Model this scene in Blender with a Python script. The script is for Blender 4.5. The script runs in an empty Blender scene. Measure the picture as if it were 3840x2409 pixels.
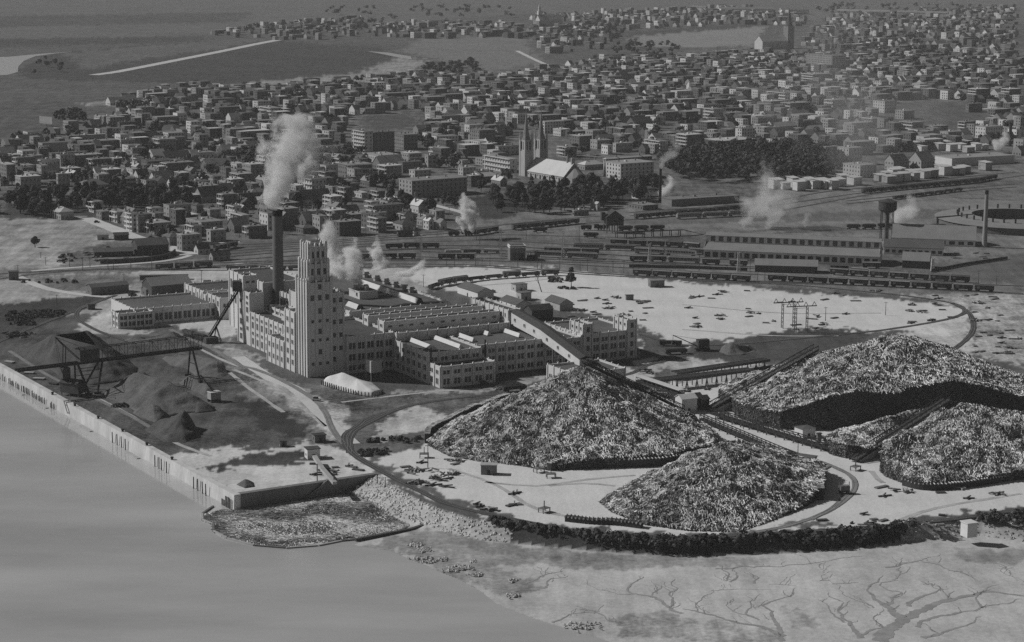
import bpy, math, random
import numpy as np
from mathutils import Vector, Matrix

random.seed(11)
rng = np.random.default_rng(11)
S = bpy.context.scene
COL = S.collection

# ------------------------------------------------------------------ camera geometry
CAM_H = 225.0
FPX, CXP, CYP = 8100.0, 1920.0, 1204.5        # focal length and centre in pixels of the 3840-wide photograph
PITCH, ROLL = math.radians(10.53), math.radians(0.4)
fw = np.array([0, math.cos(PITCH), -math.sin(PITCH)])
_r0 = np.array([1.0, 0, 0]); _u0 = np.cross(_r0, fw)
rt = math.cos(ROLL) * _r0 + math.sin(ROLL) * _u0
up = math.cos(ROLL) * _u0 - math.sin(ROLL) * _r0
CPOS = np.array([0, 0, CAM_H])

def proj(p):
    d = np.asarray(p, float) - CPOS
    z = d @ fw
    return CXP + FPX * (d @ rt) / z, CYP - FPX * (d @ up) / z

def unp(x, y, z=0.0):
    d = fw + rt * (x - CXP) / FPX - up * (y - CYP) / FPX
    return CPOS + d * ((z - CAM_H) / d[2])

CROP = {'o': (0, 0, .6276), 'n': (0, 0, 1.0)}
for _i in range(9):
    CROP['z%d' % (_i + 1)] = ((_i % 3) * 1280, (_i // 3) * 803, 1.8828)
CROP.update(c1=(960, 760, 2.2225), c2=(3560, 680, 5.4), c3=(1880, 400, 5.04), c4=(400, 960, 3.15), c5=(1280, 1040, 3.437),
            c6=(1850, 1080, 3.78), c7=(840, 940, 4.2), c8=(20, 1200, 2.7386), c9=(2360, 1240, 3.2568), c10=(1560, 820, 2.869),
            d1=(2360, 760, 3.171), d2=(3080, 640, 3.15), d3=(2560, 1480, 1.8828), d4=(1560, 1320, 2.0083), d5=(1080, 1600, 3.0125),
            d6=(20, 760, 2.7386), e1=(20, 360, 3.4368), e2=(640, 400, 3.0235), e3=(1280, 440, 3.2875), e4=(1960, 420, 3.15),
            e5=(2640, 280, 2.0776))

def q(c, x, y):
    ox, oy, s = CROP[c]
    return ox + x / s, oy + y / s

def P(c, x, y, z=0.0):
    """World point at height z of a spot measured on an enlargement of the photograph."""
    return unp(*q(c, x, y), z)

def Pl(c, pts, z=0.0):
    return [P(c, x, y, z) for x, y in pts]

def height_at(c, x, yb, yt, zb=0.0):
    p = P(c, x, yb, zb); t = q(c, x, yt)[1]
    lo, hi = -60.0, 300.0
    for _ in range(50):
        m = (lo + hi) / 2
        if proj((p[0], p[1], m))[1] > t: lo = m
        else: hi = m
    return lo

def along(p, d, xt, lo=-400.0, hi=400.0):
    """How far from p along unit direction d the picture column xt (photo pixels) lies."""
    f0 = proj(p + d * lo)[0] - xt
    for _ in range(50):
        m = (lo + hi) / 2
        f = proj(p + d * m)[0] - xt
        if (f > 0) == (f0 > 0): lo = m
        else: hi = m
    return lo

# ------------------------------------------------------------------ objects
def tag(o, label=None, cat=None, group=None, kind=None):
    if label: o['label'] = label
    if cat: o['category'] = cat
    if group: o['group'] = group
    if kind: o['kind'] = kind
    return o

def thing(name, label, cat, loc=(0, 0, 0), rotz=0.0, group=None):
    o = bpy.data.objects.new(name, None); COL.objects.link(o)
    o.location = [float(v) for v in loc]; o.rotation_euler = (0, 0, float(rotz))
    o.empty_display_size = 1.0
    return tag(o, label, cat, group, 'thing')

def link_mesh(name, me, parent=None, loc=(0, 0, 0), rotz=0.0):
    o = bpy.data.objects.new(name, me); COL.objects.link(o)
    o.location = [float(v) for v in loc]; o.rotation_euler = (0, 0, float(rotz))
    if parent: o.parent = parent
    return o

def children(o):
    return KIDS.get(o, [])

def copy_tree(o, parent=None, loc=None, rotz=None, scale=None):
    c = o.copy(); COL.objects.link(c)
    if parent is not None: c.parent = parent
    if loc is not None: c.location = [float(v) for v in loc]
    if rotz is not None: c.rotation_euler = (0, 0, float(rotz))
    if scale is not None: c.scale = scale
    for ch in list(o.children): copy_tree(ch, c)
    return c

def np_mesh(name, V, F, mats, attrs=None, smooth=False, mi=None):
    """Mesh from numpy arrays; F is (n, k) with the same k for every face."""
    V = np.ascontiguousarray(V, dtype=np.float32); F = np.ascontiguousarray(F, dtype=np.int32)
    me = bpy.data.meshes.new(name)
    n, k = F.shape
    me.vertices.add(len(V)); me.vertices.foreach_set('co', V.ravel())
    me.loops.add(n * k); me.loops.foreach_set('vertex_index', F.ravel())
    me.polygons.add(n)
    me.polygons.foreach_set('loop_start', np.arange(0, n * k, k, dtype=np.int32))
    if mi is not None: me.polygons.foreach_set('material_index', np.asarray(mi, dtype=np.int32))
    for m in mats: me.materials.append(m)
    for a, v in (attrs or {}).items():
        at = me.attributes.new(a, 'FLOAT', 'POINT'); at.data.foreach_set('value', np.ascontiguousarray(v, dtype=np.float32))
    me.update(calc_edges=True)
    me.polygons.foreach_set('use_smooth', np.full(n, bool(smooth)))
    return me

class MB:
    """Collects faces and links them as ONE mesh object."""
    def __init__(s): s.V, s.F, s.M = [], [], []
    def add(s, V, F, m=0):
        b = len(s.V); s.V += [tuple(float(c) for c in v) for v in V]
        for f in F: s.F.append(tuple(i + b for i in f)); s.M.append(m)
        return s
    def box(s, x0, x1, y0, y1, z0, z1, m=0, mt=None, bottom=False):
        V = [(x0, y0, z0), (x1, y0, z0), (x1, y1, z0), (x0, y1, z0), (x0, y0, z1), (x1, y0, z1), (x1, y1, z1), (x0, y1, z1)]
        s.add(V, [(0, 1, 5, 4), (1, 2, 6, 5), (2, 3, 7, 6), (3, 0, 4, 7)], m)
        s.add(V, [(4, 5, 6, 7)], m if mt is None else mt)
        if bottom: s.add(V, [(3, 2, 1, 0)], m)
        return s
    def bar(s, p, r, w, h=None, m=0):
        p = Vector([float(v) for v in p]); r = Vector([float(v) for v in r]); h = w if h is None else h
        d = (r - p)
        if d.length < 1e-6: return s
        d.normalize()
        a = Vector((0, 0, 1)) if abs(d.z) < .95 else Vector((1, 0, 0))
        x = d.cross(a).normalized() * (w / 2); y = x.cross(d).normalized() * (h / 2)
        V = [p - x - y, p + x - y, p + x + y, p - x + y, r - x - y, r + x - y, r + x + y, r - x + y]
        return s.add(V, [(0, 1, 5, 4), (1, 2, 6, 5), (2, 3, 7, 6), (3, 0, 4, 7), (3, 2, 1, 0), (4, 5, 6, 7)], m)
    def tube(s, p, r, r0, r1=None, n=8, m=0, cap=True):
        p = Vector([float(v) for v in p]); r = Vector([float(v) for v in r]); r1 = r0 if r1 is None else r1
        d = (r - p).normalized(); a = Vector((0, 0, 1)) if abs(d.z) < .95 else Vector((1, 0, 0))
        x = d.cross(a).normalized(); y = d.cross(x)
        V = []
        for c, rr in ((p, r0), (r, r1)):
            for i in range(n):
                t = 2 * math.pi * i / n
                V.append(c + x * (rr * math.cos(t)) + y * (rr * math.sin(t)))
        F = [(i, (i + 1) % n, n + (i + 1) % n, n + i) for i in range(n)]
        if cap: F += [tuple(range(n, 2 * n)), tuple(reversed(range(n)))]
        return s.add(V, F, m)
    def lathe(s, prof, n=16, m=0, c=(0, 0, 0)):
        V = []
        for r, z in prof:
            for i in range(n):
                t = 2 * math.pi * i / n
                V.append((c[0] + r * math.cos(t), c[1] + r * math.sin(t), c[2] + z))
        F = []
        for k in range(len(prof) - 1):
            for i in range(n):
                j = (i + 1) % n
                F.append((k * n + i, k * n + j, (k + 1) * n + j, (k + 1) * n + i))
        F.append(tuple(range((len(prof) - 1) * n, len(prof) * n)))
        return s.add(V, F, m)
    def prism(s, poly, z0, z1, m=0, mt=None):
        n = len(poly)
        V = [(p[0], p[1], z0) for p in poly] + [(p[0], p[1], z1) for p in poly]
        s.add(V, [(i, (i + 1) % n, n + (i + 1) % n, n + i) for i in range(n)], m)
        return s.add(V, [tuple(range(n, 2 * n))], m if mt is None else mt)
    def gable(s, x0, x1, y0, y1, z, rise, over=.4, t=.25, m=0, axis='x'):
        """Two roof slabs over a box; ridge along axis."""
        if axis == 'x':
            a = lambda u, v, w: (u, v, w); U0, U1, V0, V1 = x0 - over, x1 + over, y0, y1
        else:
            a = lambda u, v, w: (v, u, w); U0, U1, V0, V1 = y0 - over, y1 + over, x0, x1
        c = (V0 + V1) / 2; k = rise / (c - V0); zo = z - over * k
        for va, sg in ((V0 - over, 1), (V1 + over, -1)):
            V = [a(U0, va, zo), a(U1, va, zo), a(U1, c, z + rise), a(U0, c, z + rise),
                 a(U0, va, zo + t), a(U1, va, zo + t), a(U1, c, z + rise + t), a(U0, c, z + rise + t)]
            s.add(V, [(0, 1, 2, 3), (4, 5, 6, 7), (0, 1, 5, 4), (1, 2, 6, 5), (0, 3, 7, 4)], m)
        return s
    def gable_ends(s, x0, x1, y0, y1, z, rise, m=0, axis='x'):
        if axis == 'x':
            c = (y0 + y1) / 2
            for x in (x0, x1): s.add([(x, y0, z), (x, y1, z), (x, c, z + rise)], [(0, 1, 2)], m)
        else:
            c = (x0 + x1) / 2
            for y in (y0, y1): s.add([(x0, y, z), (x1, y, z), (c, y, z + rise)], [(0, 1, 2)], m)
        return s
    def hip(s, x0, x1, y0, y1, z, rise, over=.4, m=0):
        x0 -= over; x1 += over; y0 -= over; y1 += over
        w, d = x1 - x0, y1 - y0; k = min(w, d) / 2
        if w >= d: r0, r1 = (x0 + k, (y0 + y1) / 2), (x1 - k, (y0 + y1) / 2)
        else: r0, r1 = ((x0 + x1) / 2, y0 + k), ((x0 + x1) / 2, y1 - k)
        V = [(x0, y0, z), (x1, y0, z), (x1, y1, z), (x0, y1, z), (r0[0], r0[1], z + rise), (r1[0], r1[1], z + rise)]
        if w >= d: F = [(0, 1, 5, 4), (1, 2, 5), (2, 3, 4, 5), (3, 0, 4)]
        else: F = [(0, 1, 4), (1, 2, 5, 4), (2, 3, 5), (3, 0, 4, 5)]
        s.add(V, F + [(3, 2, 1, 0)], m)
        return s
    def mesh(s, name, mats):
        me = bpy.data.meshes.new(name); me.from_pydata(s.V, [], s.F)
        for mm in mats: me.materials.append(mm)
        if len(mats) > 1: me.polygons.foreach_set('material_index', s.M)
        me.update(); return me
    def build(s, name, mats, parent=None, loc=(0, 0, 0), rotz=0.0):
        if not isinstance(mats, (list, tuple)): mats = [mats]
        return link_mesh(name, s.mesh(name, mats), parent, loc, rotz)

# ------------------------------------------------------------------ numpy helpers
_LAT = rng.random((256, 256))
def vnoise(x, y, sc):
    x = np.asarray(x, float) / sc; y = np.asarray(y, float) / sc
    i = np.floor(x).astype(int); j = np.floor(y).astype(int); u = x - i; v = y - j
    u = u * u * (3 - 2 * u); v = v * v * (3 - 2 * v)
    a = _LAT[i & 255, j & 255]; b = _LAT[(i + 1) & 255, j & 255]; c = _LAT[i & 255, (j + 1) & 255]; d = _LAT[(i + 1) & 255, (j + 1) & 255]
    return (a * (1 - u) + b * u) * (1 - v) + (c * (1 - u) + d * u) * v
def fnoise(x, y, sc, o=4):
    t = 0; w = 0; a = 1.0
    for k in range(o):
        t = t + a * vnoise(np.asarray(x) + 37.1 * k, np.asarray(y) - 91.7 * k, sc / 2 ** k); w += a; a *= .55
    return t / w
def inpoly(X, Y, poly):
    r = np.zeros(len(X), bool); n = len(poly)
    px = np.array([p[0] for p in poly]); py = np.array([p[1] for p in poly])
    bb = np.nonzero((X >= px.min()) & (X <= px.max()) & (Y >= py.min()) & (Y <= py.max()))[0]
    x = X[bb]; y = Y[bb]; c = np.zeros(len(bb), bool)
    for i in range(n):
        x0, y0, x1, y1 = px[i], py[i], px[(i + 1) % n], py[(i + 1) % n]
        if y0 == y1: continue
        h = ((y0 > y) != (y1 > y)) & (x < (x1 - x0) * (y - y0) / (y1 - y0) + x0)
        c ^= h
    r[bb] = c
    return r
def dist_line(X, Y, pts, closed=False):
    d = np.full(len(X), 1e9)
    n = len(pts)
    for i in range(n if closed else n - 1):
        ax, ay = pts[i][0], pts[i][1]; bx, by = pts[(i + 1) % n][0], pts[(i + 1) % n][1]
        L = (bx - ax) ** 2 + (by - ay) ** 2 + 1e-9
        t = np.clip(((X - ax) * (bx - ax) + (Y - ay) * (by - ay)) / L, 0, 1)
        d = np.minimum(d, np.hypot(X - ax - t * (bx - ax), Y - ay - t * (by - ay)))
    return d
def smooth_line(pts, step=6.0):
    """Catmull-Rom through the points, resampled."""
    p = [np.asarray(a, float)[:3] for a in pts]
    p = [2 * p[0] - p[1]] + p + [2 * p[-1] - p[-2]]
    out = []
    for i in range(1, len(p) - 2):
        L = np.linalg.norm(p[i + 1] - p[i]); n = max(2, int(L / step))
        for k in range(n):
            t = k / n
            out.append(.5 * (2 * p[i] + (p[i + 1] - p[i - 1]) * t + (2 * p[i - 1] - 5 * p[i] + 4 * p[i + 1] - p[i + 2]) * t * t
                             + (3 * p[i] - p[i - 1] - 3 * p[i + 1] + p[i + 2]) * t ** 3))
    out.append(p[-2])
    return np.array(out)
def strip_mesh(mb, pts, w, z=0.0, off=0.0, m=0, ragged=0.0):
    pts = np.asarray(pts, float)
    d = np.gradient(pts[:, :2], axis=0); d /= (np.linalg.norm(d, axis=1)[:, None] + 1e-9)
    nrm = np.stack([-d[:, 1], d[:, 0]], 1)
    V = []
    for i, p in enumerate(pts):
        wl = w / 2 * (1 + ragged * (random.random() - .5)); wr = w / 2 * (1 + ragged * (random.random() - .5))
        a = p[:2] + nrm[i] * (off + wl); b = p[:2] + nrm[i] * (off - wr)
        V += [(a[0], a[1], z), (b[0], b[1], z)]
    mb.add(V, [(2 * i, 2 * i + 1, 2 * i + 3, 2 * i + 2) for i in range(len(pts) - 1)], m)

# ------------------------------------------------------------------ materials (a black-and-white photograph: every colour is a grey)
MATS = {}
def _nt(name):
    m = bpy.data.materials.new(name); m.use_nodes = True
    nt = m.node_tree; b = nt.nodes['Principled BSDF']
    return m, nt, b
def N(nt, t, **kw):
    n = nt.nodes.new(t)
    for k, v in kw.items(): setattr(n, k, v)
    return n
def math_node(nt, op, a, b=None, c=None, clamp=False):
    n = N(nt, 'ShaderNodeMath', operation=op, use_clamp=clamp)
    for i, v in enumerate((a, b, c)):
        if v is None: continue
        if isinstance(v, (int, float)): n.inputs[i].default_value = v
        else: nt.links.new(v, n.inputs[i])
    return n.outputs[0]
def noise_node(nt, vec, scale, detail=4.0, rough=.55):
    n = N(nt, 'ShaderNodeTexNoise'); n.inputs['Scale'].default_value = scale
    n.inputs['Detail'].default_value = detail; n.inputs['Roughness'].default_value = rough
    nt.links.new(vec, n.inputs['Vector']); return n.outputs['Fac']
def grey(nt, val, sock):
    c = N(nt, 'ShaderNodeCombineColor')
    for i in range(3): nt.links.new(val, c.inputs[i])
    nt.links.new(c.outputs[0], sock)

def mat(name, v, var=.25, scale=.25, fine=.2, fscale=1.6, rough=.9, orand=0.0, stretch=None, spec=.2, attr=None, bump=0.0):
    """A grey surface with two sizes of mottling in world space; orand shifts each object's own tone a little."""
    if name in MATS: return MATS[name]
    m, nt, b = _nt(name)
    g = N(nt, 'ShaderNodeNewGeometry').outputs['Position']
    if stretch:
        mp = N(nt, 'ShaderNodeMapping'); mp.inputs['Scale'].default_value = stretch
        nt.links.new(g, mp.inputs['Vector']); g = mp.outputs[0]
    n1 = noise_node(nt, g, scale); n2 = noise_node(nt, g, fscale, 3.0, .6)
    a = math_node(nt, 'MULTIPLY_ADD', n1, 4 * var, 1 - 2 * var)
    c = math_node(nt, 'MULTIPLY_ADD', n2, 4 * fine, 1 - 2 * fine)
    r = math_node(nt, 'MULTIPLY', a, c)
    if attr:
        at = N(nt, 'ShaderNodeAttribute', attribute_name=attr)
        r = math_node(nt, 'MULTIPLY', r, at.outputs['Fac'])
    else:
        r = math_node(nt, 'MULTIPLY', r, v)
    if orand:
        oi = N(nt, 'ShaderNodeObjectInfo')
        r = math_node(nt, 'MULTIPLY', r, math_node(nt, 'MULTIPLY_ADD', oi.outputs['Random'], 2 * orand, 1 - orand))
    r = math_node(nt, 'MAXIMUM', r, .004); r = math_node(nt, 'MINIMUM', r, .9)
    grey(nt, r, b.inputs['Base Color'])
    b.inputs['Roughness'].default_value = rough
    b.inputs['Specular IOR Level'].default_value = spec
    if bump:
        bp = N(nt, 'ShaderNodeBump'); bp.inputs['Strength'].default_value = .6; bp.inputs['Distance'].default_value = bump
        nt.links.new(n2, bp.inputs['Height']); nt.links.new(bp.outputs[0], b.inputs['Normal'])
    MATS[name] = m
    return m
# ------------------------------------------------------------------ camera, sun, sky, air
cam = bpy.data.cameras.new('camera'); camo = bpy.data.objects.new('camera', cam); COL.objects.link(camo)
cam.sensor_fit = 'HORIZONTAL'; cam.sensor_width = 36.0; cam.lens = 36.0 * FPX / 3840.0
cam.clip_start = 1.0; cam.clip_end = 120000.0
M4 = Matrix(((rt[0], up[0], -fw[0], 0), (rt[1], up[1], -fw[1], 0), (rt[2], up[2], -fw[2], CAM_H), (0, 0, 0, 1)))
camo.matrix_world = M4
S.camera = camo

SUN_AZ, SUN_EL = math.radians(-76.0), math.radians(36.0)
sd = Vector((math.sin(SUN_AZ) * math.cos(SUN_EL), math.cos(SUN_AZ) * math.cos(SUN_EL), math.sin(SUN_EL)))
sun = bpy.data.lights.new('sun', 'SUN'); sun.energy = 5.0; sun.angle = math.radians(.53); sun.color = (1.0, .995, .985)
suno = bpy.data.objects.new('sun', sun); COL.objects.link(suno)
suno.rotation_euler = (-sd).to_track_quat('-Z', 'Y').to_euler()
w = bpy.data.worlds.new('World'); S.world = w; w.use_nodes = True
nt = w.node_tree; bg = nt.nodes['Background']
sky = nt.nodes.new('ShaderNodeTexSky'); sky.sky_type = 'NISHITA'; sky.sun_disc = False
sky.sun_elevation = SUN_EL; sky.sun_rotation = SUN_AZ; sky.altitude = 200.0; sky.dust_density = 1.0; sky.air_density = .7
bw = nt.nodes.new('ShaderNodeRGBToBW')
nt.links.new(sky.outputs[0], bw.inputs[0]); nt.links.new(bw.outputs[0], bg.inputs['Color'])
bg.inputs['Strength'].default_value = .05
S.view_settings.view_transform = 'Standard'; S.view_settings.look = 'None'
S.view_settings.exposure = -0.80; S.view_settings.gamma = 1.0
S.cycles.max_bounces = 6; S.cycles.diffuse_bounces = 1; S.cycles.glossy_bounces = 2
S.cycles.transparent_max_bounces = 8; S.cycles.volume_bounces = 3; S.cycles.transmission_bounces = 2
S.cycles.use_adaptive_sampling = True; S.cycles.adaptive_threshold = .02
S.cycles.use_denoising = False
S.render.film_transparent = False

def volume_mat(name, density, albedo, aniso=0.0, node=None):
    m = bpy.data.materials.new(name); m.use_nodes = True
    t = m.node_tree; t.nodes.clear()
    out = t.nodes.new('ShaderNodeOutputMaterial'); v = t.nodes.new('ShaderNodeVolumePrincipled')
    v.inputs['Color'].default_value = (albedo, albedo, albedo, 1); v.inputs['Density'].default_value = density
    v.inputs['Anisotropy'].default_value = aniso; v.inputs['Density Attribute'].default_value = ''
    t.links.new(v.outputs[0], out.inputs['Volume'])
    return m, t, v

HAZE = 4.2e-5
if HAZE > 0:
    hm, _, _ = volume_mat('haze_air', HAZE, .93)
    b = MB(); b.box(-5200, 5200, -400, 9000, -14, 262, bottom=True)
    tag(b.build('haze', hm), 'pale smoky haze hanging over the whole river flat', 'haze', kind='stuff')

# ------------------------------------------------------------------ shoreline
WL = -5.8
TOE = -4.9
QUAY = [P('c8', 0, 497), P('z7', 1660, 470)]
QUAY0 = QUAY[1] + (QUAY[0] - QUAY[1]) * 3.0           # the quay goes on out of the picture
QEND = P('z8', 255, 322)
BANK_TOP = [QEND] + Pl('z8', [(400, 425), (560, 512), (700, 572), (900, 632), (1200, 688), (1500, 722), (1900, 760), (2400, 785)]) \
    + Pl('z9', [(600, 768), (1000, 742), (1560, 696), (1950, 640), (2400, 585), (3400, 470)])
BANK_TOE = [P('z8', 60, 468, WL)] + Pl('z8', [(180, 505), (320, 595), (470, 655), (640, 702), (760, 742), (980, 792), (1200, 812), (1600, 850), (2000, 885), (2400, 905)], TOE) \
    + Pl('z9', [(600, 892), (1000, 868), (1300, 842), (1560, 800), (1900, 782), (2100, 760), (2400, 800), (3400, 700)], TOE)
WATERLINE = Pl('z8', [(180, 520), (330, 620), (470, 690), (300, 750), (60, 826), (350, 875), (600, 980), (850, 1085), (1000, 1170), (1080, 1240), (1300, 1330), (1500, 1395), (1750, 1470), (2100, 1580), (3000, 1900), (6500, 2600)], WL)
LAND = [QUAY0, QUAY[1], QEND] + BANK_TOP[1:] + [np.array([4000, 1000, 0]), np.array([60000, 90000, 0]), np.array([-60000, 90000, 0]), np.array([-60000, 1500, 0])]

# ------------------------------------------------------------------ ground: one sheet out to the horizon
nc, nr = 1040, 800
u = np.linspace(-.37, .37, nc)
iy = np.linspace(1 / 470., 1 / 7200., nr - 14)
Yr = np.concatenate([1 / iy, np.geomspace(7600, 80000, 14)])
Y, U = np.meshgrid(Yr, u, indexing='ij'); X = (U * Y).ravel(); Y = Y.ravel()
amp = np.clip(Y * .0028, 1.0, 14)
n1 = fnoise(X, Y, 26, 4) - .5; n2 = fnoise(X + 900, Y - 300, 26, 4) - .5
n5 = fnoise(X + 11, Y * .6, 2.6, 2) - .5; n6 = fnoise(X - 70, Y * .6 + 31, 2.6, 2) - .5
n3 = fnoise(X - 400, Y + 77, 7, 3) - .5; n4 = fnoise(X + 77, Y - 900, 7, 3) - .5
jx = X + n1 * amp * 4.0 + n3 * amp * 3.4 + n5 * amp * 2.2; jy = Y + n2 * amp * 6.0 + n4 * amp * 6.0 + n6 * amp * 4.0
tone = np.full(len(X), .12); var = np.full(len(X), .35)
def zone(c, pts, t, v=.3, z=0.0, soft=True):
    pl = [P(c, a, b, z) for a, b in pts]
    k = inpoly(jx if soft else X, jy if soft else Y, pl)
    tone[k] = t; var[k] = v
# far country
zone('o', [(-200, -60), (2600, -60), (2600, 60), (1250, 30), (880, 60), (490, 80), (12, 110), (-200, 120)], .15, .25)
zone('o', [(-200, 40), (600, 30), (560, 52), (-200, 70)], .10, .4)
zone('o', [(-200, 95), (300, 88), (480, 86), (470, 98), (100, 108), (-200, 118)], .08, .4)
zone('o', [(40, 160), (130, 125), (350, 105), (640, 96), (900, 112), (930, 135), (820, 175), (560, 200), (330, 195), (190, 190), (60, 185)], .075, .3)
zone('o', [(150, 128), (350, 106), (620, 96), (560, 108), (330, 140), (200, 165)], .14, .3)
zone('o', [(100, 250), (330, 228), (420, 205), (560, 198), (840, 172), (960, 132), (1010, 150), (880, 200), (640, 215), (430, 240), (250, 262)], .30, .4)
zone('o', [(1000, 88), (1230, 86), (1285, 150), (1140, 168), (940, 120)], .20, .2)
zone('o', [(1490, 84), (1800, 62), (1785, 108), (1650, 112), (1500, 110)], .27, .15)
zone('o', [(1480, 76), (1790, 52), (1800, 62), (1490, 86)], .08, .3)
zone('o', [(-200, 235), (130, 240), (330, 255), (80, 335), (-200, 345)], .11, .4)
# the town
zone('o', [(-200, 345), (80, 335), (310, 240), (640, 215), (850, 195), (1000, 180), (1400, 140), (1800, 105), (2600, 120), (2600, 430), (1980, 440), (1550, 485), (1000, 548), (640, 562), (420, 602), (200, 515), (-200, 515)], .15, .6)
zone('o', [(2050, 250), (2200, 235), (2330, 250), (2340, 300), (2150, 330)], .12, .3)
zone('o', [(560, 250), (720, 215), (820, 225), (650, 262)], .22, .4)
zone('o', [(855, 275), (975, 262), (985, 300), (870, 312)], .10, .3)
zone('o', [(1330, 440), (1560, 440), (1520, 480), (1150, 520), (1040, 470)], .06, .4)
zone('o', [(12, 480), (200, 470), (420, 450), (420, 505), (215, 512), (12, 516)], .07, .4)
# vacant lot and rail land, lower left
zone('o', [(-200, 514), (200, 512), (330, 560), (410, 602), (240, 640), (-200, 660)], .36, .45)
zone('o', [(140, 600), (300, 560), (410, 590), (400, 606), (260, 632), (150, 630)], .17, .7)
zone('o', [(-200, 640), (240, 630), (600, 600), (710, 565), (1000, 546), (1250, 500), (1560, 470), (2100, 425), (2600, 360), (2600, 690), (2100, 692), (1650, 662), (1480, 650), (1300, 636), (1000, 626), (650, 626), (300, 642), (-200, 690)], .20, .45)
zone('o', [(860, 592), (1000, 560), (1190, 548), (1380, 560), (1500, 566), (1200, 585), (980, 600)], .15, .4)
zone('o', [(1360, 522), (1560, 505), (2000, 482), (2600, 455), (2600, 520), (2060, 530), (1500, 536)], .23, .25)
zone('o', [(1360, 520), (2000, 500), (2600, 480), (2600, 500), (2000, 520), (1400, 532)], .15, .3)
zone('o', [(1500, 558), (1650, 556), (2080, 600), (2200, 600), (2120, 645), (1500, 605)], .13, .5)
zone('o', [(2100, 640), (2420, 596), (2600, 600), (2600, 684), (2260, 664)], .14, .3)
# round the mill, left side
zone('o', [(-200, 690), (60, 652), (300, 642), (560, 626), (760, 626), (1040, 632), (1010, 690), (600, 760), (560, 765), (260, 770), (230, 735), (-200, 790)], .40, .4)
zone('o', [(60, 655), (300, 645), (330, 660), (250, 690), (100, 680)], .20, .5)
zone('o', [(330, 640), (560, 628), (760, 628), (1010, 634), (960, 660), (560, 660), (360, 656)], .56, .25)
zone('o', [(-200, 742), (130, 702), (250, 692), (225, 712), (120, 755), (60, 790), (-200, 830)], .065, .4)
zone('o', [(200, 760), (260, 740), (270, 772), (360, 780), (330, 800), (150, 805)], .52, .3)
zone('o', [(410, 765), (470, 752), (566, 752), (566, 800), (500, 800)], .56, .2)
zone('o', [(-200, 880), (40, 832), (60, 770), (130, 778), (200, 790), (450, 785), (566, 870), (650, 1000), (560, 1045), (430, 1070), (200, 975), (-200, 900)], .105, .6)
zone('o', [(330, 785), (460, 775), (520, 800), (440, 815), (340, 805)], .12, .7)
zone('o', [(200, 800), (330, 815), (400, 850), (330, 855), (210, 820)], .09, .6)
zone('o', [(-200, 900), (10, 866), (45, 832), (420, 1050), (560, 1040), (650, 1005), (700, 1040), (690, 1062), (560, 1110), (400, 1085), (-200, 960)], .11, .65)
zone('o', [(395, 1072), (480, 1060), (560, 1052), (690, 1030), (760, 1045), (880, 1085), (900, 1118), (545, 1162), (480, 1130)], .62, .25)
zone('o', [(462, 1112), (560, 1076), (690, 1064), (748, 1072), (700, 1090), (560, 1108)], .075, .5)
zone('o', [(640, 1020), (700, 1006), (720, 1040), (620, 1066), (560, 1060)], .10, .6)
# in front of the mill
zone('o', [(566, 790), (560, 800), (566, 880), (700, 900), (820, 1030), (790, 1055), (650, 1015), (600, 960), (540, 870), (470, 800)], .20, .75)
zone('o', [(560, 820), (640, 880), (700, 905), (780, 1000), (760, 1010), (660, 925), (560, 860), (490, 812)], .42, .5)
zone('o', [(560, 930), (640, 945), (730, 1000), (720, 1030), (620, 1010)], .055, .4)
zone('o', [(700, 900), (920, 922), (1200, 905), (1460, 880), (1500, 902), (1170, 962), (1010, 1036), (840, 1046), (740, 950)], .15, .8)
zone('o', [(930, 918), (1060, 918), (1160, 905), (1290, 880), (1290, 892), (1160, 918), (960, 930)], .42, .5)
zone('o', [(900, 1000), (980, 958), (1075, 985), (1010, 1035), (880, 1048)], .55, .4)
zone('o', [(720, 925), (800, 960), (830, 1030), (780, 1040), (730, 960)], .50, .7)
# white yard and foreground
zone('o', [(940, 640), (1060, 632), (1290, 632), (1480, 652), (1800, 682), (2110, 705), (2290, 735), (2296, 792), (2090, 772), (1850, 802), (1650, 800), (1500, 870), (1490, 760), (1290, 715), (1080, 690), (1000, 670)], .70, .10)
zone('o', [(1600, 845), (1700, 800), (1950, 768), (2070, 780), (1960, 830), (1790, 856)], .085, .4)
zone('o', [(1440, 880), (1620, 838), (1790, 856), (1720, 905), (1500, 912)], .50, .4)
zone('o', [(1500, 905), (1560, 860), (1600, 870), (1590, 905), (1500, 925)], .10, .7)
zone('o', [(1500, 770), (1620, 820), (1560, 842), (1500, 846)], .10, .6)  # machine shop's cast shadow, painted into the ground tone
zone('o', [(2100, 690), (2600, 690), (2600, 900), (2290, 840), (2290, 730)], .40, .8)
zone('o', [(2070, 790), (2280, 750), (2290, 830), (2260, 850), (2150, 800)], .62, .4)
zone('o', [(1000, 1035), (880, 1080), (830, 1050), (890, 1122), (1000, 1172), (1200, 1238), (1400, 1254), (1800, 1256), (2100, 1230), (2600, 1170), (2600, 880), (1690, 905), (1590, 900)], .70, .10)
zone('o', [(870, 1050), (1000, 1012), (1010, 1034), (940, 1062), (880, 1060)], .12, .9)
zone('o', [(1560, 1098), (1700, 1064), (1660, 1115)], .30, .5)
zone('o', [(1820, 1245), (1880, 1225), (1960, 1232), (1900, 1245)], .16, .5)
zone('o', [(830, 1045), (880, 1080), (960, 1125), (1080, 1180), (1240, 1226), (1420, 1246), (1420, 1254), (1230, 1238), (1060, 1192), (930, 1136), (860, 1088)], .13, .4)
inland = inpoly(X, Y, LAND)
H = np.where(inland, 0.0, -9.0)
bank = (~inland) & inpoly(X, Y, BANK_TOP + BANK_TOE[::-1])
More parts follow.
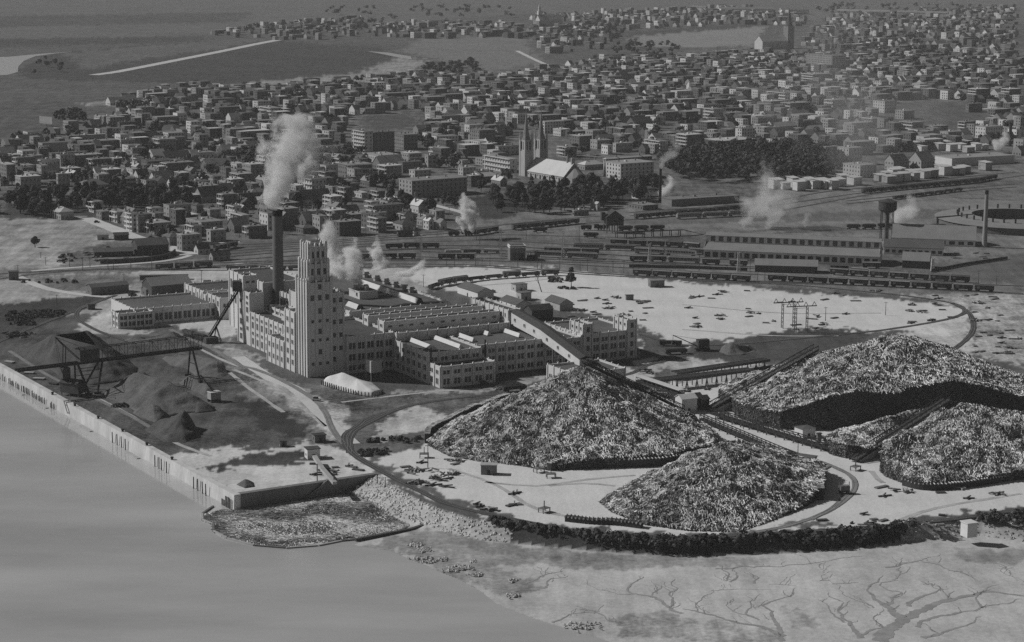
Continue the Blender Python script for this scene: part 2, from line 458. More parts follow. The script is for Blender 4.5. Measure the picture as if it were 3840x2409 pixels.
mud = (~inland) & (~bank) & inpoly(X, Y, BANK_TOE + WATERLINE[::-1])
k = np.nonzero(bank)[0]
dt, dw = dist_line(X[k], Y[k], BANK_TOP), dist_line(X[k], Y[k], BANK_TOE)
H[k] = TOE * dt / (dt + dw + 1e-6); tone[k] = .46; var[k] = .3
k = np.nonzero(mud)[0]
dt, dw = dist_line(X[k], Y[k], BANK_TOE), dist_line(X[k], Y[k], WATERLINE)
s_ = dt / (dt + dw + 1e-6)
H[k] = TOE + (WL - TOE) * s_ + .05 * (n1[k])
tone[k] = .54; var[k] = .2
def mzone(c, pts, t, v=.3):
    pl = [P(c, a, b, TOE) for a, b in pts]
    kk = inpoly(jx, jy, pl) & mud
    tone[kk] = t; var[kk] = v
mzone('z8', [(480, 690), (700, 740), (1000, 800), (1600, 850), (2400, 905), (2400, 985), (1500, 985), (1000, 960), (560, 900), (300, 840), (100, 830), (450, 745)], .32, .4)
mzone('z8', [(700, 750), (1000, 805), (1300, 850), (1600, 930), (1300, 930), (950, 880), (800, 820)], .22, .45)
mzone('z8', [(300, 850), (700, 860), (1000, 960), (1400, 1080), (1300, 1200), (1100, 1130), (800, 1030), (500, 920)], .38, .45)
mzone('z9', [(0, 900), (600, 895), (640, 960), (300, 975), (0, 985)], .38, .35)
mzone('z9', [(1900, 840), (2400, 850), (2400, 930), (1950, 930)], .38, .3)
mzone('z8', [(1900, 1330), (2300, 1300), (2410, 1360), (2410, 1480), (2000, 1480)], .38, .5)
mzone('z9', [(0, 1330), (220, 1350), (650, 1430), (700, 1500), (0, 1500)], .40, .5)
mzone('z9', [(690, 1300), (800, 1250), (930, 1360), (920, 1400), (760, 1410)], .38, .4)
far_water = (~inland) & (~bank) & (~mud)
H[far_water] = -9.0
# soften hard edges between kinds of ground
tg, vg = tone.reshape(nr, nc), var.reshape(nr, nc)
for _ in range(1):
    for g_ in (tg, vg):
        g_[1:-1, 1:-1] = .6 * g_[1:-1, 1:-1] + .1 * (g_[:-2, 1:-1] + g_[2:, 1:-1] + g_[1:-1, :-2] + g_[1:-1, 2:])
tone, var = tg.ravel(), vg.ravel()
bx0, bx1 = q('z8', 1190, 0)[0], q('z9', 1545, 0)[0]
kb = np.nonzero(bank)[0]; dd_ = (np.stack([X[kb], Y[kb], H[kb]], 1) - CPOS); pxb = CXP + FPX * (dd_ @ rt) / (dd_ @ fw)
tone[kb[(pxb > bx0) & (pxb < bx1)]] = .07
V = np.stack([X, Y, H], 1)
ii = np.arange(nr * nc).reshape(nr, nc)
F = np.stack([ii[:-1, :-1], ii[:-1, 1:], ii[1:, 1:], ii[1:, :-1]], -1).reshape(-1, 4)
gm, nt, b = _nt('ground_surface')
pos = N(nt, 'ShaderNodeNewGeometry').outputs['Position']
at = N(nt, 'ShaderNodeAttribute', attribute_name='tone').outputs['Fac']; av = N(nt, 'ShaderNodeAttribute', attribute_name='patch').outputs['Fac']
a1 = noise_node(nt, pos, .045, 6, .62); a2 = noise_node(nt, pos, .5, 4, .65); a3 = noise_node(nt, pos, .008, 3, .5)
t1 = math_node(nt, 'MULTIPLY_ADD', a1, 4.4, -2.2); t2 = math_node(nt, 'MULTIPLY_ADD', a2, 3.2, -1.6); t3 = math_node(nt, 'MULTIPLY_ADD', a3, 1.6, -.8)
sm = math_node(nt, 'ADD', math_node(nt, 'ADD', t1, t2), t3)
k1 = math_node(nt, 'MULTIPLY', sm, av)
f = math_node(nt, 'MAXIMUM', math_node(nt, 'ADD', k1, 1.0), .22)
f = math_node(nt, 'MULTIPLY', at, math_node(nt, 'MINIMUM', f, 2.4))
sp1 = noise_node(nt, pos, 1.3, 2, .7); sp2 = noise_node(nt, pos, .09, 4, .6)
sk = math_node(nt, 'MULTIPLY', math_node(nt, 'SUBTRACT', sp1, .60), 9.0, clamp=True); sk = math_node(nt, 'MULTIPLY', sk, math_node(nt, 'MULTIPLY', math_node(nt, 'SUBTRACT', sp2, .42), 5.0, clamp=True))
f = math_node(nt, 'MULTIPLY', f, math_node(nt, 'MULTIPLY_ADD', sk, -.3, 1.0))
mpr = N(nt, 'ShaderNodeMapping'); mpr.inputs['Scale'].default_value = (.5, .06, 1); mpr.inputs['Rotation'].default_value = (0, 0, .9); nt.links.new(pos, mpr.inputs['Vector'])
st_ = noise_node(nt, mpr.outputs[0], .35, 4, .6); sv = math_node(nt, 'MULTIPLY', math_node(nt, 'MULTIPLY_ADD', st_, 3.0, -1.5), math_node(nt, 'MINIMUM', av, .5)); f = math_node(nt, 'MULTIPLY', f, math_node(nt, 'MAXIMUM', math_node(nt, 'ADD', sv, 1.0), .3))
f = math_node(nt, 'MINIMUM', f, .78)
grey(nt, f, b.inputs['Base Color']); b.inputs['Roughness'].default_value = .95; b.inputs['Specular IOR Level'].default_value = .1
bp = N(nt, 'ShaderNodeBump'); bp.inputs['Strength'].default_value = .5; bp.inputs['Distance'].default_value = .35
nt.links.new(a2, bp.inputs['Height']); nt.links.new(bp.outputs[0], b.inputs['Normal'])
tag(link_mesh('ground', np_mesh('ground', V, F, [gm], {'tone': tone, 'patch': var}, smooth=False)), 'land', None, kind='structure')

# ------------------------------------------------------------------ water
wm, nt, b = _nt('river_water')
pos = N(nt, 'ShaderNodeNewGeometry').outputs['Position']
mp = N(nt, 'ShaderNodeMapping'); mp.inputs['Scale'].default_value = (.35, 1.0, 1.0); mp.inputs['Rotation'].default_value = (0, 0, .25)
nt.links.new(pos, mp.inputs['Vector'])
r1 = noise_node(nt, mp.outputs[0], .9, 5, .6); r2 = math_node(nt, 'ADD', math_node(nt, 'MULTIPLY', noise_node(nt, mp.outputs[0], .022, 6, .6), .7), math_node(nt, 'MULTIPLY', noise_node(nt, pos, .006, 3, .5), .3))
v_ = math_node(nt, "MULTIPLY_ADD", r2, .60, .17)
grey(nt, v_, b.inputs['Base Color'])
b.inputs['Roughness'].default_value = .07; b.inputs['IOR'].default_value = 1.33
bp = N(nt, 'ShaderNodeBump'); bp.inputs['Strength'].default_value = .05; bp.inputs['Distance'].default_value = .25
nt.links.new(r1, bp.inputs['Height']); nt.links.new(bp.outputs[0], b.inputs['Normal'])
b2 = MB(); b2.add([(-2500, 300, WL), (2500, 300, WL), (2500, 1900, WL), (-2500, 1900, WL)], [(0, 1, 2, 3)])
tag(b2.build('water', wm), 'river', None, kind='structure')
fw_, nt, b = _nt('far_river_water')
b.inputs['Base Color'].default_value = (.5, .5, .5, 1); b.inputs['Roughness'].default_value = .25; b.inputs['IOR'].default_value = 1.33
for pts in ([('z1', -300, 405), ('z1', 60, 402), ('z1', 300, 380), ('z1', 510, 366), ('z1', 380, 380), ('z1', 250, 398), ('z1', 170, 430), ('z1', 130, 470), ('z1', 125, 510), ('z1', 50, 530), ('z1', -300, 545)],
            [('z2', 180, 362), ('z2', 300, 385), ('z2', 430, 412), ('z2', 500, 420), ('z2', 490, 400), ('z2', 330, 372)]):
    b2 = MB(); pl = [P(*p, .25) for p in pts]
    b2.add(pl, [tuple(range(len(pl)))])
    tag(b2.build('river', fw_), 'far river', None, kind='structure')

# ------------------------------------------------------------------ roads and streets
M_DUST = mat('dusty_road', .60, .12, .08, .12, .8)
M_DIRT = mat('dirt_road', .16, .25, .1, .25, .9)
def road(name, c, pts, wd, m, z=.06, ragged=.12, sm=True):
    b = MB(); L = Pl(c, pts)
    strip_mesh(b, smooth_line(L, 8.0) if sm else L, wd, z, m=0, ragged=ragged)
    return tag(b.build(name, m), kind='structure')
road('street', 'd6', [(820, 160), (1060, 250), (1300, 345), (1520, 415), (1700, 470), (1890, 535)], 13, M_DUST)
road('dirt_road', 'd6', [(100, 745), (180, 785), (300, 840), (430, 885), (560, 912), (800, 948), (1090, 972)], 6.5, M_DUST, .07)
road('street', 'd6', [(270, 705), (450, 688), (800, 662), (1300, 630), (1600, 605), (1800, 572), (1900, 540)], 4.5, M_DUST, .08)
road('highway', 'z1', [(660, 532), (830, 508), (1130, 450), (1560, 365), (1800, 315), (1960, 285)], 18, M_DUST, .3)
road('street', 'd6', [(2000, 440), (2240, 410), (2410, 405)], 5, M_DUST)
road('mill_road', 'o', [(560, 840), (640, 893), (690, 912), (745, 965), (790, 1010), (830, 1045)], 7, M_DUST, .05)
road('street', 'z2', [(1000, 710), (1120, 700), (1400, 682), (1560, 668), (1640, 655)], 8, M_DUST, .1)
road('street', 'z3', [(1080, 662), (1260, 648), (1420, 634)], 8, M_DUST, .1)
road('street', 'z3', [(2110, 772), (2240, 762), (2420, 748)], 8, M_DUST, .1)
road('street', 'z3', [(1140, 455), (1250, 460), (1330, 468)], 8, M_DUST, .1)
road('street', 'z2', [(1240, 360), (1340, 410), (1450, 460)], 8, M_DUST, .1)
road('street', 'e3', [(1040, 1060), (1220, 1105), (1480, 1170), (1560, 1200)], 7, M_DUST, .1)
road('street', 'e3', [(0, 1395), (330, 1350), (560, 1310), (660, 1290)], 6, M_DUST, .1)
road('street', 'e3', [(550, 1290), (700, 1310), (900, 1355)], 7, M_DUST, .12)
road('street', 'e2', [(1310, 1285), (1500, 1290), (1640, 1285), (2056, 1270)], 6, M_DUST, .1)
road('street', 'e2', [(1380, 1370), (1590, 1425), (1760, 1410), (2056, 1390)], 6, M_DUST, .12)
road('street', 'e1', [(1100, 375), (1200, 420), (1290, 480), (1330, 520)], 10, M_DUST, .1)
road('street', 'e1', [(380, 920), (480, 960), (600, 1000), (745, 1040)], 11, M_DUST, .1)

M_PATH = mat('worn_path', .46, .25, .15, .25, 1.2, .9)
for c_, pts_ in (('d3', [(1330, 540), (1380, 600), (1415, 625)]), ('d3', [(1500, 900), (1800, 800), (2390, 700)]), ('d4', [(520, 980), (900, 1010), (1300, 960), (1650, 930)]), ('d4', [(250, 880), (600, 1000), (900, 1180), (1300, 1270)]), ('d4', [(1000, 1010), (1250, 990), (1500, 1010)]),
                 ('z6', [(0, 815), (600, 858), (1100, 860)]), ('z6', [(0, 640), (700, 700), (1400, 700)]), ('z6', [(2090, 840), (2200, 930), (2380, 1070)]), ('c8', [(930, 800), (1300, 990), (1700, 1240), (2100, 1400)]), ('c8', [(2400, 480), (2200, 400), (2000, 300)]), ('z4', [(1650, 1100), (1850, 1180), (2050, 1300), (2300, 1500)]), ('z4', [(1620, 1120), (1800, 1260), (2000, 1400)]), ('c10', [(700, 720), (1100, 690), (1500, 640)]), ('z5', [(0, 1330), (600, 1260), (1200, 1220)])):
    road('path', c_, pts_, 2.2, M_PATH, .05, .5)
# ------------------------------------------------------------------ the mill: local x runs along the shaded fronts, local -y comes towards the river
M_BRICK = mat('pale_brick', .66, .10, .12, .07, 1.2, .92, stretch=(1, 1, .35))
M_BRICK2 = mat('pale_brick_stained', .63, .16, .10, .10, .9, .92, stretch=(1, 1, .3))
M_COPING = mat('concrete_coping', .72, .08, .3, .06, 1.5, .85)
M_TAR = mat('tar_roof', .085, .22, .06, .14, .5, .85)
M_TAR2 = mat('gravel_roof', .125, .20, .07, .14, .5, .9)
M_GLASS = mat('dark_window_glass', .022, .2, .4, .1, 2, .25, spec=.5)
M_FRAME = mat('window_frame_paint', .13, .1, .5, .05, 2, .7)
M_TIN = mat('white_roofing_sheet', .66, .08, .2, .05, 1.5, .6)
M_STEEL = mat('black_steel', .03, .2, .5, .1, 2, .6)
M_IRON = mat('rusty_iron', .06, .3, .5, .15, 2, .8)
M_TIMBER = mat('weathered_timber', .17, .25, .5, .2, 2, .9)
M_DKWOOD = mat('dark_boarding', .085, .25, .4, .2, 1.5, .9)
M_PALEWOOD = mat('pale_boarding', .42, .15, .4, .12, 1.5, .9)
M_WHITE = mat('whitewash', .70, .08, .3, .06, 1.5, .85)

ANG = math.radians(60.5)
MO = P('c1', 437, 1460)
eA = np.array([math.sin(ANG), math.cos(ANG), 0]); eB = np.array([math.cos(ANG), -math.sin(ANG), 0])
MROT = math.radians(90) - ANG
def MW(a, b, z=0.0): return MO + eA * a + eB * b + np.array([0, 0, z])
def mab(c, x, y, z=0.0):
    p = P(c, x, y, z) - MO
    return p @ eA, p @ eB

_WIN = {}
def window_mesh(kind, wd, ht):
    """kind 1: one sash; 2: a pair of sashes. Lies in local xz, facing -y."""
    k = (kind, round(wd, 2), round(ht, 2))
    if k in _WIN: return _WIN[k]
    b = MB()
    n = kind; gap = .55 if n == 2 else 0
    pw = (wd - gap * (n - 1)) / n
    for i in range(n):
        x0 = -wd / 2 + i * (pw + gap); x1 = x0 + pw
        b.box(x0, x1, -.06, .02, 0, ht, 0)
        for xx in (x0, x1 - .12, (x0 + x1) / 2 - .05): b.box(xx, xx + .11, -.10, -.055, .1, ht - .1, 1)
        for zz in (0, ht / 2 - .05, ht - .1): b.box(x0, x1, -.105, -.05, zz, zz + .1, 1)
    b.box(-wd / 2 - .15, wd / 2 + .15, -.22, .0, -.16, 0, 2)
    _WIN[k] = b.mesh('window', [M_GLASS, M_FRAME, M_COPING])
    return _WIN[k]

def put_window(part, me, x, y, z, face):
    """face 'f' looks to -y, 'l' looks to -x."""
    return link_mesh('window', me, part, (x, y, z), 0.0 if face == 'f' else -math.pi / 2)

def block(parent, name, a0, a1, b0, b1, z0, z1, par=.9, bay=5.9, front=(), left=(), mw=None, mr=None, proud=.35, proudl=.38, kf=2, kl=2,
          ribs='fl', caps=True, wf=3.4, wl=2.6, cap_back=True, skip=None, nf=None, nl=None, right=()):
    """A flat-roofed block as a part of the mill: wall with ribs, roof, trim, and every window an object of its own.
    front/left: list of (sill height, window height)."""
    mw = mw or M_BRICK; mr = mr or M_TAR
    y0, y1 = -b1, -b0
    W = MB()
    W.box(a0, a1, y0, y1, z0, z1 - par, 0)
    t = .45
    for bx in ((a0, a1, y0, y0 + t), (a0, a1, y1 - t, y1), (a0, a0 + t, y0 + t, y1 - t), (a1 - t, a1, y0 + t, y1 - t)):
        W.box(bx[0], bx[1], bx[2], bx[3], z1 - par + .002, z1, 0)
    T = MB()
    for bx in ((a0, a1, y0, y0 + t), (a0, a1, y1 - t, y1), (a0, a0 + t, y0 + t, y1 - t), (a1 - t, a1, y0 + t, y1 - t)):
        T.box(bx[0] - .08, bx[1] + .08, bx[2] - .08, bx[3] + .08, z1 + .003, z1 + .2, 0)
    def cap(x, y):
        T.box(x - .36, x + .36, y - .36, y + .36, z1 + .21, z1 + .6)
        T.add([(x - .36, y - .36, z1 + .6), (x + .36, y - .36, z1 + .6), (x + .36, y + .36, z1 + .6), (x - .36, y + .36, z1 + .6), (x, y, z1 + 1.15)],
              [(0, 1, 4), (1, 2, 4), (2, 3, 4), (3, 0, 4)])
    NF = nf or max(1, round((a1 - a0) / bay)); NL = nl or max(1, round((b1 - b0) / bay))
    for i in range(NF + 1):
        x = a0 + .4 + (a1 - a0 - .8) * i / NF
        if 'f' in ribs: W.box(x - .4, x + .4, y0 - proud, y0 + .01, z0, z1 + .002)
        if caps:
            cap(x, y0 + .1)
            if cap_back: cap(x, y1 - .2)
    for i in range(NL + 1):
        y = y0 + .4 + (y1 - y0 - .8) * i / NL
        if 'l' in ribs: W.box(a0 - proudl, a0 + .01, y - .4, y + .4, z0, z1 + .004)
        if caps and 0 < i < NL: cap(a0 + .1, y); cap(a1 - .2, y)
    wall = W.build(name, [mw], parent)
    R = MB(); R.box(a0 + t, a1 - t, y0 + t, y1 - t, z1 - par + .004, z1 - par + .12)
    R.build('roof', [mr], wall)
    T.build('parapet_trim', [M_COPING], wall)
    for (zs, hh) in front:
        for i in range(NF):
            x = a0 + .4 + (a1 - a0 - .8) * (i + .5) / NF
            if skip and skip(x, y0, zs): continue
            put_window(wall, window_mesh(kf, wf, hh), x, y0 - .01, zs, 'f')
    for (zs, hh) in left:
        for i in range(NL):
            y = y0 + .4 + (y1 - y0 - .8) * (i + .5) / NL
            if skip and skip(a0, y, zs): continue
            put_window(wall, window_mesh(kl, wl, hh), a0 - .01, y, zs, 'l')
    return wall

mill = thing('paper_mill', 'pale brick paper mill with stepped tower, long halls and flat tarred roofs', 'paper mill', MO, MROT)
# --- the stepped tower
def tower():
    W = MB()
    def cap(x, y, z, s=.5, h=1.6):
        W.box(x - s, x + s, y - s, y + s, z, z + .5, 1)
        W.add([(x - s, y - s, z + .5), (x + s, y - s, z + .5), (x + s, y + s, z + .5), (x - s, y + s, z + .5), (x, y, z + h)], [(0, 1, 4), (1, 2, 4), (2, 3, 4), (3, 0, 4)], 1)
    def stage(a0, a1, c0, c1, z0, z1, nf, nl, pf, pl, rise):
        W.box(a0, a1, c0, c1, z0, z1)
        for i in range(nf + 1):
            x = a0 + .55 + (a1 - a0 - 1.1) * i / nf; e = rise if i in (0, nf) else rise * .45
            for yy, sg in ((c0, -1), (c1, 1)):
                W.box(x - .55, x + .55, min(yy, yy + sg * pf), max(yy, yy + sg * pf), z0, z1 + e); cap(x, yy + sg * pf * .4, z1 + e)
        for i in range(nl + 1):
            y = c0 + .55 + (c1 - c0 - 1.1) * i / nl; e = rise if i in (0, nl) else rise * .45
            for xx, sg in ((a0, -1), (a1, 1)):
                W.box(min(xx, xx + sg * pl), max(xx, xx + sg * pl), y - .5, y + .5, z0, z1 + e); cap(xx + sg * pl * .4, y, z1 + e)
    stage(0, 13.2, 0, 13.8, 0, 47.6, 3, 4, .3, .5, 1.5)
    stage(1.3, 11.9, 1.3, 12.5, 47.6, 56.8, 3, 3, .55, .8, 1.2)
    stage(2.1, 11.1, 2.1, 11.7, 56.8, 65.6, 3, 3, .55, .8, 1.0)
    W.box(4.2, 8.8, 4.4, 9.4, 65.6, 67.6)
    wall = W.build('tower', [M_BRICK2, M_COPING], mill)
    
    for r_ in ((.6, 12.6, .6, 13.2, 47.61, 47.9), (1.9, 11.3, 1.9, 11.9, 56.81, 57.0), (2.7, 10.5, 2.7, 11.1, 65.61, 65.8), (4.1, 8.9, 4.3, 9.5, 67.6, 67.9)):
        b = MB(); b.box(*r_); b.build('roof', [M_TAR2], wall)
    b = MB(); b.tube((8.6, 7, 67.9), (8.6, 7, 77), .13, .06, 6); b.build('flagpole', [M_STEEL], wall)
    big, small = window_mesh(1, 1.8, 2.7), window_mesh(1, 1.5, 1.5)
    for z in (44.0, 38.6, 31.8, 21.6, 11.2): put_window(wall, big, 6.6, -.01, z, 'f')
    for x in (2.6, 10.6):
        put_window(wall, big, x, -.01, 38.6, 'f')
    for z in (27.4, 17.8, 5.8):
        for x in (2.6, 6.6, 10.6): put_window(wall, small, x, -.01, z, 'f')
    nb, ns = window_mesh(1, 1.1, 2.6), window_mesh(1, 1.0, 1.5)
    for z in (44.0, 38.6, 31.8, 21.6, 11.2): put_window(wall, nb, -.01, 6.9, z, 'l')
    for y in (3.7, 10.2): put_window(wall, nb, -.01, y, 38.6, 'l')
    for z in (27.4, 17.8, 5.8):
        for y in (3.7, 6.9, 10.2): put_window(wall, ns, -.01, y, z, 'l')
    for z, x0, x1, c in ((51.2, 1.3, 11.9, 1.3), (59.6, 2.1, 11.1, 2.1)):
        m3 = window_mesh(1, 1.7, 3.2)
        for k in range(3): put_window(wall, m3, x0 + (x1 - x0) * (k + .5) / 3, c - .01, z, 'f')
        y0, y1 = c, (12.5 if c < 2 else 11.7)
        m4 = window_mesh(1, 1.3, 3.0)
        for k in range(3): put_window(wall, m4, x0 - .01, y0 + (y1 - y0) * (k + .5) / 3, z, 'l')
    d = MB(); d.box(-.05, .3, 2.8, 4.6, 0, 3.0); d.build('door', [M_STEEL], wall)
tower()
lift = block(mill, 'lift_shaft', 13.2, 20.6, -12, -1.4, 0, 41.3, bay=3.7, caps=True, proud=.3, ribs='f', front=(), kf=1)
for z in (36.5, 31.8, 25.5, 18.8, 12.0, 6.5):
    for x in (15.0, 18.6):
        if (int(z * 3) + int(x)) % 4 != 1: put_window(lift, window_mesh(1, 1.7, 2.3), x, 1.39, z, 'f')
block(mill, 'stair_block', -.9, 12, -26.4, -13.9, 0, 30.6, bay=6.2, left=((3.5, 2.6), (8.6, 2.6), (14.2, 2.0), (19.0, 3.0), (25.2, 2.2)), ribs='l', wl=2.3, proudl=.38)
block(mill, 'annex', -1.5, 6, -48.3, -26.5, 0, 13.6, left=((2.8, 2.4), (8.4, 2.6)), ribs='l', nl=4, wl=1.9, proudl=.38)
block(mill, 'digester_wing', 6, 15.5, -88.5, -26.5, 0, 18.4, left=((1.5, 3.4), (6.6, 1.7), (10.2, 3.4), (15.0, 1.6)), ribs='l', nl=10, wl=2.3, proudl=.38, front=())
block(mill, 'chip_bin', 6, 13.9, -96.4, -88.6, 0, 28.4, left=((8.0, 2.0), (12.5, 3.2), (17.5, 3.0), (21.8, 1.6), (25.0, 1.6)), ribs='l', nl=1, wl=2.8, proudl=.38, nf=2, kf=1)
el = block(mill, 'coal_elevator', 5.8, 13.6, -105.3, -96.5, 0, 36.6, left=((2.0, 3.0), (6.5, 1.6), (10.0, 3.2), (15.5, 3.0), (22.0, 1.7), (33.0, 1.6)), ribs='l', nl=1, wl=3.0, proudl=.38, nf=2)
for x in (8.0, 11.2): put_window(el, window_mesh(1, 1.8, 1.2), x, 96.49, 32.6, 'f')
block(mill, 'washer_house', 15.6, 25.5, -84, -40, 0, 21.2, left=((18.6, 1.5),), ribs='l', nl=7, wl=3.2, proudl=.3, bay=6.0)
block(mill, 'boiler_house', 19, 44, -150, -101, 0, 31.2, bay=6.2, left=((22, 5), (14, 4)), ribs='l', wl=2.2, proudl=.38)
block(mill, 'furnace_house', 26, 39, -95, -81.5, 0, 27.0, left=((19, 4.5),), ribs='l', wl=3.0, nl=3)
block(mill, 'acid_tower', 25.6, 39, -81, -64, 0, 29.6, left=(), ribs='l', nl=2)
block(mill, 'bleach_house', 13.3, 44.9, -63.8, -46, 0, 19.8, ribs='')
block(mill, 'finishing_hall', 44.2, 62, -190, -152, 0, 20.5, ribs='l', left=((14, 3),))
block(mill, 'store_wing', 20, 60, -222, -192, 0, 12.5, ribs='fl', left=((3, 2.6), (7.5, 2.2)), front=(), bay=6, wl=2.4)
# --- main front and halls
block(mill, 'main_block', 20.7, 47, -45.9, 1, 0, 18.9, front=((1.6, 2.6), (6.6, 3.2), (12.4, 3.2)), ribs='f', nf=5, bay=5.9, mw=M_BRICK2)
mh = block(mill, 'machine_hall', 45, 105, -151.9, -47, 0, 22, ribs='l', bay=5.9, mr=M_TAR2)
block(mill, 'screen_hall', 45, 112.4, -31, -24.4, 18.0, 23.3, par=.6, ribs='l', bay=5.95, left=((20.2, 1.5),), nl=1, wl=2.6, proudl=.3)
block(mill, 'screen_hall', 45, 112.4, -13, -6, 18.0, 23.3, par=.6, ribs='l', bay=5.95, left=((20.2, 1.5),), nl=1, wl=2.6, proudl=.3, front=((20.2, 1.0),), kf=1, wf=2.2)
block(mill, 'grinder_house', 47.05, 112.8, -46.9, 3.6, 0, 18.8, ribs='f', bay=5.95, front=())
block(mill, 'wood_room', 46.2, 76.2, 3.7, 40.2, 0, 15.3, ribs='fl', bay=5.95, left=((1.6, 2.6), (6.2, 2.8), (11.2, 1.8)), front=((11.0, 1.9),), wl=2.6, mr=M_TAR2, proudl=.38)
block(mill, 'wood_room_end', 76.3, 127.8, 3.7, 34.4, 0, 15.3, ribs='f', bay=5.95, front=((1.4, 2.4), (6.2, 2.8), (11.0, 1.9)), mr=M_TAR2)
block(mill, 'front_annex', 46.5, 77, 40.3, 52.8, 0, 10.6, ribs='fl', bay=6.0, left=((1.6, 2.9), (6.6, 2.0)), front=((1.6, 2.9), (6.8, 1.8)), nl=2, wl=2.6, proudl=.38, mr=M_TAR2)
block(mill, 'conveyor_head', 113, 120.6, -40, 1.9, 0, 24.9, ribs='l', bay=5.0, left=(), proudl=.3, nf=1)
hh = [o for o in mill.children if o.name.startswith('conveyor_head')][-1]
for y in (1.5, 3.4): put_window(hh, window_mesh(1, 1.0, 2.0), 112.99, y, 21.0, 'l')
# roof lights: glass ridges on the wood room, long monitors on the machine hall
def rooflight(part, x, y0, y1, z, wd, ht, box=False):
    b = MB()
    if box:
        b.add([(x - wd / 2, y0, z), (x + wd / 2, y0, z), (x + wd / 2, y1, z), (x - wd / 2, y1, z), (x - wd * .2, y0, z + ht), (x + wd * .2, y0, z + ht), (x + wd * .2, y1, z + ht), (x - wd * .2, y1, z + ht)],
              [(3, 0, 4, 7), (1, 2, 6, 5)], 0)
        b.add([(x - wd / 2, y0, z), (x + wd / 2, y0, z), (x + wd / 2, y1, z), (x - wd / 2, y1, z), (x - wd * .2, y0, z + ht), (x + wd * .2, y0, z + ht), (x + wd * .2, y1, z + ht), (x - wd * .2, y1, z + ht)],
              [(0, 1, 5, 4), (2, 3, 7, 6), (4, 5, 6, 7)], 1)
    else:
        e = min(1.5, (y1 - y0) * .2)
        b.add([(x - wd / 2, y0, z), (x + wd / 2, y0, z), (x + wd / 2, y1, z), (x - wd / 2, y1, z), (x, y0 + e, z + ht), (x, y1 - e, z + ht)],
              [(3, 0, 4, 5), (1, 2, 5, 4), (0, 1, 4), (2, 3, 5)], 0)
        b.box(x - wd / 2 - .1, x + wd / 2 + .1, y0 - .1, y1 + .1, z - .4, z, 1)
    return b.build('roof_light', [M_TIN, M_DKWOOD], part)
wr = [o for o in mill.children if o.name.startswith('wood_room')]
for c, p0, p1 in (('c5', (825, 800), (1190, 940)), ('c5', (1150, 770), (1520, 920)), ('c5', (1455, 735), (1690, 835)), ('c5', (1775, 700), (1880, 755)), ('c6', (80, 585), (345, 705))):
    a_, b_ = mab(c, p0[0], p0[1], 15.4); a2, b2_ = mab(c, p1[0], p1[1], 14.8)
    aa = (a_ + a2) / 2 + 1.4
    part = wr[0] if aa < 76 else wr[1]
    rooflight(part, aa, -max(b_, b2_), -max(min(b_, b2_), 4.6), 14.9, 3.2, 1.7)
rooflight(mh, 91.6, 57.5, 148, 21.2, 4.6, 2.6, True)
rooflight(mh, 55.0, 55.5, 140, 21.2, 4.6, 2.6, True)
gh = [o for o in mill.children if o.name.startswith('grinder_house')][0]
for x0, x1 in ((50, 73), (80, 103)):
    b = MB(); b.add([(x0, -1.6, 18.05), (x1, -1.6, 18.05), (x1, .6, 18.05), (x0, .6, 18.05), (x0, -.5, 19.3), (x1, -.5, 19.3)], [(0, 1, 5, 4), (2, 3, 4, 5), (0, 4, 3), (1, 2, 5)])
    b.build('roof_light', [M_TIN], gh)
b = MB(); b.box(67.6, 78.5, 82.5, 96, 21.2, 25.0, 0); pent = b.build('fan_house', [M_BRICK], mh)
b = MB(); b.box(68, 78.1, 82.9, 95.6, 25.0, 25.2); b.build('roof', [M_TAR2], pent)
b = MB(); b.box(67.4, 78.7, 82.3, 82.7, 25.0, 25.4); b.box(67.4, 78.7, 95.8, 96.2, 25.0, 25.4); b.box(67.4, 67.8, 82.7, 95.8, 25.0, 25.4); b.box(78.3, 78.7, 82.7, 95.8, 25.0, 25.4); b.build('parapet_trim', [M_COPING], pent)
put_window(pent, window_mesh(1, 1.8, 1.8), 67.58, 86, 22.6, 'l')
def roof_vent(part, x, y, z, s=1.0):
    b = MB(); b.box(x - 1.3 * s, x + 1.3 * s, y - 1.3 * s, y + 1.3 * s, z, z + 2.0 * s); b.box(x - 1.9 * s, x + 1.9 * s, y - 1.9 * s, y + 1.9 * s, z + 2.0 * s, z + 2.4 * s)
    b.box(x - 1.5 * s, x + 1.5 * s, y - 1.5 * s, y + 1.5 * s, z + 2.4 * s, z + 3.4 * s); b.build('roof_vent', [M_PALEWOOD], part)
for y in (148, 134, 122, 110, 98, 90): roof_vent(mh, 102.6, y, 21.2)
for x, y in ((70, 92), (75.5, 91), (73.5, 86)): roof_vent(pent, x, y, 25.2, .7)
for x, y in ((60, 112), (52, 118), (85, 120)): roof_vent(mh, x, y, 21.2, .8)
for c, x, y0_, y1_ in (('c5', 1155, 890, 1215), ('c5', 1852, 830, 1040)):
    bb = 41.2 if x < 1500 else 35.4
    # the pipe stands against the front wall
    p = MW(0, bb)
    aa = along(p, eA, q(c, x, y0_)[0], 0, 160)
    b = MB(); b.tube((aa, -bb, 1.2 if bb > 40 else 4), (aa, -bb, 18.2), .4, n=8); b.build('vent_pipe', [M_STEEL], wr[0] if aa < 76 else wr[1])

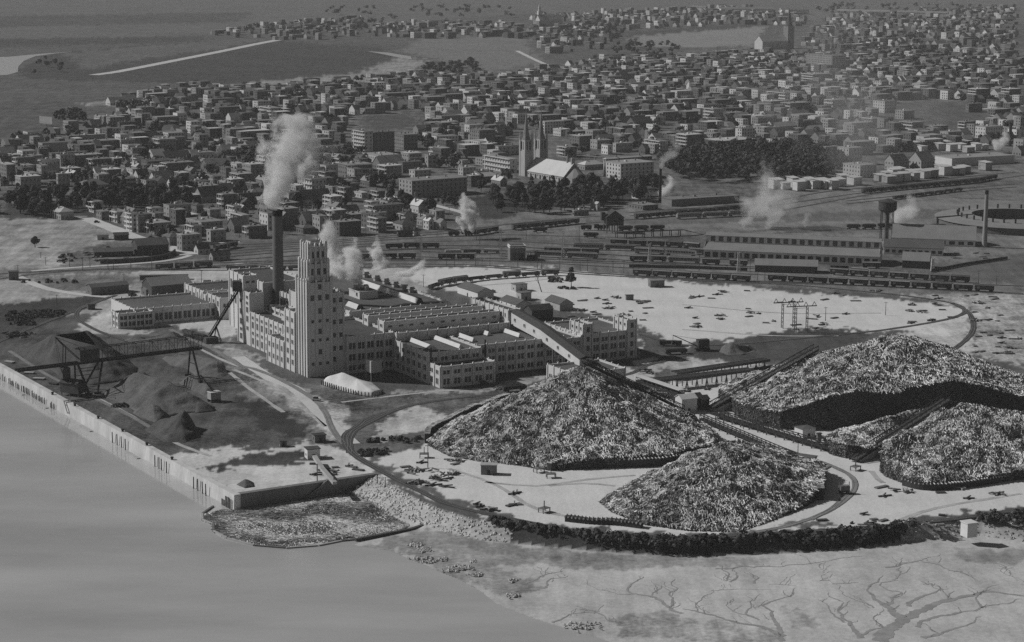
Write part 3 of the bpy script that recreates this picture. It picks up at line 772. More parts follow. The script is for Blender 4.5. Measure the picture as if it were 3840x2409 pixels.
# --- smokestack
SA, SB = 26.5, -98.0
b0 = MW(SA, SB)
zt = 20.0
while proj((b0[0], b0[1], zt))[1] > q('c1', 137, 62)[1]: zt += .1
st = thing('smokestack', 'tall dark cylindrical smokestack pouring smoke behind the mill tower', 'smokestack', b0)
m_stack = mat('soot_brick', .17, .12, .12, .08, 1.5, .9, stretch=(1, 1, .25))
b = MB(); b.lathe([(3.5, 0), (3.3, 20), (3.05, 30), (2.72, zt - 3.2)], 28); b.build('shaft', [m_stack], st)
b = MB(); b.lathe([(2.78, zt - 3.2), (2.80, zt - .4), (2.66, zt), (2.2, zt), (2.2, zt - 1.5)], 28); b.build('soot_band', [mat('soot', .02)], st)
b = MB(); b.box(-4.6, 4.6, -4.6, 4.6, 0, 19.6); b.build('base', [M_BRICK2], st)
STACK_TOP = np.array([b0[0], b0[1], zt])

# --- covered log conveyor down to the chipper house
gal = thing('covered_conveyor', 'long sloping covered conveyor with whitewashed side crossing over the mill yard', 'conveyor', MW(0, 0), MROT)
prof = [(1.95, 24.3, 17.8), (33, 20.1, 14.6), (72, 11.6, 7.2)]
b = MB(); r = MB()
for (b0_, t0, u0), (b1_, t1, u1) in zip(prof, prof[1:]):
    V = [(114, -b0_, u0), (114, -b1_, u1), (114, -b1_, t1), (114, -b0_, t0), (121, -b0_, u0), (121, -b1_, u1), (121, -b1_, t1), (121, -b0_, t0)]
    b.add(V, [(0, 1, 2, 3), (4, 5, 6, 7), (0, 4, 5, 1)])
    V = [(113.6, -b0_, t0), (113.6, -b1_, t1), (117.5, -b1_, t1 + 1.1), (117.5, -b0_, t0 + 1.1), (121.4, -b1_, t1), (121.4, -b0_, t0)]
    V += [(x, y, z + .2) for x, y, z in V]
    r.add(V, [(0, 1, 2, 3), (3, 2, 4, 5), (6, 7, 8, 9), (9, 8, 10, 11), (0, 1, 7, 6), (4, 5, 11, 10)])
b.add([(114, -72, 7.2), (121, -72, 7.2), (121, -72, 11.6), (114, -72, 11.6)], [(0, 1, 2, 3)])
side = b.build('side_wall', [M_WHITE], gal); r.build('roof', [M_TAR], gal)
for bb in (7, 17, 27, 40, 51, 62):
    zz = np.interp(bb, [p[0] for p in prof], [(p[1] + p[2]) / 2 for p in prof])
    put_window(side, window_mesh(2, 1.9, 1.5), 113.97, -bb, zz - .6, 'l')
b = MB()
for bb in (45, 60):
    zz = np.interp(bb, [p[0] for p in prof], [p[2] for p in prof])
    for xx in (114.6, 120.4): b.bar((xx, -bb, 0), (xx, -bb, zz), .5)
    b.bar((114.6, -bb, 0), (120.4, -bb, zz), .3); b.bar((120.4, -bb, 0), (114.6, -bb, zz), .3)
b.build('trestle', [M_TIMBER], gal)

def building(name, label, cat, a, b_): return thing(name, label, cat, MW(a, b_), MROT)
ch = building('chipper_house', 'low flat roofed brick building between the big log heap and the mill', 'building', 99, 91)
block(ch, 'wall', 0, 30, -25, 0, 0, 9.2, ribs='fl', front=((2.2, 2.6),), left=((2.2, 3.0),), bay=5.9, mr=M_TAR2)
rb = building('machine_shop', 'four storey brick block with two square roof turrets beside the white yard', 'building', 128, 33)
block(rb, 'wall', .1, 10.9, -38, -.2, 0, 13.8, ribs='f', front=((1.5, 2.6), (6.0, 2.6), (10.0, 1.8)), nf=2, bay=5.9, mr=M_TAR)
block(rb, 'wall', 11, 44, -38, 0, 0, 15.0, ribs='fl', front=((1.5, 2.8), (6.0, 3.0), (10.6, 2.0)), nf=6, bay=5.5, mr=M_TAR2,
      skip=lambda x, y, z: x < 17 or x > 39)
for x0 in (11.6, 38.4):
    t = block(rb, 'turret', x0, x0 + 5.9, -13, .35, 0, 20.4, ribs='fl', left=((17.2, 1.4),), nl=3, nf=1, kl=1, wl=1.3, proudl=.35, caps=True)
    for z in (16.2, 11.2, 6.4, 1.4): put_window(t, window_mesh(1, 1.7, 2.6), x0 + 2.95, -.37, z, 'f')
ws = building('warehouse', 'long low brick warehouse with flat roof and two storey office end', 'warehouse', -28, -175)
block(ws, 'wall', 0, 57, -39, 0, 0, 8.6, ribs='f', front=((1.5, 4.0),), bay=6.0, wf=4.2, mr=M_TAR2, proud=.25)
block(ws, 'office', -12, 8.3, -3, 8, 0, 8.3, ribs='fl', front=((1.2, 2.4), (4.9, 2.0)), left=((1.2, 2.2), (4.9, 1.6)), nf=4, nl=2, wl=1.8, wf=4.0, kf=2, mr=M_TAR2)
bs = building('store_building', 'two storey brick store between the warehouse and the coal elevator', 'building', 20.5, -167.5)
block(bs, 'wall', 0, 26, -20, 0, 0, 12.2, ribs='fl', left=((1.6, 3.0), (7.2, 3.0)), nl=3, wl=2.2, mr=M_TAR, front=((7.0, 2),), bay=6)
block(bs, 'wall', -.6, 26, -34, -20.1, 0, 11.0, ribs='l', left=((7, 2),), nl=2, wl=1.4, mr=M_TAR)

# --- inclined coal conveyor up to the elevator
p0 = P('c4', 1180, 1020); top = MW(5.6, -101, 29.5)
cc = thing('coal_conveyor', 'steep dark coal conveyor leaning against the tall left shaft of the mill', 'conveyor', p0)
d = top - p0; dh = np.array([d[0], d[1], 0]); dh /= np.linalg.norm(dh); s_ = np.array([-dh[1], dh[0], 0])
b = MB()
for k in (-1.1, 1.1):
    b.bar(s_ * k, s_ * k + d, .5, .9); b.bar(s_ * k + [0, 0, 2.2], s_ * k + d + [0, 0, 2.2], .35)
for t in np.linspace(.02, .98, 24):
    b.bar(s_ * -1.1 + d * t, s_ * 1.1 + d * t, .2); b.bar(s_ * 1.1 + d * t, s_ * 1.1 + d * min(1, t + .04) + [0, 0, 2.2], .15); b.bar(s_ * -1.1 + d * t, s_ * -1.1 + d * min(1, t + .04) + [0, 0, 2.2], .15)
b.build('truss', [M_STEEL], cc)
b = MB(); b.add([tuple(s_ * -1 + [0, 0, .5]), tuple(s_ * 1 + [0, 0, .5]), tuple(s_ * 1 + d + [0, 0, .5]), tuple(s_ * -1 + d + [0, 0, .5])], [(0, 1, 2, 3)]); b.build('belt', [mat('rubber_belt', .10)], cc)
b = MB(); t = .29
for k in (-1.3, 1.3):
    b.bar(d * t + s_ * k, np.array([d[0] * t, d[1] * t, 0]) + s_ * k * 1.8 - dh * 1.5, .35); b.bar(d * t + s_ * k, np.array([d[0] * t, d[1] * t, 0]) + s_ * k * 1.8 + dh * 2.5, .35)
b.build('support_leg', [M_STEEL], cc)
b = MB(); e = d; b.box(-2.2, 2.2, -2.2, 2.2, -1.5, 4); hd = b.build('head_box', [M_DKWOOD], cc, d - dh * 1.8); hd.rotation_euler = (0, 0, math.atan2(dh[1], dh[0]))
b = MB(); b.box(-3.5, 3.5, -2.5, 2.5, 0, 3.2); b.build('boot_house', [M_DKWOOD], cc, (2.5, -1.5, 0), .5)

# --- hopper tower in the court, white lime heap with its timber crib
hp = thing('hopper_tower', 'small boarded hopper on posts in the shaded mill court', 'hopper', P('c5', 420, 1330), MROT)
b = MB(); b.box(-3, 3, -3, 3, 4.5, 10.5, bottom=True); b.build('bin', [M_PALEWOOD], hp)
b = MB()
for x in (-2.7, 2.7):
    for y in (-2.7, 2.7): b.bar((x, y, 0), (x, y, 4.5), .5)
b.build('frame', [M_TIMBER], hp)
# ------------------------------------------------------------------ quay wall
def quay():
    t = thing('quay_wall', 'long pale concrete quay wall along the river with timber fenders', 'quay wall', (QUAY[1][0], QUAY[1][1], 0))
    o = QUAY[1]
    m = mat('stained_concrete', .60, .22, .12, .15, 1.2, .9, stretch=(1, 1, .25))
    md = mat('shaded_concrete', .20, .28, .12, .2, 1.0, .9, stretch=(1, 1, .3))  # run facing away from the sun: shade put into a darker concrete
    d1 = (QUAY0 - o) / np.linalg.norm(QUAY0 - o); n1_ = np.array([-d1[1], d1[0], 0])
    if n1_[1] > 0: n1_ = -n1_
    e2 = QEND - o; d2 = e2 / np.linalg.norm(e2); n2_ = np.array([d2[1], -d2[0], 0])
    b = MB(); L = np.linalg.norm(QUAY0 - o); n = 40
    # outer face stands 0.4 m in front of the edge of the ground sheet, which turns down behind it
    def wallrun(o0, d, nn, L, z1, mi):
        A = o0 + nn * .9; Bk = o0 - nn * 1.8
        V = []
        for s in np.linspace(0, L, n):
            a, c = A + d * s - o, Bk + d * s - o
            V += [(a[0] + nn[0] * .5, a[1] + nn[1] * .5, -9.5), (a[0], a[1], z1), (c[0], c[1], z1), (c[0], c[1], -9.5)]
        F = []
        for i in range(n - 1):
            for k in range(4):
                F.append((4 * i + k, 4 * i + (k + 1) % 4, 4 * i + 4 + (k + 1) % 4, 4 * i + 4 + k))
        F += [(0, 1, 2, 3), (4 * n - 1, 4 * n - 2, 4 * n - 3, 4 * n - 4)]
        b.add(V, F, mi)
    wallrun(o - d1 * 1.2, d1, n1_, L, .25, 0)
    wallrun(o + d2 * .1, d2, n2_, np.linalg.norm(e2), .22, 1)
    b.build('wall', [m, md], t)
    # fender piles, in clumps as on the photograph
    fend = [(2, 14), (17, 26), (33, 46), (50, 58), (66, 70), (82, 84), (96, 99), (122, 124)]
    w = MB(); xs = []
    for (c, x, y) in ([('c8', 1125, 1260), ('c8', 1165, 1285), ('c8', 1205, 1310), ('c8', 1248, 1335), ('z7', 1066, 275), ('z7', 1096, 290), ('z7', 1125, 300), ('z7', 1155, 320), ('z7', 1348, 430), ('z7', 1380, 445), ('z7', 1413, 465), ('z7', 1445, 480)]):
        p = P(c, x, y, WL); s = (p - o) @ d1; xs.append((s, 5.0))
    for s in np.arange(205, 420, 2.2):
        if random.random() < .72: xs.append((s, 2.2 + random.random() * 1.2))
    for s in (1.0, 1.9, 2.8, 3.7, 4.6, 6.2, 7.0, 7.8, 8.6): xs.append((s, 4.5 if s < 5 else 2.5))
    for s, hh in xs:
        w2 = MB(); p = o + d1 * s + n1_ * (1.9 + random.random() * .3) - o
        w2.tube((p[0], p[1], WL - 2), (p[0] + random.uniform(-.2, .2), p[1], WL + hh), .26, .22, 7)
        w2.build('fender_pile', [M_TIMBER if hh < 4.9 else M_DKWOOD], t)
    for x, y in ((150, 745), (390, 880), (840, 1115), (1320, 1390)):
        p = P('c8', x, y, WL)
        f = thing('floating_timber', 'pale floating timber %s along the quay' % {150: 'nearest the picture edge', 390: 'below the crane', 840: 'below the coal heaps', 1320: 'nearest the quay corner'}[x], 'floating timber', p + n1_ * .6, math.atan2(d1[1], d1[0]), 'floating timbers along the quay')
        bb = MB(); bb.box(-7, 7, -.8, .8, -.2, .35); bb.build('baulk', [M_PALEWOOD], f)
    # bollards
    for k, (c, x, y) in enumerate((('c8', 485, 768), ('c8', 715, 885), ('c8', 955, 1015), ('c8', 1205, 1148), ('c8', 1455, 1290), ('z7', 1037, 122), ('z7', 1215, 223))):
        p = P(c, x, y, .22)
        g = MB(); g.lathe([(.55, -.1), (.5, .8), (.75, .95), (.75, 1.2), (.4, 1.35)], 10)
        tag(g.build('bollard', M_STEEL, None, p), 'black iron mooring bollard, %s from the left on the quay edge' % ['first', 'second', 'third', 'fourth', 'fifth', 'sixth', 'seventh'][k], 'bollard', 'bollards on the quay edge')
quay()

# ------------------------------------------------------------------ heaps of pulpwood
LOGM = mat('peeled_log', 1.0, .12, .15, .1, 1.2, .85, attr='tone')
PILEBASE = mat('bark_litter', .05, .3, .3, .2, 1.5, .95)

def heap_surface(foot, walls, ridge, K=26, step=2.2, power=1.0, bump=.9, close=True):
    """Rings of points from the ridge out to the foot: returns V (K+2, M, 3)."""
    f = [np.asarray(p, float)[:2] for p in foot]; M_ = []; Wl = []
    n = len(f)
    for i in range(n):
        a, c = f[i], f[(i + 1) % n]; L = np.linalg.norm(c - a); m = max(1, int(L / step))
        for k in range(m): M_.append(a + (c - a) * k / m); Wl.append(walls[i] + (walls[(i + 1) % n] - walls[i]) * k / m)
    M_ = np.array(M_); Wl = np.array(Wl)
    R = np.zeros((len(M_), 3)); best = np.full(len(M_), 1e9)
    rr = [np.asarray(r, float) for r in ridge]
    segs = list(zip(rr, rr[1:])) if len(rr) > 1 else [(rr[0], rr[0])]
    for a, c in segs:
        d = c - a; L = d[:2] @ d[:2] + 1e-9
        t = np.clip(((M_ - a[:2]) @ d[:2]) / L, 0, 1)
        p = a[None] + t[:, None] * d[None]
        dd = np.linalg.norm(M_ - p[:, :2], axis=1)
        k = dd < best; best[k] = dd[k]; R[k] = p[k]
    out = []
    for k in range(K + 1):
        s = k / K
        xy = R[:, :2] * (1 - s) + M_ * s
        z = R[:, 2] * (1 - s ** power) + Wl * s ** power
        e = np.sin(math.pi * min(1, s * 1.02)) ** .5 if 0 < s < 1 else 0
        z = z + ((fnoise(xy[:, 0], xy[:, 1], 9, 3) - .5) * 2.2 + (vnoise(xy[:, 0] + 50, xy[:, 1], 3.6) - .5) * .9) * bump * (.35 + e)
        out.append(np.column_stack([xy, np.maximum(z, .05)]))
    out.append(np.column_stack([M_ + (M_ - M_.mean(0)) * .002, np.full(len(M_), -.3)]))
    return np.array(out)

def grid_faces(K, M_):
    i = np.arange(K * M_).reshape(K, M_)
    return np.stack([i[:-1], i[1:], np.roll(i[1:], -1, 1), np.roll(i[:-1], -1, 1)], -1).reshape(-1, 4)

def scatter_logs(G, count, L=2.3, d=.44, lo=.40, hi=.80, orient=.9, stick=.3):
    """Prisms scattered over a ring surface; returns V, F, tone."""
    K, M_, _ = G.shape
    A = G[:-1]; B = G[1:]; C = np.roll(B, -1, 1); D = np.roll(A, -1, 1)
    nrm = np.cross(C - A, D - B); ar = np.linalg.norm(nrm, axis=2) / 2
    pr = ar.ravel() / ar.sum()
    idx = rng.choice(len(pr), count, p=pr)
    u, v = rng.random(count)[:, None], rng.random(count)[:, None]
    a, b, c, e = [g.reshape(-1, 3)[idx] for g in (A, B, C, D)]
    p = (a * (1 - u) + b * u) * (1 - v) + (e * (1 - u) + c * u) * v
    nn = nrm.reshape(-1, 3)[idx]; nn /= np.linalg.norm(nn, axis=1)[:, None] + 1e-9
    nn[nn[:, 2] < -.05] *= -1
    t = rng.normal(size=(count, 3))
    if orient is not None: t = t * .55 + (b - a) / (np.linalg.norm(b - a, axis=1)[:, None] + 1e-9) * orient * rng.choice([-1, 1], count)[:, None]
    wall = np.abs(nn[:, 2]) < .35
    t = t - nn * (t * nn).sum(1)[:, None]
    t /= np.linalg.norm(t, axis=1)[:, None] + 1e-9
    t = t + nn * rng.uniform(-stick, stick, count)[:, None]
    wl_ = wall; t[wall] = nn[wall] * 1.0 + rng.normal(size=(wall.sum(), 3)) * .12
    t /= np.linalg.norm(t, axis=1)[:, None] + 1e-9
    x = np.cross(t, nn + 1e-3); x /= np.linalg.norm(x, axis=1)[:, None] + 1e-9
    y = np.cross(t, x)
    ll = L * rng.uniform(.75, 1.15, count)[:, None]; rr = d * .5 * rng.uniform(.7, 1.3, count)[:, None]
    p = p + nn * rr * rng.uniform(0, 1.6, count)[:, None]
    p[wall] -= t[wall] * ll[wall] * .40
    V = []
    for sg in (-.5, .5):
        for ca, sa in ((1, 0), (0, 1), (-1, 0), (0, -1)):
            V.append(p + t * ll * sg + x * rr * ca + y * rr * sa)
    V = np.stack(V, 1).reshape(-1, 3)
    base = (np.arange(count) * 8)[:, None]
    f = np.array([(0, 1, 5, 4), (1, 2, 6, 5), (2, 3, 7, 6), (3, 0, 4, 7), (3, 2, 1, 0), (4, 5, 6, 7)])
    F = (base[:, :, None] + f[None]).reshape(-1, 4)
    # barked logs are darker, peeled ones pale; contrast widened to paint in deeper shading
    cl = vnoise(p[:, 0] * 1.0 + p[:, 2], p[:, 1], 2.6)
    tn = np.where(rng.random(count) < np.clip(1.25 - 1.9 * cl, .05, .8), rng.uniform(.07, .22, count), rng.uniform(lo + .08, hi + .06, count))
    tn *= .6 + .75 * np.clip((fnoise(p[:, 0], p[:, 1], 11, 4) - .5) * 2.2 + .5, 0, 1)
    tn[wall] *= .30  # wall logs darkened, putting the cliff's shade into their tone
    return V, F, np.repeat(tn, 8)

def log_heap(label, foot, walls, ridge, count, **kw):
    sc = {k: kw.pop(k) for k in ('lo', 'hi', 'L', 'd', 'orient', 'stick') if k in kw}
    G = heap_surface(foot, walls, ridge, **kw)
    c = np.array([*G[-1][:, :2].mean(0), 0.0]); G = G - c
    t = thing('log_heap', label, 'log heap', c, 0, 'heaps of pulpwood on the white yard')
    K, M_, _ = G.shape
    link_mesh('core', np_mesh('core', G.reshape(-1, 3), grid_faces(K, M_), [PILEBASE]), t)
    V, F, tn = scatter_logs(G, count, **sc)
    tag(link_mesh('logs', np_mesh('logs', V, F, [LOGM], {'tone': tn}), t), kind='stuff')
    return t, G + c

def rpt(c, x, yg, yt):
    """Ridge point above ground spot (x, yg) reaching picture row yt."""
    p = P(c, x, yg); return np.array([p[0], p[1], height_at(c, x, yg, yt)])

R1 = [rpt('d4', 1262, 600, 112), rpt('d4', 1700, 560, 318), rpt('d4', 2000, 570, 470)]
F1 = Pl('d4', [(95, 705), (250, 785), (480, 825), (760, 855), (1000, 892), (1200, 885), (1460, 875), (1950, 842), (2230, 770), (2275, 690), (2180, 580), (1950, 470), (1600, 395), (1260, 370), (900, 400), (600, 460), (300, 575)])
W1 = [2.5, .4, .3, .3, .6, 3.6, 4.2, 4.6, 4.6, 3, 2, 2, 2, 2, 2, 3.5, 4.2]
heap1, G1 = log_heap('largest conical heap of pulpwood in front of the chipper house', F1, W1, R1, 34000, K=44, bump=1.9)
R2 = [rpt('z6', 930, 1310, 992), rpt('z6', 1200, 1335, 928), rpt('z6', 1480, 1345, 842), rpt('z6', 1880, 1335, 940), rpt('z6', 2200, 1345, 1080), rpt('z6', 2700, 1345, 1250)]
F2 = Pl('z6', [(255, 1300), (330, 1370), (400, 1440), (540, 1490), (690, 1520), (900, 1522), (1050, 1522), (1200, 1520), (1350, 1518), (1500, 1515), (1620, 1512), (1780, 1508), (1900, 1505), (2050, 1500), (2200, 1495), (2400, 1485), (2700, 1470), (3000, 1380), (2700, 1250), (2300, 1180), (1900, 1140), (1470, 1120), (1100, 1130), (800, 1150), (500, 1190), (300, 1240)])
W2 = [5, 6.5, 7, 7, 8.5, 12.2, 15.8, 17.6, 16.6, 16.4, 19.0, 21.0, 21.4, 19.6, 16.5, 13.2, 10, 5, 3, 3, 3, 3, 3, 3, 3, 3]
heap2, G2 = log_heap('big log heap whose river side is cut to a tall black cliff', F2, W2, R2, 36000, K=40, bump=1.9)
R4 = [rpt('o', 1700, 1150, 1040), rpt('o', 1775, 1125, 1062)]
F4 = Pl('o', [(1413, 1182), (1440, 1206), (1520, 1236), (1620, 1250), (1740, 1252), (1830, 1220), (1890, 1195), (1938, 1166), (1942, 1128), (1890, 1090), (1800, 1058), (1720, 1052), (1640, 1072), (1560, 1106), (1480, 1142)])
W4 = [.4, .8, .8, .4, .4, .4, 1.5, 5.5, 5.5, 3, 2, 2, 2, .5, .4]
heap4, G4 = log_heap('nearest log heap, darker on its left, beside the curved siding', F4, W4, R4, 20000, K=36, bump=1.7, lo=.36, hi=.78)
R3 = [rpt('d3', 1180, 375, 268), rpt('d3', 1400, 345, 172), rpt('d3', 1800, 255, 88)]
F3 = Pl('d3', [(998, 388), (1060, 428), (1150, 450), (1300, 462), (1450, 425), (1600, 370), (1800, 320), (1950, 270), (1800, 210), (1400, 250), (1100, 320)])
W3 = [5.5, 6.2, 6.2, 5, 3, 2, 2, 2, 2, 2, 4]
heap3, G3 = log_heap('small log heap with curved log wall left of the front stacking conveyor', F3, W3, R3, 11000, K=26, bump=1.4)
R5 = [rpt('d3', 1950, 395, 62), rpt('d3', 2250, 405, 108), rpt('d3', 2700, 415, 170)]
F5 = Pl('d3', [(1398, 548), (1440, 582), (1560, 628), (1640, 658), (1720, 674), (1880, 664), (2100, 638), (2400, 598), (2800, 560), (2950, 400), (2500, 280), (2150, 250), (1900, 270), (1720, 330), (1540, 420), (1430, 470)])
W5 = [9.0, 6, 3.5, 3, 3, 3, 3.5, 4, 4, 3, 2, 2, 2, 2, 5, 9.0]
heap5, G5 = log_heap('log heap cut by the right edge with a squared log wall on its left', F5, W5, R5, 22000, K=36, bump=1.8)
# low stacked-log walls standing at the foot of heaps
def log_wall(label, c, pts, h, th=2.2, n=500):
    L = smooth_line(Pl(c, pts), 1.5); o = L[len(L) // 2].copy(); o[2] = 0
    t = thing('log_wall', label, 'log wall', o)
    b = MB(); strip_mesh(b, L - o, th, 0)
    V = np.array(b.V); V2 = V.copy(); hh = h * (.85 + .3 * fnoise(L[:, 0], L[:, 1], 6, 2)); V2[0::2, 2] = hh; V2[1::2, 2] = hh
    m = len(L); VV = np.vstack([V, V2]); o2 = len(V); F = []
    for i in range(m - 1):
        F += [(o2 + 2 * i, o2 + 2 * i + 1, o2 + 2 * i + 3, o2 + 2 * i + 2), (2 * i, 2 * i + 2, o2 + 2 * i + 2, o2 + 2 * i), (2 * i + 1, o2 + 2 * i + 1, o2 + 2 * i + 3, 2 * i + 3)]
    F += [(0, o2, o2 + 1, 1), (2 * m - 2, 2 * m - 1, o2 + 2 * m - 1, o2 + 2 * m - 2)]
    link_mesh('core', np_mesh('core', VV, np.array(F), [PILEBASE]), t)
    d = np.gradient(L[:, :2], axis=0); d /= np.linalg.norm(d, axis=1)[:, None]
    k = rng.integers(0, m, n); p = L[k] - o; q_ = np.column_stack([-d[k, 1], d[k, 0], np.zeros(n)]) + rng.normal(size=(n, 3)) * .06
    p[:, 2] = hh[k] - rng.random(n) * .25 + .12
    s = .5 * (th + .3); V = []
    y = np.column_stack([d[k, 0], d[k, 1], np.zeros(n)]); zz = np.tile([0, 0, 1.0], (n, 1))
    for sg in (-s, s):
        for ca, sa in ((1, 0), (0, 1), (-1, 0), (0, -1)): V.append(p + q_ * sg + y * .2 * ca + zz * .2 * sa)
    V = np.stack(V, 1).reshape(-1, 3); f = np.array([(0, 1, 5, 4), (1, 2, 6, 5), (2, 3, 7, 6), (3, 0, 4, 7), (3, 2, 1, 0), (4, 5, 6, 7)])
    F = ((np.arange(n) * 8)[:, None, None] + f[None]).reshape(-1, 4)
    tag(link_mesh('logs', np_mesh('logs', V, F, [LOGM], {'tone': np.repeat(rng.uniform(.35, .75, n), 8)}), t), kind='stuff')
log_wall('stacked log wall curving round the left shoulder of the largest heap', 'd4', [(85, 690), (105, 640), (230, 575), (430, 480), (690, 385)], 4.6)
log_wall('black shadowed log wall at the right foot of the largest heap', 'd4', [(1005, 895), (1120, 868), (1360, 860), (1600, 868), (1930, 845), (2225, 775)], 3.6)
log_wall('low log wall under the heap at the right edge', 'd3', [(1560, 640), (1700, 672), (1880, 668), (2100, 640), (2380, 590)], 2.6)
log_wall('dark log stack lying between the small heap and the shore track', 'd4', [(1130, 1272), (1300, 1290), (1500, 1300), (1700, 1325)], 2.0, 3.0)
log_wall('short log wall at the right end of the nearest heap', 'd3', [(905, 640), (960, 700), (975, 745)], 5.0, 2.2, 200)

# ------------------------------------------------------------------ stacking conveyors and flumes
def truss_conveyor(name, label, p, r, wd, base_h, supports, white=False, group=None):
    o = np.array([p[0], p[1], 0.0]); d = np.asarray(r) - np.asarray(p); dh = np.array([d[0], d[1], 0]); L = np.linalg.norm(dh); dh /= L; s_ = np.array([-dh[1], dh[0], 0])
    t = thing(name, label, 'conveyor', o, 0, group)
    b = MB(); z0 = np.array([0, 0, p[2]])
    for k in (-wd / 2, wd / 2):
        b.bar(z0 + s_ * k, z0 + s_ * k + d, .45, .8); b.bar(z0 + s_ * k + [0, 0, 2.0], z0 + s_ * k + d + [0, 0, 2.0], .3, .35)
    nn = int(L / 3.5)
    for i in range(nn + 1):
        q0 = z0 + d * i / nn
        b.bar(q0 - s_ * wd / 2, q0 + s_ * wd / 2, .25)
        for k in (-wd / 2, wd / 2):
            b.bar(q0 + s_ * k, q0 + s_ * k + [0, 0, 2.0], .2)
            if i < nn: b.bar(q0 + s_ * k, z0 + d * (i + 1) / nn + s_ * k + [0, 0, 2.0], .16)
    b.build('truss', [M_STEEL], t)
    b = MB(); q0, q1 = z0 + [0, 0, .45], z0 + d + [0, 0, .45]
    b.add([tuple(q0 - s_ * wd * .42), tuple(q0 + s_ * wd * .42), tuple(q1 + s_ * wd * .42), tuple(q1 - s_ * wd * .42)], [(0, 1, 2, 3)])
    b.build('trough', [M_DKWOOD], t)
    if white:
        b = MB(); q0, q1 = z0 + [0, 0, 2.25], z0 + d + [0, 0, 2.25]; k = wd * .62
        b.add([tuple(q0 - s_ * k), tuple(q0 + s_ * k), tuple(q1 + s_ * k), tuple(q1 - s_ * k), tuple(q0 - s_ * k + [0, 0, .25]), tuple(q0 + s_ * k + [0, 0, .25]), tuple(q1 + s_ * k + [0, 0, .25]), tuple(q1 - s_ * k + [0, 0, .25])],
              [(0, 1, 2, 3), (4, 5, 6, 7), (0, 1, 5, 4), (1, 2, 6, 5), (2, 3, 7, 6), (3, 0, 4, 7)])
        b.build('roof', [M_TIN], t)
    for u in supports:
        q0 = z0 + d * u; b = MB()
        for k in (-wd / 2, wd / 2):
            b.bar(q0 + s_ * k, np.array([q0[0], q0[1], base_h]) + s_ * k * 1.5, .4)
        zm = (q0[2] + base_h) / 2
        b.bar(q0 + s_ * wd / 2, np.array([q0[0], q0[1], base_h]) - s_ * wd * .75, .22)
        b.bar(q0 - s_ * wd / 2, np.array([q0[0], q0[1], base_h]) + s_ * wd * .75, .22)
        b.build('support_leg', [M_TIMBER], t)
    return t, dh, s_
G_ST = 'conveyors stacking the log heaps'
p = P('c9', 960, 985); p[2] = 1.0; r = R2[0] + [0, 0, 2.6]
c2, dh, s_ = truss_conveyor('stacking_conveyor', 'long inclined conveyor rising to the left shoulder of the big cut heap', p, r, 4.2, 0, (.28, .46, .62, .8), group=G_ST)
b = MB()
for k in (-2.2, 2.2):
    V = [tuple(s_ * k + dh * x + [0, 0, z]) for x, z in ((2, -.2), (16, -.2), (16, 5.6), (2, .8))]
    b.add(V, [(0, 1, 2, 3)])
b.add([tuple(s_ * k + dh * 16 + [0, 0, z]) for k, z in ((-2.2, -.2), (2.2, -.2), (2.2, 5.6), (-2.2, 5.6))], [(0, 1, 2, 3)])
b.build('concrete_base', [M_PALEWOOD], c2)
p = P('d3', 1205, 478); p[2] = 1.0; r = rpt('d3', 1850, 300, 38)
c3, dh, s_ = truss_conveyor('stacking_conveyor', 'long inclined conveyor rising between the two front log heaps on the right', p, r, 4.2, 0, (.3, .5, .68, .85), group=G_ST)
b = MB()
for k in (-2.2, 2.2):
    V = [tuple(s_ * k + dh * x + [0, 0, z]) for x, z in ((2, -.2), (16, -.2), (16, 5.6), (2, .8))]
    b.add(V, [(0, 1, 2, 3)])
b.add([tuple(s_ * k + dh * 16 + [0, 0, z]) for k, z in ((-2.2, -.2), (2.2, -.2), (2.2, 5.6), (-2.2, 5.6))], [(0, 1, 2, 3)])
b.build('concrete_base', [M_PALEWOOD], c3)
p = P('c9', 640, 1000); p[2] = 1.5; r = R1[0] + [0, 0, 1.8]
truss_conveyor('stacking_conveyor', 'black conveyor climbing the right ridge to the peak of the largest heap', p, r, 3.6, 8, (.2, .4, .6, .8), group=G_ST)
p = P('c9', 640, 900); p[2] = 4.5; r = P('c9', 110, 745); r[2] = 5.5
truss_conveyor('transfer_conveyor', 'white roofed conveyor behind the right shoulder of the largest heap', p, r, 3.2, 0, (.1, .3, .5, .7, .9), white=True)
p = P('d3', 1110, 432); p[2] = 2.0; r = P('c9', 1010, 1060); r[2] = 2.0
truss_conveyor('log_haul', 'low dark log haulway running beside the sandy road between heaps', p, r, 2.4, 0, tuple(np.linspace(.05, .95, 14)))
p = P('d3', 850, 500); p[2] = 1.6; r = P('c9', 880, 1120); r[2] = 1.6
truss_conveyor('log_haul', 'low pale edged log haulway along the front of the sandy road', p, r, 2.0, 0, tuple(np.linspace(.05, .95, 12)))
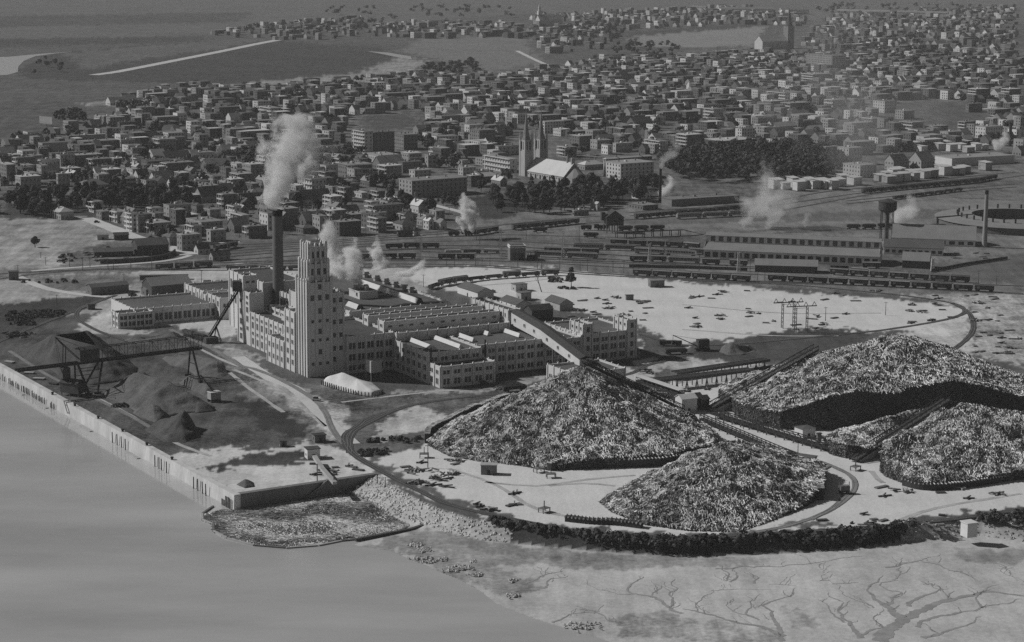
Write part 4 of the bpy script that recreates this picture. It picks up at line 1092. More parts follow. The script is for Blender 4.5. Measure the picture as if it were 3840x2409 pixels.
# raised log tables
for k, (c, x0, y0, x1, y1, lab) in enumerate((('c9', 580, 610, 1720, 440, 'farther of the two raised timber log tables behind the stacking conveyor'), ('c9', 330, 745, 1520, 610, 'nearer of the two raised timber log tables, on lattice posts'))):
    p, r = P(c, x0, y0), P(c, x1, y1); d = r - p; L = np.linalg.norm(d); a = math.atan2(d[1], d[0]); hh = 5.0 if k else 3.2
    t = thing('log_table', lab, 'log table', p, a, 'raised log tables')
    b = MB(); b.box(0, L, 0, 5.0, hh - .6, hh, bottom=True); b.build('deck', [M_DKWOOD], t)
    b = MB()
    for y in (.2, 2.4, 4.8): b.box(0, L, y - .25, y + .25, hh + .003, hh + .9)
    b.build('rail', [M_TIMBER], t)
    for i in range(int(L / 5.8) + 1):
        b = MB(); x = .5 + i * 5.8
        for y in (.4, 4.6): b.bar((x, y, 0), (x, y, hh - .6), .4)
        b.bar((x - .9, .4, 0), (x + .1, .4, hh - .8), .25); b.bar((x + .9, .4, 0), (x - .1, .4, hh - .8), .25)
        b.build('trestle_leg', [M_TIMBER], t)
    b = MB(); b.box(-.3, .3, -.3, 5.3, 0, hh + .5); b.build('end_wall', [M_TIMBER], t)

# ------------------------------------------------------------------ coal heaps
M_COAL = mat('coal', .085, .25, .1, .25, .9, .9, bump=.5)
M_COAL2 = mat('grey_coal', .135, .25, .1, .25, .9, .9, bump=.5)
M_LIME = mat('white_limestone', .74, .06, .2, .06, 1.2, .9, bump=.15)
def heap(name, label, cat, c, foot, ridge, m, walls=None, K=20, power=1.15, bump=1.3, step=1.6, group=None):
    f = Pl(c, foot); R_ = [rpt(c, *r) for r in ridge]
    G = heap_surface(f, walls or [.1] * len(f), R_, K=K, power=power, bump=bump, step=step)
    o = np.array([*G[-1][:, :2].mean(0), 0.0]); G = G - o
    K_, M_, _ = G.shape
    return tag(link_mesh(name, np_mesh(name, G.reshape(-1, 3), grid_faces(K_, M_), [m], smooth=True), None, o), label, cat, group)
GC = 'coal heaps under the bridge crane'
heap('coal_heap', 'biggest dark coal heap under the crane cabin', 'coal heap', 'c8', [(140, 345), (260, 420), (420, 480), (560, 580), (700, 660), (900, 672), (1150, 640), (1330, 560), (1360, 500), (1250, 400), (1130, 330), (1000, 300), (700, 290), (400, 290), (200, 310)], [(520, 430, 160), (820, 420, 118), (1000, 500, 330)], M_COAL, group=GC)
heap('coal_heap', 'long ridged coal heap in front of the crane leg', 'coal heap', 'c8', [(960, 785), (1120, 830), (1250, 890), (1380, 960), (1600, 1010), (1850, 960), (2140, 930), (2150, 890), (1950, 800), (1700, 700), (1650, 640), (1400, 640), (1150, 680)], [(1330, 760, 545), (1520, 790, 580), (1700, 830, 650), (1860, 850, 740)], M_COAL2, group=GC)
heap('coal_heap', 'coal heap beside the small excavator', 'coal heap', 'c8', [(1780, 650), (1900, 720), (2080, 800), (2200, 790), (2140, 720), (2060, 640), (1900, 600)], [(1880, 670, 578), (2050, 735, 660)], M_COAL2, group=GC)
heap('coal_heap', 'lowest coal heap nearest the quay', 'coal heap', 'c8', [(1310, 960), (1400, 1010), (1550, 1060), (1680, 1000), (1640, 930), (1500, 890)], [(1510, 960, 860)], M_COAL2, group=GC)
heap('coal_heap', 'pointed coal heap closest to the river', 'coal heap', 'c8', [(1430, 1130), (1640, 1260), (1850, 1260), (2010, 1200), (1960, 1110), (1800, 1060), (1560, 1060)], [(1800, 1160, 1010), (1840, 1110, 930)], M_COAL, group=GC)
heap('coal_heap', 'grey coal heap under the far crane leg', 'coal heap', 'c8', [(1610, 400), (1700, 470), (1860, 500), (1960, 580), (2180, 610), (2290, 560), (2230, 440), (2050, 380), (1850, 350)], [(1780, 440, 375), (2080, 500, 385), (2180, 520, 420)], M_COAL2, group=GC)
heap('coal_heap', 'pale coal bank beside the rail trestle', 'coal heap', 'c8', [(1220, 215), (1500, 260), (1800, 230), (1900, 190), (1760, 130), (1620, 130), (1400, 160)], [(1500, 200, 165), (1720, 185, 120)], M_COAL2, group=GC)
heap('coal_heap', 'dark coal heap on the river side of the excavator', 'coal heap', 'c8', [(1880, 870), (1960, 960), (2150, 940), (2140, 890), (2000, 840)], [(1990, 905, 835)], M_COAL, group=GC)
heap('coal_heap', 'broad coal shoulder behind the crane leg', 'coal heap', 'c8', [(1180, 660), (1330, 720), (1520, 680), (1540, 610), (1400, 570), (1240, 590)], [(1380, 640, 532)], M_COAL, group=GC)
heap('coal_heap', 'small dark coal heap by the locomotive crane', 'coal heap', 'c9', [(1080, 255), (1200, 300), (1400, 300), (1550, 250), (1480, 200), (1250, 200)], [(1270, 255, 158), (1450, 245, 190)], M_COAL2)
heap('sand_heap', 'little cone of gravel on the white quay corner', 'gravel heap', 'z7', [(1670, 400), (1730, 425), (1800, 415), (1790, 385), (1720, 370)], [(1735, 400, 362)], M_COAL2, K=8, step=1.0, bump=.2)
heap('lime_heap', 'bright white limestone heap inside a timber crib by the tower', 'limestone heap', 'z5', [(-130, 1205), (0, 1245), (110, 1275), (225, 1285), (285, 1268), (220, 1215), (120, 1195), (0, 1180), (-110, 1180)], [(-70, 1215, 1140), (10, 1225, 1117), (110, 1240, 1165)], M_LIME, walls=[1.6] * 9, K=14, step=1.2, bump=.35)
cr = thing('timber_crib', 'low fence of upright timbers holding the white limestone heap', 'crib', P('z5', 60, 1262), 0)
pts = smooth_line(Pl('z5', [(-140, 1205), (-60, 1232), (40, 1260), (120, 1282), (228, 1294), (300, 1268)]), .9); o = P('z5', 60, 1262)
b = MB()
for i, p in enumerate(pts):
    if i % 2 == 0: b.tube(p - o, p - o + [0, 0, 2.0 + .4 * random.random()], .3, .28, 6)
tag(b.build('stakes', [M_DKWOOD], cr), kind='stuff')
# ------------------------------------------------------------------ bridge crane over the coal
def crane():
    nb, fb = P('c8', 835, 740), P('c8', 1935, 595)
    t = thing('bridge_crane', 'black latticed bridge crane spanning the coal heaps with its boom over the river', 'crane', nb)
    d = fb - nb; L = np.linalg.norm(d); d /= L; s_ = np.array([-d[1], d[0], 0])
    zb = height_at('c8', 835, 740, 432)
    z0 = np.array([0, 0, zb])
    tip = L + 4.0
    # boom tip: length such that it reaches the picture column of the tip
    lo = along(nb + z0, -d, q('c8', 112, 500)[0], 0, 150)
    b = MB()
    for k in (-1.6, 1.6):
        b.bar(z0 + s_ * k - d * lo, z0 + s_ * k + d * tip, .5, 1.2)
    for x in np.arange(-lo, tip, 3.2): b.bar(z0 + s_ * -1.6 + d * x, z0 + s_ * 1.6 + d * x, .25)
    b.build('girder', [M_STEEL], t)
    top = 6.6; n = 12
    b = MB()
    for k in (-1.6, 1.6):
        b.bar(z0 + s_ * k + d * 8 + [0, 0, top], z0 + s_ * k + d * tip + [0, 0, top], .28, .32)
        for i in range(n + 1):
            x = 8 + (tip - 8) * i / n
            b.bar(z0 + s_ * k + d * x, z0 + s_ * k + d * x + [0, 0, top], .2)
            if i < n:
                x2 = 8 + (tip - 8) * (i + 1) / n
                if i % 2: b.bar(z0 + s_ * k + d * x, z0 + s_ * k + d * x2 + [0, 0, top], .16)
                else: b.bar(z0 + s_ * k + d * x + [0, 0, top], z0 + s_ * k + d * x2, .16)
    for i in range(n + 1):
        x = 8 + (tip - 8) * i / n; b.bar(z0 + s_ * -1.6 + d * x + [0, 0, top], z0 + s_ * 1.6 + d * x + [0, 0, top], .2)
    b.build('truss', [M_STEEL], t)
    # machinery house
    hx0, hx1 = along(nb + z0, d, q('c8', 745, 400)[0], -40, 60), along(nb + z0, d, q('c8', 940, 400)[0], -40, 60)
    b = MB(); ang = math.atan2(d[1], d[0])
    b.box(hx0, hx1, -2.6, 2.6, zb + .7, zb + 6.4, bottom=True); hs = b.build('machinery_house', [M_DKWOOD], t, (0, 0, 0), ang)
    b = MB(); b.gable(hx0, hx1, -2.6, 2.6, zb + 6.4, 1.0, .3, .2); b.build('roof', [M_IRON], hs)
    # near tower: four legs to the quay rail
    for sx in (-6.5, 6.5):
        for sy in (-1, 1):
            b = MB(); a = z0 + d * (sx + 1.5) + s_ * 1.6 * sy; f = d * sx * .35 + s_ * 7.5 * sy
            b.bar(a, f + [0, 0, .8], .8, .8)
            for u in (.25, .5, .75):
                p_ = a * (1 - u) + f * u; other = (z0 + d * (-sx + 1.5) + s_ * 1.6 * sy) * (1 - u) + (d * -sx * .35 + s_ * 7.5 * sy) * u
                if sx < 0: b.bar(p_, other, .28)
            b.box(f[0] - 1.6, f[0] + 1.6, f[1] - .7, f[1] + .7, 0, 1.1)
            b.build('tower_leg', [M_STEEL], t)
    # far shear leg
    for sy in (-1, 1):
        b = MB(); a = z0 + d * (L - 1) + s_ * 1.2 * sy; f = d * L + s_ * 6.0 * sy
        b.bar(a, f + [0, 0, .6], .7); b.bar(a * .5 + f * .5 - s_ * 0, (a * .5 + f * .5) * 1.0 - s_ * 2 * sy * 3.0, .25)
        b.box(f[0] - 1.5, f[0] + 1.5, f[1] - .7, f[1] + .7, 0, .9)
        b.build('shear_leg', [M_STEEL], t)
    # apron mast with stays
    mx = along(nb + z0, d, q('c8', 603, 455)[0], -80, 60); px = along(nb + z0 + [0, 0, 24], d, q('c8', 505, 180)[0], -90, 60)
    zp = zb
    while proj(nb + d * px + [0, 0, zp])[1] > q('c8', 505, 180)[1]: zp += .2
    b = MB()
    for k in (-1.5, 1.5):
        kn = z0 + d * (mx + .5) + s_ * k + [0, 0, 9]
        b.bar(z0 + d * mx + s_ * k, kn, .38); b.bar(kn, d * px + s_ * k * .3 + [0, 0, zp], .42)
        b.bar(kn, z0 + d * (mx + 9) + s_ * k + [0, 0, .5], .3)
        b.bar(d * px + s_ * k * .3 + [0, 0, zp], z0 + d * (hx0 + 4) + s_ * k + [0, 0, 6.6], .16)
        b.bar(d * px + s_ * k * .3 + [0, 0, zp], z0 + d * (mx - 2) + s_ * k + [0, 0, 1], .12)
    b.build('apron_mast', [M_STEEL], t)
    b = MB(); b.box(mx - 1.8, mx + 2.2, -2.2, 2.2, zb - 6.5, zb - 1.4, bottom=True); b.box(mx - 1.0, mx + 1.4, -1.2, 1.2, zb - 1.4, zb - .6); b.build('operator_cab', [M_DKWOOD], t, (0, 0, 0), ang)
crane()

# excavator among the coal
ex = thing('excavator', 'small steam shovel with pale cab and raised boom beside the coal', 'excavator', P('c8', 2145, 838), .6)
b = MB(); b.box(-2.6, 2.6, -1.9, 1.9, 1.3, 4.6, bottom=True); cab = b.build('cab', [M_PALEWOOD], ex)
b = MB(); b.box(-2.8, 2.8, -2.1, 2.1, 4.6, 4.85); b.build('roof', [M_TIN], cab)
b = MB()
for y in (-1.7, 1.7): b.box(-2.6, 2.6, y - .45, y + .45, 0, 1.1)
b.box(-1.2, 1.2, -1.2, 1.2, .8, 1.35); b.build('crawler_track', [M_IRON], ex)
b = MB(); b.bar((1.6, -.5, 2.0), (-4.5, 5.0, 12.5), .35); b.bar((1.6, .5, 2.0), (-4.3, 5.3, 12.5), .35); b.bar((2, 0, 4.8), (-4.4, 5.2, 12.6), .08); b.build('boom', [M_STEEL], ex)
b = MB(); b.box(-5.2, -3.6, 4.4, 6.0, 8.5, 10.2, bottom=True); b.bar((-4.4, 5.2, 10.2), (-4.4, 5.2, 12.5), .1); b.build('bucket', [M_STEEL], ex)
# coal wagon house on the quay
ch_ = thing('quay_shed', 'dark boarded shed on posts standing on the quay by the crane tower', 'shed', P('c8', 700, 775), math.radians(-28))
b = MB(); b.box(-5.5, 5.5, -3, 3, 1.6, 6.4, bottom=True); wl_ = b.build('wall', [M_DKWOOD], ch_)
b = MB(); b.gable(-5.5, 5.5, -3, 3, 6.4, 1.6, .4); b.build('roof', [M_IRON], wl_)
b = MB()
for x in (-5, 0, 5):
    for y in (-2.6, 2.6): b.bar((x, y, 0), (x, y, 1.6), .4)
b.build('frame', [M_TIMBER], ch_)
for k, (x, y, w_, lab) in enumerate(((45, 440, 5.5, 'pale flat barge hatch lying left of the crane boom tip'), (245, 552, 5, 'pale timber skid on the quay under the boom'), (345, 612, 6, 'pale timber sledge on the quay apron'), (500, 662, 5, 'small dark cart on the quay apron'))):
    t = thing('timber_skid', lab, 'skid', P('c8', x, y), random.uniform(-.8, .2))
    b = MB(); b.box(-w_ / 2, w_ / 2, -1.3, 1.3, .3, .8, bottom=True); b.build('deck', [M_PALEWOOD if k < 3 else M_IRON], t)
    b = MB(); b.box(-w_ / 2, w_ / 2, -1.1, -.8, 0, .3); b.box(-w_ / 2, w_ / 2, .8, 1.1, 0, .3); b.build('runner', [M_TIMBER], t)

# ------------------------------------------------------------------ pulpwood afloat inside its boom
def raft():
    poly = [P('z7', x, y, WL) for x, y in ((1432, 612), (1560, 580), (1700, 582))] + Pl('z8', [(0, 478), (60, 476), (150, 486), (250, 540), (390, 610), (462, 650), (466, 690), (360, 742), (150, 772), (0, 788)], WL) + [P('z7', x, y, WL) for x, y in ((2250, 826), (2020, 840), (1800, 826), (1610, 778), (1512, 730), (1512, 684), (1432, 648))]
    t = thing('pulpwood_raft', 'dense raft of floating pulpwood held in a boom below the quay corner', 'log raft', np.array([*np.mean(poly, 0)[:2], WL]))
    o = np.array([*np.mean(poly, 0)[:2], WL])
    pa = np.array(poly); n = 15000
    pts = np.column_stack([rng.uniform(pa[:, 0].min(), pa[:, 0].max(), n * 2), rng.uniform(pa[:, 1].min(), pa[:, 1].max(), n * 2)])
    pts = pts[inpoly(pts[:, 0], pts[:, 1], poly)]
    dn = fnoise(pts[:, 0], pts[:, 1], 9, 4); pts = pts[(dn > .36) | (rng.random(len(pts)) < .35)]
    k = len(pts); an = fnoise(pts[:, 0], pts[:, 1], 25, 2) * 7 + rng.normal(size=k) * .45
    tdir = np.column_stack([np.cos(an), np.sin(an), rng.normal(size=k) * .04]); x = np.column_stack([-np.sin(an), np.cos(an), np.zeros(k)]); zz = np.tile([0, 0, 1.0], (k, 1))
    p = np.column_stack([pts, rng.uniform(-.05, .22, k)]) - [o[0], o[1], 0]
    ll = rng.uniform(1.6, 2.8, k)[:, None]; rr = rng.uniform(.17, .28, k)[:, None]; V = []
    for sg in (-.5, .5):
        for ca, sa in ((1, 0), (0, 1), (-1, 0), (0, -1)): V.append(p + tdir * ll * sg + x * rr * ca + zz * rr * sa)
    V = np.stack(V, 1).reshape(-1, 3); f = np.array([(0, 1, 5, 4), (1, 2, 6, 5), (2, 3, 7, 6), (3, 0, 4, 7), (3, 2, 1, 0), (4, 5, 6, 7)])
    F = ((np.arange(k) * 8)[:, None, None] + f[None]).reshape(-1, 4)
    tn = np.where(rng.random(k) < .35, rng.uniform(.12, .3, k), rng.uniform(.4, .72, k)) * (.55 + .9 * fnoise(pts[:, 0], pts[:, 1], 14, 3))
    tag(link_mesh('logs', np_mesh('logs', V, F, [LOGM], {'tone': np.repeat(tn, 8)}), t), kind='stuff')
    ring = [('z7', 1505, 555), ('z7', 1428, 608), ('z7', 1428, 650), ('z7', 1505, 682), ('z7', 1507, 730), ('z7', 1605, 782), ('z7', 1800, 832), ('z7', 2020, 850), ('z7', 2250, 832), ('z8', 0, 800), ('z8', 100, 790), ('z8', 240, 766), ('z8', 360, 752), ('z8', 470, 700), ('z8', 466, 645)]
    pr = [P(c, a, b_, WL) for c, a, b_ in ring]
    for i, (a, b_) in enumerate(zip(pr, pr[1:])):
        L = np.linalg.norm(b_ - a); m = max(1, round(L / 13))
        for j in range(m):
            u0, u1 = a + (b_ - a) * j / m, a + (b_ - a) * (j + .96) / m
            g = MB(); g.bar(u0 - o + [0, 0, .15], u1 - o + [0, 0, .15], .9, .7); g.build('boom_timber', [M_PALEWOOD if (i + j) % 3 else M_TIMBER], t)
    g = thing('boom_jetty', 'dark double timber boom reaching from the raft to the stony bank', 'boom', P('z8', 300, 765, WL))
    o2 = P('z8', 300, 765, WL)
    for (x0, y0, x1, y1) in ((100, 800, 300, 762), (300, 762, 510, 722), (505, 722, 620, 684)):
        a, b_ = P('z8', x0, y0, WL), P('z8', x1, y1, WL)
        m = MB(); m.bar(a - o2 + [0, 0, .5], b_ - o2 + [0, 0, .5], 1.4, 1.2); m.build('baulk', [M_DKWOOD], g)
raft()

# ------------------------------------------------------------------ rocks of the bank, pebbles on the mud
OCT = np.array([(1, 0, 0), (0, 1, 0), (-1, 0, 0), (0, -1, 0), (0, 0, .8), (0, 0, -.5)], float); OCTF = np.array([(0, 1, 4), (1, 2, 4), (2, 3, 4), (3, 0, 4), (1, 0, 5), (2, 1, 5), (3, 2, 5), (0, 3, 5)])
M_ROCK = mat('bank_stone', 1.0, .15, .3, .12, 2, .9, attr='tone')
def rocks(name, label, P_, size, tones):
    k = len(P_)
    V = OCT[None] * (size[:, None, None] * rng.uniform(.65, 1.3, (k, 6, 1))) + rng.normal(size=(k, 6, 3)) * .12 * size[:, None, None]
    an = rng.random(k) * 6.28; ca, sa = np.cos(an)[:, None], np.sin(an)[:, None]
    V = np.stack([V[..., 0] * ca - V[..., 1] * sa, V[..., 0] * sa + V[..., 1] * ca, V[..., 2]], -1) + P_[:, None, :]
    F = ((np.arange(k) * 6)[:, None, None] + OCTF[None]).reshape(-1, 3)
    return tag(link_mesh(name, np_mesh(name, V.reshape(-1, 3), F, [M_ROCK], {'tone': np.repeat(tones, 6)})), label, 'rocks', kind='stuff')
def bank_points(n, keep):
    poly = BANK_TOP + BANK_TOE[::-1]; pa = np.array([p[:2] for p in poly])
    x = rng.uniform(-130, 330, n); y = rng.uniform(640, 960, n)
    k = inpoly(x, y, poly); x, y = x[k], y[k]
    dt, dw = dist_line(x, y, BANK_TOP), dist_line(x, y, BANK_TOE)
    z = TOE * dt / (dt + dw + 1e-6)
    pts = np.column_stack([x, y, z])
    px = np.array([proj(p) for p in pts])
    m = keep(px); return pts[m], px[m]
XB0, XB1 = q('z8', 1190, 0)[0], q('z9', 1545, 0)[0]
pts, px = bank_points(90000, lambda a: ((a[:, 0] < XB0 + 25) | ((a[:, 0] > XB1 - 20) & (rng.random(len(a)) < .55))))
rocks('bank_rocks', 'pale loose stones facing the whole river bank', pts, rng.uniform(.35, .85, len(pts)), rng.uniform(.38, .72, len(pts)) * np.where(px[:, 0] > XB1 - 30, rng.uniform(.35, 1.0, len(pts)), 1.0))
pp = []
for cx_, cy_, rx, ry, n in ((520, 825, 45, 12, 70), (590, 855, 45, 20, 90), (560, 920, 60, 8, 40), (620, 940, 40, 8, 40), (720, 925, 40, 10, 40), (860, 985, 60, 14, 90), (800, 1000, 60, 10, 40), (960, 1035, 50, 10, 40), (930, 940, 16, 8, 20), (1210, 1080, 40, 14, 30), (1220, 1180, 40, 18, 40), (1700, 1400, 120, 22, 90)):
    for _ in range(n):
        pp.append(P('z8', cx_ + random.gauss(0, rx * .55), cy_ + random.gauss(0, ry * .55), WL + .45))
pp = np.array(pp); rocks('mud_stones', 'scattered stones lying in clusters on the tidal mud', pp, rng.uniform(.3, .75, len(pp)), rng.uniform(.35, .65, len(pp)))

# ------------------------------------------------------------------ drainage channels in the mud
M_CHAN = mat('wet_mud_channel', .34, .2, .3, .1, 2, .55, spec=.3)
def channel(c, pts, w0, w1, wig=1.0, z=-.0, kids=2, depth=0):
    L = smooth_line([P(c, x, y, -5.3) for x, y in pts], 1.2)
    n = len(L); d = np.gradient(L[:, :2], axis=0); d /= np.linalg.norm(d, axis=1)[:, None]
    off = np.cumsum(rng.normal(size=n)) * .25; off -= np.linspace(off[0], off[-1], n); off = off * wig + (vnoise(np.arange(n), np.zeros(n) + random.random() * 90, 4) - .5) * 2.2 * wig
    L[:, 0] += -d[:, 1] * off; L[:, 1] += d[:, 0] * off
    w_ = np.linspace(w0, w1, n) * rng.uniform(.7, 1.3, n)
    V = np.empty((2 * n, 3)); V[0::2, :2] = L[:, :2] + np.column_stack([-d[:, 1], d[:, 0]]) * w_[:, None] / 2; V[1::2, :2] = L[:, :2] - np.column_stack([-d[:, 1], d[:, 0]]) * w_[:, None] / 2
    dt, dw = dist_line(V[:, 0], V[:, 1], BANK_TOE), dist_line(V[:, 0], V[:, 1], WATERLINE)
    V[:, 2] = np.maximum(TOE + (WL - TOE) * dt / (dt + dw + 1e-6) + .05, WL + .02)
    i = np.arange(n - 1); F = np.stack([2 * i, 2 * i + 1, 2 * i + 3, 2 * i + 2], 1)
    return V, F
def channels(specs):
    VV, FF, o = [], [], 0
    for s in specs:
        V, F = channel(*s); VV.append(V); FF.append(F + o); o += len(V)
    tag(link_mesh('tidal_channels', np_mesh('tidal_channels', np.vstack(VV), np.vstack(FF), [M_CHAN])), 'mudflat', None, kind='structure')
SP = []
for pts, a, b_ in (
    ([(-10, 1280), (150, 1310), (330, 1350), (480, 1385), (640, 1430), (700, 1500)], 1.0, 7.0), ([(700, 1470), (620, 1340), (580, 1275), (550, 1250), (620, 1215), (740, 1190), (800, 1145)], 3.0, .5),
    ([(530, 1355), (470, 1315), (500, 1270), (495, 1210), (440, 1185)], 1.6, .5), ([(500, 1330), (400, 1300), (330, 1275), (312, 1225)], 1.2, .4), ([(110, 1290), (130, 1230), (210, 1140)], .8, .3), ([(165, 1310), (150, 1265)], .9, .4),
    ([(1380, 1500), (1460, 1420), (1560, 1350), (1700, 1280), (1820, 1225), (1980, 1190), (2150, 1160), (2420, 1190)], 9.0, 3.5), ([(1560, 1340), (1480, 1290), (1400, 1230), (1340, 1185), (1300, 1150), (1325, 1115)], 6.0, .7),
    ([(1450, 1255), (1480, 1190), (1525, 1160), (1470, 1140), (1410, 1105), (1520, 1080), (1480, 1075)], 2.0, .6), ([(1600, 1260), (1670, 1210), (1750, 1180), (1820, 1150), (1770, 1110), (1700, 1110)], 3.0, .6),
    ([(1260, 1480), (1180, 1400), (1130, 1340), (1080, 1290), (1130, 1235), (1100, 1220)], 3.5, .7), ([(1150, 1370), (1060, 1300), (1000, 1235), (945, 1215)], 1.5, .4), ([(1280, 1460), (1400, 1400), (1350, 1350), (1370, 1310)], 2.0, .6),
    ([(1350, 1270), (1200, 1210), (1100, 1150), (1080, 1100)], 1.0, .3), ([(1690, 945), (1800, 960), (1880, 1000)], 1.0, 1.8), ([(1890, 1005), (1960, 1030), (2100, 1085)], 1.2, .6), ([(1420, 985), (1540, 970), (1690, 940)], 1.6, 2.2), ([(1520, 1000), (1540, 1040), (1500, 1070)], 1.4, .6),
    ([(2110, 1270), (2085, 1200), (2140, 1150), (2240, 1110)], 1.6, .6), ([(1640, 1400), (1800, 1330), (2050, 1290), (2400, 1210)], 3.0, 1.2), ([(1700, 1480), (1850, 1420), (2100, 1330)], 3.0, 1.0), ([(230, 1000), (500, 985), (820, 970), (1100, 935), (1270, 915)], 1.5, .8),
    ([(280, 1080), (320, 1030), (290, 1010)], 1.2, 1.5), ([(340, 1090), (380, 1030), (350, 1010)], 1.6, .8), ([(510, 1100), (520, 1060), (480, 1030)], 1.4, .8), ([(610, 1105), (800, 1110)], .5, .3), ([(1060, 1105), (1250, 1098)], .8, .4), ([(960, 1080), (1045, 1075)], .6, .4), ([(980, 960), (1000, 1030)], .8, .3),
    ([(200, 1150), (400, 1135), (690, 1140)], .4, .3), ([(1750, 1100), (1830, 1160)], 1.2, .5), ([(2190, 960), (2260, 980), (2310, 1050)], 1.2, .4), ([(2240, 1010), (2400, 1090)], .6, .3)):
    SP.append(('z9', pts, a * .62, b_ * .3, 1.2 if a < 5 else .6))
for pts, a, b_ in (([(2410, 1305), (2300, 1260), (2200, 1200), (2030, 1170), (2060, 1110), (2120, 1050)], 3.0, 1.0), ([(2320, 1260), (2310, 1180), (2360, 1130), (2370, 1070)], 1.6, .8), ([(2190, 1180), (2240, 1140), (2180, 1080)], 1.0, .5), ([(2060, 1180), (1900, 1150), (1800, 1140)], .6, .3), ([(1300, 1090), (1420, 1040), (1560, 1010)], 1.6, .8), ([(1440, 1130), (1480, 1070), (1600, 1040)], 1.6, .6), ([(1480, 1360), (1650, 1310), (1820, 1280)], 1.6, .6), ([(1700, 1270), (1850, 1330), (2000, 1380)], 1.4, .6)):
    SP.append(('z8', pts, a * .6, b_ * .3, 1.2))
base_ = list(SP)
for c_, pts, a, b_, wg in base_:
    for _ in range(3):
        i = random.randrange(len(pts) - 1); u_ = random.random(); x, y = pts[i][0] + (pts[i + 1][0] - pts[i][0]) * u_, pts[i][1] + (pts[i + 1][1] - pts[i][1]) * u_
        sg = random.choice((-1, 1)); L_ = random.uniform(25, 90); pp_ = [(x, y)]
        for _k in range(4): x += sg * L_ * random.uniform(.05, .4); y -= L_ * random.uniform(.08, .28); pp_.append((x, y))
        SP.append((c_, pp_, min(1.0, a * .35), .12, 1.3))
channels(SP)

# ------------------------------------------------------------------ the bushy strip on the bank
M_LEAF = mat('foliage', 1.0, .15, .3, .12, 1.5, .8, attr='tone')
def leaf_cloud(centres, radii, per, size, squash=.8, tone=(.035, .085)):
    """Small leaf-clump quads over and inside rounded lumps."""
    C = np.repeat(np.asarray(centres, float), per, 0); Rr = np.repeat(np.asarray(radii, float), per)
    k = len(C); u = rng.normal(size=(k, 3)); u /= np.linalg.norm(u, axis=1)[:, None]
    u[:, 2] = np.where(u[:, 2] < -.35, -u[:, 2], u[:, 2])
    rad = Rr * rng.uniform(.62, 1.10, k); p = C + u * rad[:, None] * [1, 1, squash]
    t = rng.normal(size=(k, 3)); t -= u * (t * u).sum(1)[:, None] * .7; t /= np.linalg.norm(t, axis=1)[:, None]
    s_ = np.cross(t, u); s_ /= np.linalg.norm(s_, axis=1)[:, None] + 1e-6
    sz = (size * rng.uniform(.6, 1.4, k))[:, None]
    V = np.stack([p - t * sz - s_ * sz * .7, p + t * sz * .4 - s_ * sz, p + t * sz + s_ * sz * .6, p - t * sz * .3 + s_ * sz], 1).reshape(-1, 3)
    F = np.arange(4 * k).reshape(k, 4)
    tn = np.repeat(rng.uniform(*tone, k) * np.repeat(rng.uniform(.7, 1.3, len(centres)), per), 4)
    return V, F, tn
cs, rs = [], []
TL = smooth_line([P('z8', x, y, TOE) for x, y in ((1190, 700), (1230, 745), (1400, 785), (1700, 830), (2000, 860), (2410, 885))] + [P('z9', x, y, TOE) for x, y in ((300, 872), (640, 855), (1000, 845), (1300, 815), (1480, 790), (1545, 750))], 1.6)
BT = smooth_line(BANK_TOP, 4.0)
for p in TL:
    dt = dist_line(np.array([p[0]]), np.array([p[1]]), BANK_TOP)[0]
    nx = int(max(3, dt / 2.0))
    j = np.argmin([np.hypot(p[0] - b_[0], p[1] - b_[1]) for b_ in BT])
    for i in range(nx):
        u_ = (i + random.random()) / nx
        c_ = p * (1 - u_) + BT[j] * u_; c_ = c_ + np.array([random.gauss(0, 1.2), random.gauss(0, 1.2), 0])
        hgt = (1 - u_) * 1.6 + .7
        cs.append([c_[0], c_[1], TOE * (1 - u_) + hgt]); rs.append(random.uniform(1.5, 3.0) * (1.2 - .5 * u_))
V, F, tn = leaf_cloud(cs, rs, 44, .5, .9, (.035, .11))
tag(link_mesh('bank_shrubbery', np_mesh('bank_shrubbery', V, F, [M_LEAF], {'tone': tn})), 'dense dark thicket along the river bank', 'thicket', kind='stuff')
cs = [P('z9', 2200 + random.gauss(0, 60), 640 + random.gauss(0, 12), -.5) + [0, 0, .5] for _ in range(26)] + [P('z9', 2370 + random.gauss(0, 30), 640 + random.gauss(0, 20), -.5) + [0, 0, .8] for _ in range(18)]
V, F, tn = leaf_cloud(cs, [random.uniform(1.0, 2.2) for _ in cs], 40, .4, .9, (.04, .11))
tag(link_mesh('shrubbery', np_mesh('shrubbery', V, F, [M_LEAF], {'tone': tn})), 'ragged shrubs on the stones at the right edge', 'shrubs', kind='stuff')

